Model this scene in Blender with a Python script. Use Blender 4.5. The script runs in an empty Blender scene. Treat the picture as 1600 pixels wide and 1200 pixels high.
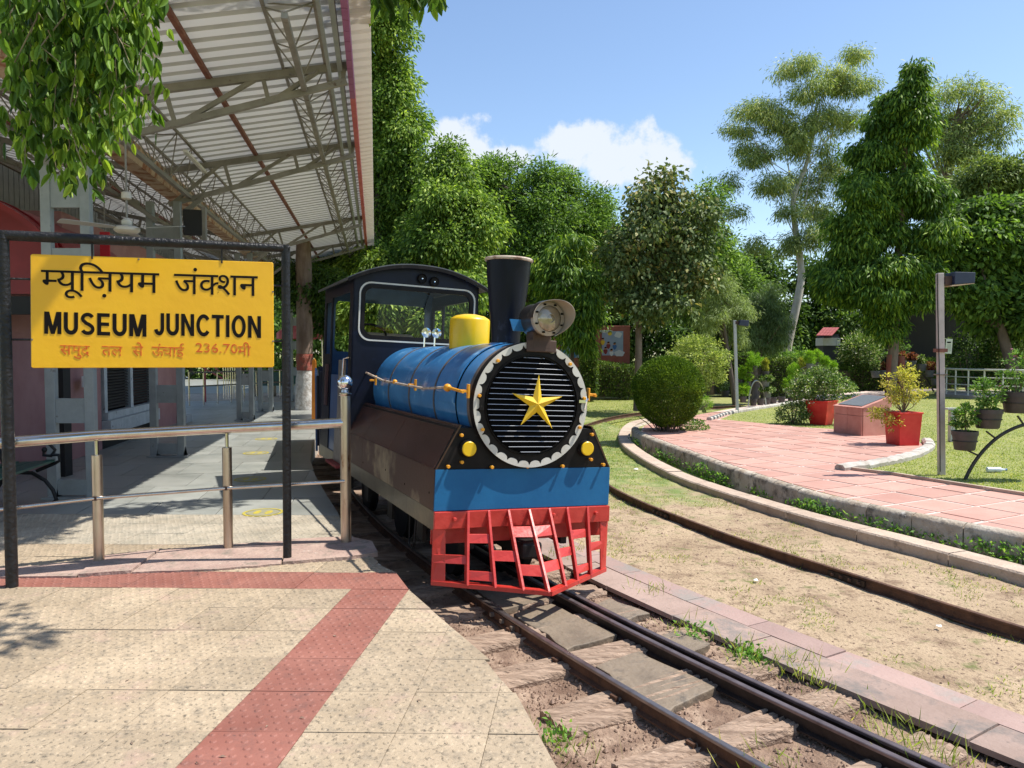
import bpy, bmesh, math, random
import numpy as np
from mathutils import Vector, Matrix, noise as mnoise
from mathutils.geometry import tessellate_polygon
SC = bpy.context.scene
COL = SC.collection
rng = np.random.default_rng(7)
random.seed(7)
R_ = math.radians
# ------------------------------------------------------------------ camera, sky, sun
CAMP = Vector((0, 0, 1.55)); PITCH = R_(2.4); FPX = 1200.0
cd = bpy.data.cameras.new('camera'); cam = bpy.data.objects.new('camera', cd); COL.objects.link(cam)
cam.location = CAMP; cam.rotation_euler = (math.pi/2 - PITCH, 0, 0)
cd.sensor_width = 36; cd.lens = 36*FPX/1600; cd.clip_start = 0.05; cd.clip_end = 2000
SC.camera = cam
SUNV = Vector((0.56, 0.03, 1.0)).normalized()          # direction to the sun
elev = math.asin(SUNV.z); azi = math.atan2(SUNV.x, SUNV.y)
wld = bpy.data.worlds.new("World"); SC.world = wld; wld.use_nodes = True
def build_world():
    nt = wld.node_tree; N = nt.nodes; L = nt.links; N.clear()
    out = N.new('ShaderNodeOutputWorld'); bg = N.new('ShaderNodeBackground')
    sky = N.new('ShaderNodeTexSky'); sky.sky_type = 'NISHITA'; sky.sun_disc = False
    sky.sun_elevation = elev; sky.sun_rotation = azi; sky.air_density = 1.0; sky.dust_density = 0.5; sky.ozone_density = 2.2
    bg.inputs['Strength'].default_value = 0.145
    tc = N.new('ShaderNodeTexCoord')
    ns = N.new('ShaderNodeTexNoise'); ns.inputs['Scale'].default_value = 14; ns.inputs['Detail'].default_value = 9; ns.inputs['Roughness'].default_value = .62
    L.new(tc.outputs['Generated'], ns.inputs['Vector'])
    def dirpx(px, py):
        c, s = math.cos(PITCH), math.sin(PITCH); k = -(py-600)/FPX
        return Vector(((px-800)/FPX, c+k*s, k*c-s)).normalized()
    clouds = [(dirpx(955, 248), .115, .036), (dirpx(1015, 262), .10, .028), (dirpx(705, 218), .10, .040), (dirpx(900, 232), .08, .03), (dirpx(770, 245), .07, .02)]
    r2 = random.Random(3)
    for i in range(9):
        a = r2.uniform(1.2, 5.3); e = r2.uniform(.2, .38)
        clouds.append((Vector((math.sin(a)*math.cos(e), math.cos(a)*math.cos(e), math.sin(e))), r2.uniform(.08, .16), r2.uniform(.03, .05)))
    acc = None
    for c, ra, rb in clouds:
        sb = N.new('ShaderNodeVectorMath'); sb.operation = 'SUBTRACT'; sb.inputs[1].default_value = c
        L.new(tc.outputs['Generated'], sb.inputs[0])
        sc = N.new('ShaderNodeVectorMath'); sc.operation = 'MULTIPLY'; sc.inputs[1].default_value = (1/ra, 1/ra, 1/rb)
        L.new(sb.outputs[0], sc.inputs[0])
        ln = N.new('ShaderNodeVectorMath'); ln.operation = 'LENGTH'; L.new(sc.outputs[0], ln.inputs[0])
        iv = N.new('ShaderNodeMath'); iv.operation = 'SUBTRACT'; iv.inputs[0].default_value = 1.0; L.new(ln.outputs['Value'], iv.inputs[1])
        if acc is None: acc = iv.outputs[0]
        else:
            m = N.new('ShaderNodeMath'); m.operation = 'MAXIMUM'; L.new(acc, m.inputs[0]); L.new(iv.outputs[0], m.inputs[1]); acc = m.outputs[0]
    nz = N.new('ShaderNodeMath'); nz.operation = 'MULTIPLY_ADD'; nz.inputs[1].default_value = 3.6; nz.inputs[2].default_value = -1.8
    L.new(ns.outputs['Fac'], nz.inputs[0])
    ad = N.new('ShaderNodeMath'); ad.operation = 'ADD'; L.new(acc, ad.inputs[0]); L.new(nz.outputs[0], ad.inputs[1])
    mr = N.new('ShaderNodeMapRange'); mr.interpolation_type = 'SMOOTHSTEP'
    mr.inputs['From Min'].default_value = .02; mr.inputs['From Max'].default_value = .55; mr.inputs['To Max'].default_value = .93
    L.new(ad.outputs[0], mr.inputs['Value'])
    mx = N.new('ShaderNodeMix'); mx.data_type = 'RGBA'; mx.inputs['B'].default_value = (4.3, 4.6, 5.05, 1)
    L.new(mr.outputs[0], mx.inputs['Factor']); L.new(sky.outputs[0], mx.inputs['A'])
    L.new(mx.outputs['Result'], bg.inputs['Color']); L.new(bg.outputs[0], out.inputs[0])
build_world()
sd = bpy.data.lights.new('sun', 'SUN'); sun = bpy.data.objects.new('sun', sd); COL.objects.link(sun)
sd.energy = 5.0; sd.angle = R_(.5); sd.color = (1.0, .955, .88)
sun.rotation_euler = (-SUNV).to_track_quat('-Z', 'Y').to_euler(); sun.location = (8, 0, 20)
SC.view_settings.view_transform = 'Standard'; SC.view_settings.look = 'None'
SC.view_settings.exposure = 0.50; SC.view_settings.gamma = 1.0; SC.view_settings.use_curve_mapping = False
SC.render.engine = 'CYCLES'
SC.cycles.max_bounces = 7; SC.cycles.diffuse_bounces = 2; SC.cycles.glossy_bounces = 3; SC.cycles.transmission_bounces = 6; SC.cycles.transparent_max_bounces = 8
SC.cycles.caustics_reflective = False; SC.cycles.caustics_refractive = False
SC.cycles.use_denoising = True

# ------------------------------------------------------------------ measuring helpers
def ray(px, py):
    c, s = math.cos(PITCH), math.sin(PITCH); k = -(py-600)/FPX
    return Vector(((px-800)/FPX, c+k*s, k*c-s))
def at(px, py, z=0.0):                 # point of the horizontal plane z seen at a photo pixel
    d = ray(px, py); return CAMP + d*((z-CAMP.z)/d.z)
def atY(px, py, Y):                    # point at distance Y seen at a photo pixel
    d = ray(px, py); return CAMP + d*(Y/d.y)

# ------------------------------------------------------------------ materials
def lin(c):
    return tuple(((x/12.92) if x <= .04045 else ((x+.055)/1.055)**2.4) for x in c)
def mat(name, c1, c2=None, scale=3.0, rough=.6, metal=0.0, bump=0.0, bscale=30.0, detail=6, spec=.5,
        spots=None, stretch=None, lo=.35, hi=.65, obj=False, rvar=0.0, coat=0.0, island=0.0):
    m = bpy.data.materials.new(name); m.use_nodes = True; nt = m.node_tree; N = nt.nodes; L = nt.links
    b = N['Principled BSDF']; b.inputs['Roughness'].default_value = rough; b.inputs['Metallic'].default_value = metal
    b.inputs['Specular IOR Level'].default_value = spec; b.inputs['Coat Weight'].default_value = coat; b.inputs['Coat Roughness'].default_value = .12
    if obj:
        tc = N.new('ShaderNodeTexCoord'); vec = tc.outputs['Object']
    else:
        g = N.new('ShaderNodeNewGeometry'); vec = g.outputs['Position']
    if stretch:
        mp = N.new('ShaderNodeVectorMath'); mp.operation = 'MULTIPLY'; mp.inputs[1].default_value = stretch
        L.new(vec, mp.inputs[0]); vec = mp.outputs[0]
    col = None
    if c2 is not None:
        n = N.new('ShaderNodeTexNoise'); n.inputs['Scale'].default_value = scale; n.inputs['Detail'].default_value = detail; n.inputs['Roughness'].default_value = .6
        L.new(vec, n.inputs['Vector'])
        r = N.new('ShaderNodeValToRGB'); e = r.color_ramp.elements
        e[0].position = lo; e[0].color = (*c1, 1); e[1].position = hi; e[1].color = (*c2, 1)
        L.new(n.outputs['Fac'], r.inputs[0]); col = r.outputs[0]
        if rvar:
            mr = N.new('ShaderNodeMapRange'); mr.inputs['To Min'].default_value = rough-rvar; mr.inputs['To Max'].default_value = rough+rvar
            mr.inputs['From Min'].default_value = .3; mr.inputs['From Max'].default_value = .7
            L.new(n.outputs['Fac'], mr.inputs['Value']); L.new(mr.outputs[0], b.inputs['Roughness'])
    if spots:
        for (sc_, ss, th, w) in spots:
            n2 = N.new('ShaderNodeTexNoise'); n2.inputs['Scale'].default_value = ss; n2.inputs['Detail'].default_value = 8; n2.inputs['Roughness'].default_value = .7
            L.new(vec, n2.inputs['Vector'])
            m2 = N.new('ShaderNodeMapRange'); m2.inputs['From Min'].default_value = th; m2.inputs['From Max'].default_value = th+w
            L.new(n2.outputs['Fac'], m2.inputs['Value'])
            mx = N.new('ShaderNodeMix'); mx.data_type = 'RGBA'; mx.inputs['B'].default_value = (*sc_, 1)
            if col is None: mx.inputs['A'].default_value = (*c1, 1)
            else: L.new(col, mx.inputs['A'])
            L.new(m2.outputs[0], mx.inputs['Factor']); col = mx.outputs['Result']
    if island:
        g2 = N.new('ShaderNodeNewGeometry'); oi = N.new('ShaderNodeObjectInfo')
        ma = N.new('ShaderNodeMapRange'); ma.inputs['To Min'].default_value = 1-island; ma.inputs['To Max'].default_value = 1+island
        L.new(oi.outputs['Random'], ma.inputs['Value'])
        vm = N.new('ShaderNodeMix'); vm.data_type = 'RGBA'; vm.blend_type = 'MULTIPLY'; vm.inputs['Factor'].default_value = 1
        if col is None: vm.inputs['A'].default_value = (*c1, 1)
        else: L.new(col, vm.inputs['A'])
        L.new(ma.outputs[0], vm.inputs['B']); col = vm.outputs['Result']
    if col is None: b.inputs['Base Color'].default_value = (*c1, 1)
    else: L.new(col, b.inputs['Base Color'])
    if bump:
        n3 = N.new('ShaderNodeTexNoise'); n3.inputs['Scale'].default_value = bscale; n3.inputs['Detail'].default_value = 7
        L.new(vec, n3.inputs['Vector'])
        bp = N.new('ShaderNodeBump'); bp.inputs['Strength'].default_value = bump; bp.inputs['Distance'].default_value = .02
        L.new(n3.outputs['Fac'], bp.inputs['Height']); L.new(bp.outputs[0], b.inputs['Normal'])
    return m
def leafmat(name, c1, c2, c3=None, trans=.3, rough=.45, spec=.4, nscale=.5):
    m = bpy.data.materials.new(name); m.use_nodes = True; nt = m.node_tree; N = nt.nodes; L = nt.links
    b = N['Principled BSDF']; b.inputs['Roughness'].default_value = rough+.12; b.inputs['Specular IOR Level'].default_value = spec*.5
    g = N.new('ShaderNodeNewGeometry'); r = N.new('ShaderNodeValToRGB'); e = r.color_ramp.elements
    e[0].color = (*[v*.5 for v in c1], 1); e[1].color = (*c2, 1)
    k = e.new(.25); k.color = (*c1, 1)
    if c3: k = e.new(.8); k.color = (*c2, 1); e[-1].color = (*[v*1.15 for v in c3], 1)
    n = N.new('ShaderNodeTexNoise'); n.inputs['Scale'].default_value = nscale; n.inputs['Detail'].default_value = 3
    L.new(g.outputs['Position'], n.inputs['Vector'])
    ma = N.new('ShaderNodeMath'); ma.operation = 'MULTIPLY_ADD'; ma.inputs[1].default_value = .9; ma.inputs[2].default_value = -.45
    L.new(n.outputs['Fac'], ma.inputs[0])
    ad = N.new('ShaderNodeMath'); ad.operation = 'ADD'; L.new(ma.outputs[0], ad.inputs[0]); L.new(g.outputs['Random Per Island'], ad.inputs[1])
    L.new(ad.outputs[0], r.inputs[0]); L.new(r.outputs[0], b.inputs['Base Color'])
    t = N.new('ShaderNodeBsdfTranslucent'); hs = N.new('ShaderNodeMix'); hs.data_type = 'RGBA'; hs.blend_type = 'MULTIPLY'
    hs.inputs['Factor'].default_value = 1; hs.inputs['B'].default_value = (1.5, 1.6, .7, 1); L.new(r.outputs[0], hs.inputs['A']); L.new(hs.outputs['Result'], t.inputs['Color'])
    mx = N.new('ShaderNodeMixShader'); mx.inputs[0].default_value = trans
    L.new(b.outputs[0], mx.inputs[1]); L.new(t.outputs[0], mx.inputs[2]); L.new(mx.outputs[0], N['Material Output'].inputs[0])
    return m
M = {}
def dm(k, *a, **kw): M[k] = mat(k, *a, **kw); return M[k]
dm('beige_tile', (.325, .25, .165), (.415, .325, .22), scale=2.2, rough=.75, bump=.2, bscale=70, island=.10,
   spots=[((.25, .20, .14), 13, .50, .16), ((.44, .31, .24), 9, .62, .1), ((.11, .09, .065), 40, .54, .12), ((.42, .29, .22), 3, .56, .2), ((.50, .44, .36), 48, .64, .08)])
dm('pale_tile', (.34, .29, .215), (.43, .375, .29), scale=2.2, rough=.7, bump=.2, bscale=70, island=.06, spots=[((.25, .23, .18), 5, .47, .22), ((.12, .11, .09), 40, .56, .12)])
dm('red_tile', (.23, .082, .058), (.295, .12, .088), scale=3, rough=.7, bump=.12, bscale=60, island=.06,
   spots=[((.20, .085, .065), 8, .52, .14), ((.12, .06, .05), 30, .60, .1), ((.5, .40, .34), 14, .68, .05)])
dm('kota_stone', (.24, .25, .225), (.31, .315, .285), scale=1.6, rough=.38, bump=.05, bscale=25, island=.12, rvar=.1,
   spots=[((.20, .20, .17), 7, .58, .1)])
dm('cracked_concrete', (.33, .22, .18), (.43, .31, .25), scale=4, rough=.9, bump=.7, bscale=30, spots=[((.24, .19, .15), 7, .52, .12), ((.15, .12, .10), 24, .60, .06), ((.55, .46, .38), 12, .62, .06)])
dm('concrete', (.38, .33, .27), (.50, .45, .37), scale=3, rough=.9, bump=.6, bscale=30, spots=[((.16, .14, .11), 5, .53, .12), ((.1, .085, .06), 14, .6, .1)])
dm('kerb_top', (.42, .315, .235), (.50, .39, .30), scale=4, rough=.9, bump=.5, bscale=40, island=.08, spots=[((.28, .22, .17), 7, .56, .1)])
dm('wall_kerb', (.48, .42, .34), (.36, .28, .20), scale=3.5, rough=.9, bump=.6, bscale=30, island=.1, spots=[((.12, .10, .075), 6, .5, .14), ((.62, .58, .52), 9, .62, .06)])
dm('sand', (.32, .23, .14), (.43, .32, .205), scale=1.3, rough=.95, bump=.8, bscale=45, spots=[((.20, .13, .08), 3.4, .51, .14), ((.13, .08, .05), 21, .55, .08), ((.14, .145, .045), 6, .56, .12), ((.52, .42, .30), 25, .66, .06)])
dm('soil', (.15, .09, .06), (.34, .235, .165), scale=6, rough=.95, bump=.9, bscale=60, spots=[((.42, .31, .22), 3, .55, .15)])
dm('pebble', (.20, .12, .08), (.33, .23, .17), scale=40, rough=.9)
dm('pink_slab', (.31, .205, .175), (.38, .26, .22), scale=1.5, rough=.8, bump=.25, bscale=30, island=.1, spots=[((.27, .23, .20), 2.2, .5, .12), ((.22, .18, .15), 12, .62, .08)])
dm('grey_slab', (.28, .195, .155), (.35, .25, .205), scale=2.5, rough=.85, bump=.3, bscale=30, island=.1, spots=[((.19, .16, .14), 3, .5, .12), ((.15, .12, .10), 14, .62, .08)])
dm('plaza_tile', (.43, .225, .175), (.50, .285, .225), scale=2, rough=.8, bump=.2, bscale=30, island=.13, spots=[((.36, .20, .16), 4, .58, .12)])
dm('mortar', (.52, .40, .34), (.60, .48, .42), scale=6, rough=.9)
dm('sandstone', (.46, .20, .15), (.54, .26, .20), scale=5, rough=.75, bump=.15, bscale=40)
dm('granite', (.12, .13, .14), (.20, .21, .22), scale=40, rough=.3)
dm('lawn', (.20, .225, .06), (.29, .29, .095), scale=.7, rough=.95, bump=.6, bscale=60, spots=[((.36, .33, .16), 2.2, .54, .2)])
dm('gravelpath', (.30, .26, .22), (.38, .33, .28), scale=5, rough=.95, bump=.4)
dm('rail_side', (.075, .036, .022), (.14, .07, .04), scale=9, rough=.7, metal=.35, bump=.35, bscale=40, spots=[((.03, .02, .016), 6, .55, .15)])
dm('rail_head', (.20, .16, .15), (.30, .26, .25), scale=12, rough=.36, metal=.85)
dm('rail_dark', (.022, .016, .014), (.05, .035, .028), scale=6, rough=.5, metal=.5, bump=.3)
dm('rail_dark_head', (.15, .115, .115), (.23, .18, .18), scale=12, rough=.42, metal=.7)
dm('bolt_steel', (.34, .31, .27), (.18, .12, .08), scale=25, rough=.6, metal=.6)
dm('timber', (.40, .285, .205), (.19, .125, .085), scale=9, rough=.9, bump=1.0, bscale=30, stretch=(1, 1, 1), spots=[((.55, .43, .32), 8, .6, .1), ((.07, .045, .03), 11, .6, .07)])
dm('tarred_slab', (.15, .115, .08), (.26, .20, .14), scale=3, rough=.65, bump=.5, bscale=25, spots=[((.05, .045, .04), 3, .52, .15)])
dm('steel', (.62, .60, .57), (.50, .45, .39), scale=8, rough=.16, metal=1.0, rvar=.06, spots=[((.34, .21, .13), 22, .68, .06)])
dm('steel_dull', (.45, .36, .28), (.56, .49, .41), scale=14, rough=.33, metal=1.0, stretch=(1, 1, .25), spots=[((.22, .12, .07), 18, .60, .08)])
dm('chrome', (.75, .75, .76), rough=.08, metal=1.0)
dm('black_pipe', (.007, .0065, .007), (.016, .015, .015), scale=14, rough=.36, bump=.5, bscale=45, spec=.35, spots=[((.10, .09, .09), 30, .66, .08)])
dm('sign_yellow', (.80, .42, .004), (.84, .46, .006), scale=3, rough=.38, bump=.10, bscale=18, coat=.1, spots=[((.60, .34, .01), 12, .70, .05)])
dm('sign_ink', (.006, .004, .004), rough=.6, spec=.15)
dm('sign_red', (.60, .10, .006), (.72, .33, .008), scale=34, rough=.5, lo=.50, hi=.66)
dm('column_grey', (.24, .26, .25), (.31, .33, .32), scale=4, rough=.5, bump=.15, spots=[((.14, .12, .10), 8, .64, .08)])
dm('truss_grey', (.20, .185, .16), (.28, .26, .23), scale=4, rough=.6, spots=[((.12, .08, .055), 9, .6, .1)])
dm('rusty_bar', (.16, .055, .038), (.26, .11, .075), scale=8, rough=.75)
dm('roof_white', (.82, .82, .81), (.88, .88, .87), scale=2.5, rough=.5, spots=[((.58, .54, .49), 5, .64, .1)])
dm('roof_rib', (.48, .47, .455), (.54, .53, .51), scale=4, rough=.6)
dm('roof_top', (.30, .32, .33), (.36, .38, .39), scale=2, rough=.6)
dm('roof_cream', (.84, .72, .58), (.88, .76, .63), scale=3, rough=.6)
dm('fascia_pink', (.52, .10, .12), (.60, .15, .16), scale=3, rough=.6)
dm('fascia_purple', (.30, .09, .22), (.36, .13, .27), scale=3, rough=.6)
dm('rust_gutter', (.55, .42, .31), (.30, .13, .07), scale=5, rough=.8, lo=.45, hi=.6)
dm('pink_wall', (.30, .145, .14), (.36, .19, .18), scale=2, rough=.85, bump=.2, spots=[((.40, .22, .20), 2.5, .58, .15), ((.48, .30, .28), 5, .66, .1)])
dm('pale_frame', (.34, .37, .38), (.44, .47, .48), scale=6, rough=.6, spots=[((.1, .1, .1), 9, .6, .08)])
dm('shutter_black', (.02, .02, .02), (.05, .045, .04), scale=12, rough=.5)
dm('dark_red', (.20, .006, .008), (.26, .012, .014), scale=3, rough=.5)
dm('sign_red_paint', (.55, .02, .03), rough=.5)
dm('white_paint', (.78, .78, .76), (.70, .69, .66), scale=6, rough=.5)
dm('fan_cream', (.62, .58, .50), (.55, .50, .42), scale=6, rough=.4)
dm('fan_grey', (.42, .41, .39), rough=.5)
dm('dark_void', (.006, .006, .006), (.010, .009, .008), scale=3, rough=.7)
dm('bench_green', (.008, .05, .038), (.015, .08, .06), scale=8, rough=.4)
dm('cast_iron', (.010, .010, .011), rough=.45, metal=.3, bump=.3)
dm('bark', (.15, .10, .075), (.26, .19, .15), scale=6, rough=.95, bump=1.0, bscale=18, stretch=(1, 1, .3))
dm('bark_dark', (.085, .062, .05), (.16, .12, .095), scale=5, rough=.95, bump=1.0, bscale=14, stretch=(1, 1, .3))
dm('bark_pale', (.42, .37, .31), (.62, .57, .50), scale=3, rough=.85, bump=.4, bscale=8, stretch=(1, 1, .4), spots=[((.22, .17, .13), 3, .56, .1)])
dm('limewash', (.55, .53, .50), (.38, .34, .30), scale=10, rough=.95, bump=.9, bscale=25, lo=.45, hi=.6)
dm('trunk_red', (.32, .07, .05), (.22, .10, .07), scale=8, rough=.95, bump=.8)
def timbermat():
    m = M['timber']; nt = m.node_tree; N = nt.nodes; L = nt.links
    g = N.new('ShaderNodeNewGeometry'); mp = N.new('ShaderNodeMapping'); mp.inputs['Rotation'].default_value = (0, 0, R_(-28)); mp.inputs['Scale'].default_value = (1.6, 26, 20)
    L.new(g.outputs['Position'], mp.inputs[0])
    for n in N:
        if n.type == 'TEX_NOISE': L.new(mp.outputs[0], n.inputs['Vector']); n.inputs['Scale'].default_value = {9: 1.6, 8: 1.1, 11: 2.2}.get(round(n.inputs['Scale'].default_value), 3.0)
timbermat()
# train paints
dm('loco_blue', (.03, .17, .40), (.055, .25, .54), scale=3, rough=.30, bump=.06, bscale=30, coat=.3,
   spots=[((.24, .48, .72), 6, .57, .12), ((.45, .6, .72), 40, .68, .03), ((.10, .10, .10), 5, .64, .08)])
dm('panel_blue', (.010, .105, .25), (.014, .13, .29), scale=4, rough=.5, bump=.05, spec=.25, spots=[((.03, .16, .32), 18, .66, .08)])
dm('cab_navy', (.003, .004, .010), (.005, .008, .022), scale=3, rough=.42, spec=.25, spots=[((.008, .014, .04), 5, .6, .1)])
dm('cab_blue', (.022, .07, .18), (.03, .10, .25), scale=5, rough=.4, coat=.2)
dm('loco_black', (.009, .008, .008), (.017, .014, .013), scale=8, rough=.45, spec=.12, spots=[((.05, .045, .04), 14, .62, .1)])
dm('slat_edge', (.50, .50, .50), rough=.35, metal=.6)
dm('grille_void', (.003, .003, .003), rough=.8, spec=.05)
dm('band_brown', (.16, .11, .08), (.07, .07, .075), scale=10, rough=.5)
dm('ring_white', (.62, .60, .54), (.50, .47, .40), scale=7, rough=.45)
dm('loco_yellow', (.74, .46, .003), (.80, .50, .005), scale=8, rough=.38, coat=.15, spots=[((.50, .26, .0), 12, .62, .08), ((.12, .08, .03), 34, .72, .03)])
dm('knob_orange', (.78, .36, .015), (.70, .28, .01), scale=14, rough=.45)
dm('cow_red', (.46, .024, .016), (.54, .045, .032), scale=7, rough=.42, bump=.15, bscale=22, coat=.15, spots=[((.32, .012, .01), 10, .58, .1), ((.10, .03, .02), 36, .68, .04), ((.62, .35, .28), 30, .72, .02)])
dm('skirt_brown', (.040, .016, .011), (.070, .028, .019), scale=3, rough=.27, spec=.45, coat=.12, spots=[((.06, .025, .018), 6, .6, .1)])
dm('skirt_worn', (.060, .026, .018), (.24, .185, .115), scale=2.2, rough=.42, spec=.3, bump=.08, lo=.53, hi=.66, spots=[((.03, .02, .015), 26, .72, .03)])
dm('skirt_silver', (.15, .125, .08), (.085, .065, .045), scale=4, rough=.35, metal=.6, bump=.08, coat=.1)
dm('chimney_black', (.004, .005, .009), (.008, .011, .024), scale=3, rough=.38, spec=.18, stretch=(1, 1, .4), spots=[((.05, .06, .10), 6, .60, .12), ((.5, .5, .5), 26, .765, .01)])
dm('rim_cream', (.52, .42, .33), (.22, .12, .08), scale=12, rough=.6, lo=.45, hi=.62)
dm('roof_grey', (.07, .075, .08), (.11, .115, .12), scale=4, rough=.5, spots=[((.45, .45, .43), 10, .66, .05)])
dm('lamp_cream', (.42, .36, .29), (.34, .28, .22), scale=8, rough=.4)
dm('lamp_shell', (.10, .09, .085), (.05, .04, .035), scale=6, rough=.3, metal=.6)
dm('lens', (.36, .31, .23), (.26, .21, .14), scale=7, rough=.12, metal=.35, coat=.8)
dm('checker', (.34, .30, .27), (.26, .23, .21), scale=9, rough=.4, metal=.6, bump=.7, bscale=60)
dm('rust_dark', (.05, .028, .02), (.09, .05, .035), scale=8, rough=.7)
dm('wheel_dark', (.010, .009, .009), (.02, .017, .015), scale=8, rough=.6, metal=.4)
dm('steer', (.3, .24, .16), rough=.5)
dm('orange_board', (.72, .25, .02), (.60, .18, .015), scale=7, rough=.6)
dm('lamp_post', (.46, .40, .37), (.58, .51, .47), scale=5, rough=.55, metal=.15, spots=[((.28, .20, .16), 14, .62, .08)])
dm('lamp_post_grey', (.42, .43, .42), (.50, .51, .50), scale=5, rough=.5)
dm('lamp_navy', (.016, .024, .055), (.03, .04, .08), scale=6, rough=.4)
dm('lamp_glass', (.60, .44, .30), rough=.25)
dm('planter_red', (.62, .018, .016), (.68, .04, .03), scale=7, rough=.5, spots=[((.7, .55, .45), 22, .73, .02)])
dm('pot_dark', (.045, .038, .036), (.075, .062, .058), scale=8, rough=.6)
dm('pot_grey', (.12, .12, .125), (.18, .18, .18), scale=8, rough=.6)
dm('arch_metal', (.045, .04, .034), (.075, .065, .05), scale=8, rough=.5, metal=.5)
dm('arch_silver', (.45, .45, .45), rough=.35, metal=.8)
dm('white_edging', (.50, .47, .42), (.34, .30, .25), scale=5, rough=.8, bump=.4, spots=[((.2, .17, .14), 7, .6, .1)])
dm('edging_black', (.06, .065, .07), rough=.8)
dm('bottle_white', (.72, .76, .80), (.55, .62, .70), scale=20, rough=.25)
dm('mural_frame', (.30, .085, .055), (.36, .12, .08), scale=4, rough=.8)
dm('mural_sky', (.30, .38, .48), (.36, .44, .54), scale=3, rough=.7)
dm('mural_cloud', (.66, .66, .64), rough=.7)
dm('paint_yellow', (.75, .55, .03), rough=.6)
dm('faded_yellow', (.50, .40, .03), (.36, .31, .08), scale=20, rough=.6)
dm('faded_disc', (.26, .25, .18), (.32, .30, .18), scale=14, rough=.5)
dm('paint_skin', (.45, .22, .12), rough=.7)
dm('paint_blue', (.05, .16, .40), rough=.6)
dm('tiled_red', (.22, .028, .028), (.29, .05, .045), scale=10, rough=.7)
dm('kiosk_dark', (.03, .035, .045), (.05, .055, .065), scale=4, rough=.6)
dm('paper', (.62, .62, .52), rough=.8)
dm('far_rail', (.60, .60, .52), (.50, .49, .42), scale=6, rough=.45)
dm('awning_red', (.42, .07, .09), (.50, .12, .13), scale=5, rough=.7)
dm('soil_pot', (.05, .033, .022), rough=.95)
dm('twig', (.20, .15, .10), (.28, .22, .14), scale=12, rough=.9)
def glassmat():
    m = bpy.data.materials.new('window_glass'); m.use_nodes = True; nt = m.node_tree; N = nt.nodes; L = nt.links
    N.remove(N['Principled BSDF']); t = N.new('ShaderNodeBsdfTransparent'); t.inputs[0].default_value = (.97, .98, .98, 1)
    g = N.new('ShaderNodeBsdfGlossy'); g.inputs['Roughness'].default_value = .03; fr = N.new('ShaderNodeFresnel'); fr.inputs[0].default_value = 1.22
    mx = N.new('ShaderNodeMixShader'); L.new(fr.outputs[0], mx.inputs[0]); L.new(t.outputs[0], mx.inputs[1]); L.new(g.outputs[0], mx.inputs[2])
    L.new(mx.outputs[0], N['Material Output'].inputs[0]); return m
M['glass'] = glassmat()
for k_, f_ in (('roof_white', .35), ('roof_rib', .14), ('roof_top', .45), ('roof_cream', .3)):     # thin light-passing sheet
    nt_ = M[k_].node_tree; b_ = nt_.nodes['Principled BSDF']; t_ = nt_.nodes.new('ShaderNodeBsdfTranslucent'); t_.inputs[0].default_value = (.78, .77, .74, 1)
    m_ = nt_.nodes.new('ShaderNodeMixShader'); m_.inputs[0].default_value = f_; nt_.links.new(b_.outputs[0], m_.inputs[1]); nt_.links.new(t_.outputs[0], m_.inputs[2]); nt_.links.new(m_.outputs[0], nt_.nodes['Material Output'].inputs[0])
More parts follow.
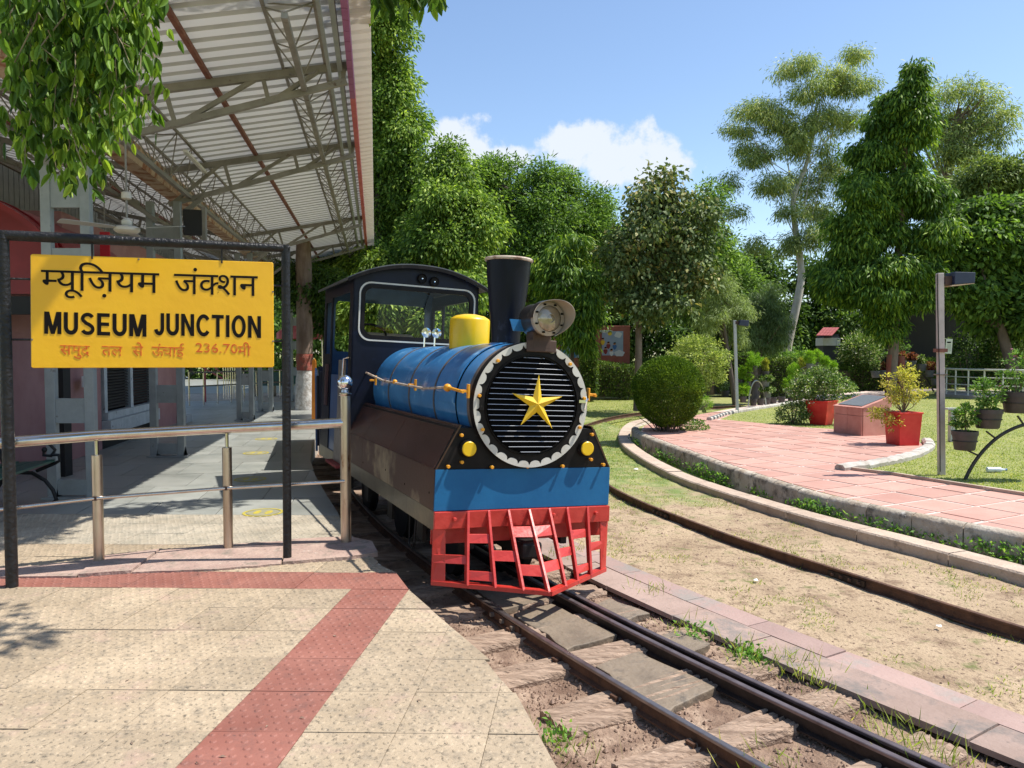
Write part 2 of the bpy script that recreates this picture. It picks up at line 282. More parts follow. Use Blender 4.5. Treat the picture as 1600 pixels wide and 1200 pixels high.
# ------------------------------------------------------------------ mesh helpers
WM = {}
def wmx(o): return WM.get(o.name, Matrix())
class MB:
    def __init__(s): s.v = []; s.f = []; s.m = []
    def add(s, vs, fs, mi=0):
        b = len(s.v); s.v += [tuple(v) for v in vs]; s.f += [tuple(b+i for i in f) for f in fs]; s.m += [mi]*len(fs); return s
    def box(s, c, size, rz=0.0, mi=0, mx=None):
        x, y, z = size[0]/2, size[1]/2, size[2]/2; c = Vector(c)
        r = mx if mx is not None else Matrix.Rotation(rz, 3, 'Z')
        vs = [c + r @ Vector((a*x, b*y, d*z)) for a in (-1, 1) for b in (-1, 1) for d in (-1, 1)]
        return s.add(vs, [(0, 1, 3, 2), (4, 6, 7, 5), (0, 4, 5, 1), (2, 3, 7, 6), (0, 2, 6, 4), (1, 5, 7, 3)], mi)
    def bar(s, p, q, w, h, up=(0, 0, 1), mi=0):          # rectangular bar from p to q
        p, q = Vector(p), Vector(q); d = (q-p).normalized(); up = Vector(up)
        if abs(d.dot(up)) > .98: up = Vector((0, 1, 0))
        x = d.cross(up).normalized(); z = x.cross(d)
        vs = [e + x*(a*w/2) + z*(b*h/2) for e in (p, q) for a, b in ((-1, -1), (1, -1), (1, 1), (-1, 1))]
        return s.add(vs, [(0, 3, 2, 1), (4, 5, 6, 7), (0, 1, 5, 4), (1, 2, 6, 5), (2, 3, 7, 6), (3, 0, 4, 7)], mi)
    def tube(s, pts, r, n=8, mi=0, cap=True):             # tube through points, r one radius or a list
        pts = [Vector(p) for p in pts]; k = len(pts); rr = r if isinstance(r, (list, tuple)) else [r]*k
        b = len(s.v); x = None
        for i, p in enumerate(pts):
            d = (pts[min(i+1, k-1)]-pts[max(i-1, 0)]).normalized()
            if x is None:
                a = Vector((0, 0, 1)) if abs(d.z) < .9 else Vector((1, 0, 0)); x = a.cross(d).normalized()
            else:
                x = (x - d*x.dot(d)).normalized()
            y = d.cross(x)
            for j in range(n):
                t = 2*math.pi*j/n; s.v.append(tuple(p + (x*math.cos(t)+y*math.sin(t))*rr[i]))
        for i in range(k-1):
            for j in range(n):
                s.f.append((b+i*n+j, b+i*n+(j+1) % n, b+(i+1)*n+(j+1) % n, b+(i+1)*n+j)); s.m.append(mi)
        if cap:
            s.f.append(tuple(b+j for j in reversed(range(n)))); s.f.append(tuple(b+(k-1)*n+j for j in range(n))); s.m += [mi, mi]
        return s
    def lathe(s, c, prof, n=24, axis=(0, 0, 1), mi=0, caps=True):   # prof: (radius, height) along the axis
        a = Vector(axis).normalized(); x = (Vector((1, 0, 0)) if abs(a.x) < .9 else Vector((0, 1, 0))).cross(a).normalized(); y = a.cross(x); c = Vector(c)
        b = len(s.v)
        for r, h in prof:
            for j in range(n):
                t = 2*math.pi*j/n; s.v.append(tuple(c + a*h + (x*math.cos(t)+y*math.sin(t))*r))
        for i in range(len(prof)-1):
            for j in range(n):
                s.f.append((b+i*n+j, b+i*n+(j+1) % n, b+(i+1)*n+(j+1) % n, b+(i+1)*n+j)); s.m.append(mi)
        if caps:
            s.f.append(tuple(b+j for j in reversed(range(n)))); s.f.append(tuple(b+(len(prof)-1)*n+j for j in range(n))); s.m += [mi, mi]
        return s
    def ball(s, c, r, n=10, mi=0, sc=(1, 1, 1)):
        c = Vector(c); k = n//2+1; b = len(s.v)
        for i in range(1, k):
            ph = math.pi*i/k
            for j in range(n):
                t = 2*math.pi*j/n; s.v.append((c.x+r*sc[0]*math.sin(ph)*math.cos(t), c.y+r*sc[1]*math.sin(ph)*math.sin(t), c.z+r*sc[2]*math.cos(ph)))
        s.v += [(c.x, c.y, c.z+r*sc[2]), (c.x, c.y, c.z-r*sc[2])]; T = b+(k-1)*n
        for j in range(n):
            s.f.append((b+j, b+(j+1) % n, T)); s.m.append(mi)
            e = b+(k-2)*n; s.f.append((e+(j+1) % n, e+j, T+1)); s.m.append(mi)
        for i in range(k-2):
            for j in range(n):
                s.f.append((b+i*n+j, b+(i+1)*n+j, b+(i+1)*n+(j+1) % n, b+i*n+(j+1) % n)); s.m.append(mi)
        return s
    def prism(s, outer, z0, z1, holes=(), fn=None, mi=0):      # polygon (2D) with holes between z0 and z1; fn maps (x,y,z)->point
        fn = fn or (lambda x, y, z: (x, y, z)); loops = [list(outer)] + [list(h) for h in holes]
        tr = tessellate_polygon([[Vector((p[0], p[1], 0)) for p in lp] for lp in loops])
        flat = [p for lp in loops for p in lp]; n = len(flat); b = len(s.v)
        s.v += [tuple(fn(p[0], p[1], z0)) for p in flat] + [tuple(fn(p[0], p[1], z1)) for p in flat]
        for t in tr:
            a_, b_, c_ = [flat[i] for i in t]
            cr = (b_[0]-a_[0])*(c_[1]-a_[1])-(b_[1]-a_[1])*(c_[0]-a_[0])
            if cr < 0: t = t[::-1]
            s.f.append(tuple(b+n+i for i in t)); s.f.append(tuple(b+i for i in reversed(t))); s.m += [mi, mi]
        o = 0
        for lp in loops:
            k = len(lp); ar = sum(lp[i][0]*lp[(i+1) % k][1]-lp[(i+1) % k][0]*lp[i][1] for i in range(k))
            ccw = (ar > 0) == (lp is loops[0])
            for i in range(k):
                j = (i+1) % k; q = (b+o+i, b+o+j, b+n+o+j, b+n+o+i)
                s.f.append(q if ccw else q[::-1]); s.m.append(mi)
            o += k
        return s
    def sweep(s, prof, path, mi=0, ups=None):             # closed profile (side offset, height) along a path, right-hand side positive
        path = [Vector(p) for p in path]; k = len(path); n = len(prof); b = len(s.v)
        for i, p in enumerate(path):
            d = (path[min(i+1, k-1)]-path[max(i-1, 0)]); d.z = 0; d.normalize(); x = Vector((d.y, -d.x, 0))
            for a, h in prof: s.v.append(tuple(p + x*a + Vector((0, 0, h))))
        for i in range(k-1):
            for j in range(n):
                s.f.append((b+i*n+j, b+i*n+(j+1) % n, b+(i+1)*n+(j+1) % n, b+(i+1)*n+j)); s.m.append(mi)
        s.f.append(tuple(b+j for j in range(n))); s.f.append(tuple(b+(k-1)*n+j for j in reversed(range(n)))); s.m += [mi, mi]
        return s
def mkmesh(name, mb, mats, smooth=False, inv=None):
    me = bpy.data.meshes.new(name); vs = mb.v
    if inv is not None: vs = [tuple(inv @ Vector(v)) for v in vs]
    me.from_pydata(vs, [], mb.f)
    for m in (mats if isinstance(mats, (list, tuple)) else [mats]): me.materials.append(M[m] if isinstance(m, str) else m)
    if any(mb.m): me.polygons.foreach_set('material_index', mb.m)
    bm = bmesh.new(); bm.from_mesh(me); bmesh.ops.recalc_face_normals(bm, faces=bm.faces); bm.to_mesh(me); bm.free()
    if smooth:
        me.shade_smooth(); me.set_sharp_from_angle(angle=R_(40))
    me.update(); return me
def thing(name, label, cat, loc=(0, 0, 0), rz=0.0, group=None, mx=None):
    o = bpy.data.objects.new(name, None); COL.objects.link(o); o.empty_display_size = .1
    m = mx if mx is not None else Matrix.Translation(Vector(loc)) @ Matrix.Rotation(rz, 4, 'Z')
    o.matrix_world = m; WM[o.name] = m.copy()
    o['label'] = label; o['category'] = cat
    if group: o['group'] = group
    return o
def part(name, mb, mats, parent, smooth=False, local=False, bevel=0, label=None, kind=None):
    inv = None if local else wmx(parent).inverted()
    me = mb if isinstance(mb, bpy.types.Mesh) else mkmesh(name, mb, mats, smooth, inv)
    o = bpy.data.objects.new(name, me); COL.objects.link(o); o.parent = parent
    WM[o.name] = wmx(parent).copy()
    if bevel:
        b = o.modifiers.new('bevel', 'BEVEL'); b.width = bevel; b.segments = 2; b.limit_method = 'ANGLE'; b.angle_limit = R_(40)
    if label: o['label'] = label
    if kind: o['kind'] = kind
    return o
def tag(o, label, cat, group=None):
    o['label'] = label; o['category'] = cat
    if group: o['group'] = group
    return o
def solo(name, mb, mats, label, cat, group=None, smooth=False, bevel=0):     # a thing that is one mesh, its origin at its base
    vs = np.array(mb.v); lo = vs.min(0); hi = vs.max(0); c = Vector(((lo[0]+hi[0])/2, (lo[1]+hi[1])/2, lo[2]))
    me = mkmesh(name, mb, mats, smooth, Matrix.Translation(-c)); o = bpy.data.objects.new(name, me); COL.objects.link(o); o.location = c
    WM[o.name] = Matrix.Translation(c)
    if bevel:
        b = o.modifiers.new('bevel', 'BEVEL'); b.width = bevel; b.segments = 2; b.limit_method = 'ANGLE'; b.angle_limit = R_(40)
    return tag(o, label, cat, group)
def struct(name, mb, mats, smooth=False, kind='structure'):
    me = mb if isinstance(mb, bpy.types.Mesh) else mkmesh(name, mb, mats, smooth); o = bpy.data.objects.new(name, me); COL.objects.link(o); o['kind'] = kind; WM[o.name] = Matrix(); return o
def copy_thing(src, mx, label, group=None):
    r = src.copy(); COL.objects.link(r); r.matrix_world = mx; r['label'] = label; WM[r.name] = mx.copy()
    if group: r['group'] = group
    for ch in [c for c in src.children]:
        c = ch.copy(); COL.objects.link(c); c.parent = r
        for g in [x for x in ch.children]:
            d = g.copy(); COL.objects.link(d); d.parent = c
    return r
# fast leaf meshes
def unit(a): return a/np.maximum(np.linalg.norm(a, axis=1, keepdims=True), 1e-6)
def leafmesh(name, C, D, Ln, Wd, material, fold=.25, rg=rng, nb=1.0):
    n = len(C); D = unit(D); rnd = rg.normal(size=(n, 3))*.75 + np.array([.25, -.25, .85])*nb; S = unit(np.cross(D, rnd)); Nn = np.cross(S, D)
    Ln = np.broadcast_to(np.asarray(Ln, float).reshape(-1, 1), (n, 1)); Wd = np.broadcast_to(np.asarray(Wd, float).reshape(-1, 1), (n, 1))
    V = np.empty((n, 4, 3)); mid = C + D*Ln*.45
    V[:, 0] = C; V[:, 1] = mid + S*Wd*.5 + Nn*Wd*fold; V[:, 2] = C + D*Ln; V[:, 3] = mid - S*Wd*.5 + Nn*Wd*fold
    me = bpy.data.meshes.new(name); me.vertices.add(4*n); me.vertices.foreach_set('co', V.ravel().astype(np.float32))
    me.loops.add(4*n); me.loops.foreach_set('vertex_index', np.arange(4*n, dtype=np.int32))
    me.polygons.add(n); me.polygons.foreach_set('loop_start', np.arange(0, 4*n, 4, dtype=np.int32))
    try: me.polygons.foreach_set('loop_total', np.full(n, 4, dtype=np.int32))
    except Exception: pass
    me.materials.append(material); me.update(calc_edges=True); me.validate(); return me
def bigleafmesh(name, C, D, Ln, Wd, material, rg=rng):
    """leaves seen close: eight outline points, two halves folded along the midrib, drooping tip"""
    n = len(C); D = unit(D); S = unit(np.cross(D, rg.normal(size=(n, 3))+np.array([0, -1.2, .2]))); Nn = np.cross(S, D)
    tt = [0, .14, .38, .66, .88, 1.0]; ww = [.0, .36, .52, .40, .16, 0]
    Ln = Ln.reshape(-1, 1); Wd = Wd.reshape(-1, 1); cur = rg.uniform(-.28, .12, (n, 1)); fo = rg.uniform(.1, .5, (n, 1)); V = []
    def ax(t): return C + D*Ln*t + Nn*Ln*cur*t*t
    for t in tt: V.append(ax(t))
    for sg in (1, -1):
        for t, w in zip(tt[1:-1], ww[1:-1]): V.append(ax(t) + S*Wd*w*sg + Nn*Wd*w*fo)
    V = np.stack(V, 1); k = V.shape[1]
    quads = []
    for base in (6, 10):
        L = [0, base, base+1, base+2, base+3, 5]; Mm = [0, 1, 2, 3, 4, 5]
        for i in range(5):
            q = [Mm[i], Mm[i+1], L[i+1], L[i]]; q2 = []
            for a in q:
                if a not in q2: q2.append(a)
            quads.append(q2)
    faces = [tuple(int(j*k+a) for a in q) for j in range(n) for q in quads]
    me = bpy.data.meshes.new(name); me.from_pydata(V.reshape(-1, 3).tolist(), [], faces); me.materials.append(material); me.shade_smooth(); me.update(); return me
def sublobes(lobes, k, f0, f1, rg):
    out = []
    for l in lobes:
        out.append((l[0], l[1], l[2], l[3]*.62, l[4]*.62, l[5]*.62))
        for _ in range(k):
            d = rg.normal(size=3); d /= np.linalg.norm(d); f = rg.uniform(f0, f1); r = rg.uniform(.55, .85)
            out.append((l[0]+d[0]*l[3]*r, l[1]+d[1]*l[4]*r, l[2]+d[2]*l[5]*r, l[3]*f, l[4]*f, l[5]*f*.85))
    return out
def clump_cloud(lobes, nc, per, cr, droop, rg, shell=.55, flat=.7):
    """leaf positions and directions: clumps near the surface of ellipsoid lobes (cx,cy,cz,rx,ry,rz[,weight])"""
    w = np.array([l[3]*l[5] + .0 for l in lobes]); w = w/w.sum(); pick = rg.choice(len(lobes), nc, p=w)
    Lb = np.array([l[:6] for l in lobes])[pick]
    d = unit(rg.normal(size=(nc, 3))); rad = (shell + (1.04-shell)*rg.random(nc)**.6)[:, None]
    cc = Lb[:, :3] + d*Lb[:, 3:6]*rad
    crs = cr*(.55 + .9*rg.random(nc))
    ci = np.repeat(np.arange(nc), per); n = len(ci)
    off = unit(rg.normal(size=(n, 3)))*(rg.random(n)**.45)[:, None]*crs[ci][:, None]; off[:, 2] *= flat
    P = cc[ci] + off
    D = unit(off)*.6 + d[ci]*.5 + rg.normal(size=(n, 3))*.45 + np.array([0, 0, -droop])
    return P, D, cc
# ---- outlines of the hand-painted Devanagari letters (1000 = size)
GL = {
'म': [[[509,551],[509,0],[428,0],[428,250],[207,250],[207,213],[206,198],[203,185],[199,174],[193,166],[185,159],[177,155],[168,152],[159,151],[149,152],[140,154],[129,158],[119,164],[109,170],[99,178],[89,186],[80,196],[71,205],[64,216],[57,226],[51,237],[45,248],[42,258],[40,268],[39,278],[40,287],[42,295],[47,302],[53,309],[61,314],[71,318],[84,320],[100,321],[126,321],[126,551],[0,551],[0,622],[612,622],[612,551]],[[428,551],[207,551],[207,321],[428,321]]],
'य': [[[595,622],[595,551],[491,551],[491,0],[410,0],[410,179],[395,170],[379,162],[362,154],[343,147],[323,140],[301,136],[278,133],[253,132],[210,136],[172,147],[137,166],[108,193],[82,225],[62,263],[48,305],[38,353],[67,360],[92,369],[113,378],[130,390],[143,403],[153,418],[158,436],[160,457],[159,471],[157,484],[154,497],[149,509],[143,521],[136,531],[130,542],[123,551],[0,551],[0,622]],[[129,301],[140,278],[152,258],[165,241],[180,228],[196,217],[215,209],[236,205],[259,203],[283,204],[306,208],[327,215],[346,224],[364,235],[380,247],[396,260],[410,274],[410,551],[211,551],[224,525],[233,498],[238,472],[240,445],[233,396],[212,355],[178,324]]],
'ज': [[[653,551],[653,0],[572,0],[572,370],[435,370],[416,370],[400,371],[388,372],[378,373],[395,357],[411,341],[424,322],[436,303],[446,283],[453,262],[457,240],[458,218],[457,196],[453,176],[446,157],[438,141],[426,127],[414,114],[399,104],[384,95],[366,88],[348,84],[330,81],[310,80],[284,82],[258,88],[233,97],[209,111],[185,128],[162,151],[139,179],[117,212],[95,250],[74,294],[52,345],[31,401],[102,426],[125,363],[149,308],[173,261],[198,223],[224,192],[250,170],[278,157],[306,153],[321,154],[335,157],[348,163],[359,170],[367,180],[374,193],[378,208],[379,227],[377,249],[371,270],[362,290],[349,310],[332,329],[314,346],[295,362],[273,377],[302,441],[572,441],[572,551],[0,551],[0,622],[757,622],[757,551]]],
'न': [[[0,622],[569,622],[569,551],[466,551],[466,0],[385,0],[385,298],[204,298],[204,244],[203,231],[201,220],[196,210],[190,202],[182,196],[174,192],[164,189],[153,188],[141,189],[128,193],[115,200],[102,209],[89,220],[77,232],[66,246],[56,260],[48,275],[42,290],[38,304],[37,318],[38,329],[40,339],[45,347],[51,355],[59,361],[69,366],[82,368],[98,369],[385,369],[385,551],[0,551]]],
'श': [[[122,189],[105,190],[90,193],[76,199],[64,207],[53,216],[46,227],[41,240],[40,255],[41,269],[44,281],[50,291],[58,299],[68,306],[79,310],[91,313],[104,314],[113,314],[122,312],[132,310],[142,307],[152,302],[164,295],[177,287],[191,276],[215,286],[237,299],[256,315],[273,335],[287,358],[297,384],[303,412],[305,443],[303,470],[298,493],[288,514],[275,533],[260,547],[242,558],[221,564],[199,566],[185,565],[172,563],[162,558],[153,553],[146,545],[142,537],[139,527],[138,516],[139,508],[140,500],[143,492],[148,484],[153,475],[162,467],[172,460],[186,454],[201,449],[221,445],[244,442],[270,440],[253,370],[209,375],[171,385],[139,399],[113,418],[92,439],[78,463],[69,489],[66,517],[68,541],[75,563],[86,583],[102,600],[121,614],[145,624],[172,630],[204,632],[227,631],[250,627],[271,620],[292,611],[312,598],[329,584],[345,566],[359,547],[370,524],[378,499],[382,471],[384,440],[382,406],[375,374],[365,342],[350,312],[331,285],[308,260],[283,239],[254,221],[276,201],[298,180],[320,158],[341,135],[361,111],[380,88],[398,65],[414,43],[350,-1],[325,33],[301,65],[279,93],[258,118],[237,140],[217,160],[198,178],[179,194],[165,192],[151,190],[137,189]],[[591,551],[591,0],[510,0],[510,551],[421,551],[421,622],[695,622],[695,551]]],
'क': [[[777,551],[452,551],[452,349],[477,371],[505,387],[536,396],[569,399],[600,396],[628,389],[653,376],[675,358],[693,335],[706,307],[713,275],[716,239],[715,216],[712,192],[708,167],[701,141],[692,115],[681,90],[667,64],[651,39],[579,80],[591,97],[602,115],[611,134],[620,154],[627,175],[632,196],[635,216],[636,237],[635,259],[631,278],[625,294],[617,307],[606,317],[593,324],[579,329],[562,330],[535,326],[508,312],[480,289],[452,258],[452,0],[371,0],[371,174],[358,164],[344,155],[329,145],[312,136],[293,128],[272,123],[250,119],[226,118],[203,119],[180,123],[159,129],[138,137],[118,148],[100,161],[85,176],[71,195],[60,215],[52,238],[48,263],[46,290],[49,328],[60,362],[77,391],[101,417],[131,438],[164,452],[202,461],[244,464],[256,464],[268,463],[282,462],[296,461],[309,459],[321,457],[331,456],[339,454],[333,381],[324,383],[315,385],[304,386],[293,388],[281,389],[269,390],[259,391],[249,391],[222,389],[198,385],[177,376],[159,365],[145,351],[135,334],[129,314],[127,292],[129,267],[135,246],[144,228],[158,214],[173,202],[190,194],[209,190],[228,188],[249,189],[270,193],[289,200],[307,209],[323,220],[340,232],[356,246],[371,260],[371,551],[0,551],[0,622],[777,622]]],
'स': [[[587,551],[587,0],[506,0],[506,266],[492,262],[477,259],[463,256],[448,254],[433,253],[417,252],[399,251],[380,251],[359,251],[337,253],[314,255],[292,259],[269,262],[248,267],[229,272],[212,277],[202,271],[191,264],[179,259],[167,253],[188,227],[212,200],[237,173],[264,146],[292,119],[320,93],[350,67],[380,42],[326,-12],[298,13],[272,37],[246,62],[221,87],[196,112],[174,136],[153,159],[133,181],[115,202],[99,222],[85,240],[73,256],[63,271],[55,284],[49,295],[46,305],[43,314],[41,323],[40,331],[40,340],[41,349],[44,359],[48,367],[55,376],[64,383],[75,389],[88,392],[104,393],[116,392],[127,390],[138,387],[148,382],[157,375],[165,368],[173,359],[181,350],[191,360],[199,372],[205,384],[210,399],[213,413],[215,428],[217,443],[217,458],[217,473],[216,487],[214,500],[213,512],[210,523],[207,534],[204,543],[201,551],[0,551],[0,622],[691,622],[691,551]],[[369,322],[388,322],[406,323],[424,324],[440,326],[456,328],[473,331],[489,335],[506,339],[506,551],[281,551],[284,542],[288,533],[290,522],[293,511],[295,499],[297,486],[298,473],[298,458],[297,438],[296,419],[293,401],[289,385],[283,370],[277,357],[270,344],[262,333],[288,328],[315,325],[342,323]]],
'द': [[[413,-58],[403,-41],[393,-24],[383,-6],[373,11],[364,28],[356,44],[348,59],[342,73],[316,70],[309,69],[302,68],[294,68],[287,68],[266,69],[245,71],[224,74],[203,79],[182,85],[162,92],[143,102],[125,113],[108,125],[93,140],[79,157],[68,176],[58,196],[51,219],[47,245],[46,272],[47,293],[50,313],[55,331],[62,348],[70,363],[79,377],[90,389],[102,401],[119,414],[139,426],[160,435],[183,443],[208,449],[234,453],[261,455],[290,456],[295,456],[295,551],[0,551],[0,622],[534,622],[534,551],[376,551],[376,385],[327,385],[299,385],[275,383],[253,381],[234,378],[216,374],[201,369],[186,363],[173,355],[163,347],[153,338],[145,328],[139,317],[133,305],[129,292],[127,277],[126,262],[128,237],[136,214],[148,193],[166,175],[188,159],[216,149],[249,142],[287,140],[299,140],[312,141],[309,151],[308,160],[306,168],[306,176],[307,192],[311,206],[318,217],[327,226],[338,232],[349,236],[361,239],[373,240],[393,238],[411,234],[426,226],[439,216],[448,203],[455,190],[460,176],[461,162],[460,147],[457,134],[453,122],[447,113],[439,104],[430,97],[421,91],[410,86],[416,74],[423,62],[431,49],[439,37],[447,23],[457,9],[468,-7],[480,-24]]],
'त': [[[481,551],[481,0],[400,0],[400,328],[291,328],[262,328],[238,327],[217,325],[200,322],[185,318],[172,313],[160,307],[150,299],[140,288],[132,274],[127,257],[126,237],[128,213],[135,189],[147,165],[163,143],[184,119],[208,94],[238,68],[271,40],[217,-12],[194,8],[173,28],[152,48],[132,68],[113,88],[96,109],[81,130],[69,151],[58,173],[51,195],[46,218],[45,242],[46,259],[48,275],[53,291],[59,305],[66,318],[74,330],[83,341],[93,351],[108,363],[125,373],[143,381],[163,388],[185,393],[211,396],[240,398],[272,399],[400,399],[400,551],[0,551],[0,622],[584,622],[584,551]]],
'ल': [[[0,551],[0,622],[693,622],[693,551],[589,551],[589,0],[508,0],[508,355],[494,356],[482,355],[470,353],[457,349],[445,344],[433,337],[421,327],[409,315],[397,301],[386,283],[375,262],[365,237],[356,208],[279,232],[286,254],[293,275],[302,295],[311,313],[299,322],[287,329],[275,336],[263,342],[251,347],[238,350],[224,352],[209,353],[190,352],[174,347],[159,340],[148,330],[138,318],[131,304],[127,288],[126,271],[127,252],[131,234],[138,216],[148,199],[159,181],[174,163],[191,145],[210,127],[232,107],[255,86],[281,64],[309,40],[255,-12],[227,13],[200,37],[174,60],[149,84],[126,106],[106,129],[88,152],[73,176],[61,199],[52,224],[47,249],[45,275],[47,300],[51,323],[59,344],[70,362],[83,377],[97,391],[113,402],[131,411],[149,417],[168,422],[186,425],[204,426],[226,425],[246,422],[266,418],[285,412],[303,403],[320,394],[337,383],[354,370],[385,395],[419,412],[457,423],[499,426],[508,426],[508,551]]],
'च': [[[649,551],[545,551],[545,0],[465,0],[465,165],[451,157],[437,148],[420,141],[403,133],[384,126],[363,122],[341,119],[317,118],[280,121],[247,129],[217,142],[191,161],[169,184],[153,211],[144,241],[141,275],[142,289],[144,303],[148,317],[154,330],[160,342],[168,353],[176,362],[185,371],[38,369],[38,441],[331,441],[367,441],[389,440],[382,370],[350,370],[322,368],[298,364],[276,356],[257,346],[241,332],[230,315],[223,296],[221,274],[223,254],[228,236],[237,222],[250,210],[265,200],[281,193],[299,189],[317,188],[341,189],[363,193],[384,200],[403,210],[420,221],[436,233],[451,246],[465,260],[465,551],[0,551],[0,622],[649,622]]],
'ई': [[[271,222],[257,222],[242,220],[228,218],[213,215],[199,211],[186,207],[173,202],[161,197],[138,212],[118,228],[99,245],[82,263],[68,283],[58,304],[52,327],[50,352],[51,366],[53,378],[56,390],[60,400],[65,410],[72,418],[79,426],[87,433],[99,441],[112,448],[126,453],[141,458],[158,461],[177,463],[198,465],[221,465],[314,465],[314,551],[0,551],[0,622],[505,622],[505,551],[395,551],[395,394],[211,394],[197,394],[185,393],[175,392],[167,391],[161,389],[155,387],[150,384],[145,381],[138,374],[134,367],[131,357],[130,347],[131,335],[134,325],[138,315],[144,307],[151,298],[159,291],[166,284],[174,277],[198,284],[222,290],[248,293],[275,294],[310,292],[343,285],[372,273],[398,257],[419,236],[435,212],[444,185],[447,154],[444,123],[437,96],[424,72],[406,52],[383,34],[356,21],[324,11],[289,4],[304,-2],[319,-8],[334,-13],[350,-19],[365,-24],[382,-30],[398,-35],[415,-40],[382,-110],[354,-97],[326,-83],[299,-70],[273,-56],[247,-41],[223,-27],[199,-13],[176,1],[148,3],[123,7],[101,12],[83,19],[67,27],[57,37],[50,50],[48,65],[49,76],[51,85],[56,94],[62,102],[69,108],[78,112],[89,115],[101,116],[111,115],[121,113],[132,110],[143,106],[154,99],[166,91],[180,82],[194,70],[201,69],[207,69],[213,68],[219,68],[252,69],[281,73],[306,80],[328,89],[344,100],[356,115],[364,132],[366,153],[364,169],[360,182],[352,194],[342,204],[328,212],[312,218],[293,221]],[[293,615],[283,633],[274,651],[265,669],[258,688],[251,707],[247,725],[244,744],[243,762],[246,793],[254,821],[268,844],[288,863],[311,877],[337,888],[366,894],[398,896],[414,896],[429,894],[443,892],[457,890],[470,886],[482,882],[494,877],[504,872],[482,806],[473,810],[465,814],[455,818],[446,821],[436,824],[426,826],[416,827],[405,827],[386,826],[370,821],[356,814],[344,805],[335,792],[328,779],[324,764],[323,747],[324,731],[326,714],[331,698],[337,683],[344,666],[353,650],[363,633],[375,615]]],
'ऊ': [[[0,622],[780,622],[780,551],[453,551],[467,531],[477,510],[483,487],[485,464],[480,422],[465,385],[441,354],[406,328],[411,323],[417,319],[422,314],[427,309],[432,304],[437,299],[441,293],[446,288],[462,298],[477,307],[493,315],[508,322],[524,327],[540,330],[556,332],[573,333],[604,331],[632,323],[657,311],[680,294],[698,272],[711,247],[718,218],[721,185],[720,162],[717,139],[713,116],[706,93],[697,70],[686,47],[672,23],[656,0],[584,41],[596,56],[607,72],[616,88],[625,106],[632,124],[637,142],[640,161],[641,181],[640,201],[636,219],[629,233],[621,245],[609,253],[596,259],[582,263],[565,264],[545,262],[525,255],[505,243],[484,227],[487,219],[490,210],[493,201],[495,192],[497,182],[498,172],[499,162],[499,152],[498,128],[493,106],[486,86],[477,68],[464,52],[450,38],[433,27],[415,17],[395,10],[374,4],[351,1],[328,0],[300,2],[272,8],[246,17],[220,31],[194,48],[169,71],[145,98],[121,130],[97,167],[74,210],[51,259],[29,313],[100,338],[114,300],[129,265],[145,231],[162,201],[179,172],[197,148],[215,126],[235,108],[255,93],[276,82],[297,76],[320,74],[340,75],[357,79],[373,84],[388,93],[399,104],[407,119],[412,137],[414,160],[413,180],[408,199],[401,218],[392,236],[379,253],[365,269],[348,285],[329,301],[314,298],[298,296],[281,295],[264,294],[259,364],[294,366],[323,372],[348,379],[369,390],[384,404],[395,420],[402,440],[404,463],[403,478],[400,491],[396,504],[389,516],[381,526],[372,536],[362,544],[351,551],[0,551]]],
'े': [[[-169,615],[-179,652],[-190,686],[-200,715],[-211,740],[-221,761],[-232,778],[-244,793],[-256,804],[-269,812],[-283,818],[-299,822],[-315,823],[-326,823],[-336,822],[-345,820],[-354,819],[-362,816],[-370,814],[-378,811],[-385,809],[-409,882],[-389,888],[-367,892],[-343,895],[-318,896],[-292,894],[-268,890],[-245,882],[-225,871],[-205,856],[-187,836],[-170,812],[-154,784],[-138,750],[-123,711],[-108,666],[-94,615]]],
'ा': [[[170,551],[170,0],[89,0],[89,551],[0,551],[0,622],[273,622],[273,551]]],
'ी': [[[-185,615],[-193,632],[-200,649],[-206,666],[-211,682],[-215,698],[-218,715],[-219,731],[-220,748],[-217,779],[-209,807],[-196,832],[-178,855],[-155,873],[-128,886],[-96,893],[-61,896],[-32,894],[-6,889],[18,880],[39,868],[58,851],[76,831],[93,807],[108,779],[122,746],[136,709],[150,668],[163,622],[273,622],[273,551],[170,551],[170,0],[89,0],[89,551],[0,551],[0,622],[87,622],[73,671],[58,712],[44,747],[29,776],[12,797],[-8,813],[-31,822],[-57,825],[-76,823],[-92,819],[-106,811],[-118,801],[-127,787],[-134,771],[-138,753],[-139,733],[-138,716],[-137,701],[-133,686],[-129,672],[-124,658],[-118,644],[-112,629],[-105,615]]],
'ि': [[[89,551],[0,551],[0,622],[80,622],[74,633],[69,645],[65,657],[61,669],[57,682],[55,695],[53,709],[53,724],[57,761],[68,794],[86,824],[111,849],[142,870],[179,884],[220,893],[266,896],[335,891],[399,877],[460,853],[516,820],[569,778],[618,730],[663,676],[704,615],[620,615],[542,706],[459,772],[373,811],[283,824],[250,822],[221,817],[195,807],[174,795],[156,778],[144,760],[136,738],[134,714],[135,699],[136,686],[139,673],[144,662],[148,651],[154,640],[159,631],[165,622],[273,622],[273,551],[170,551],[170,0],[89,0]]],
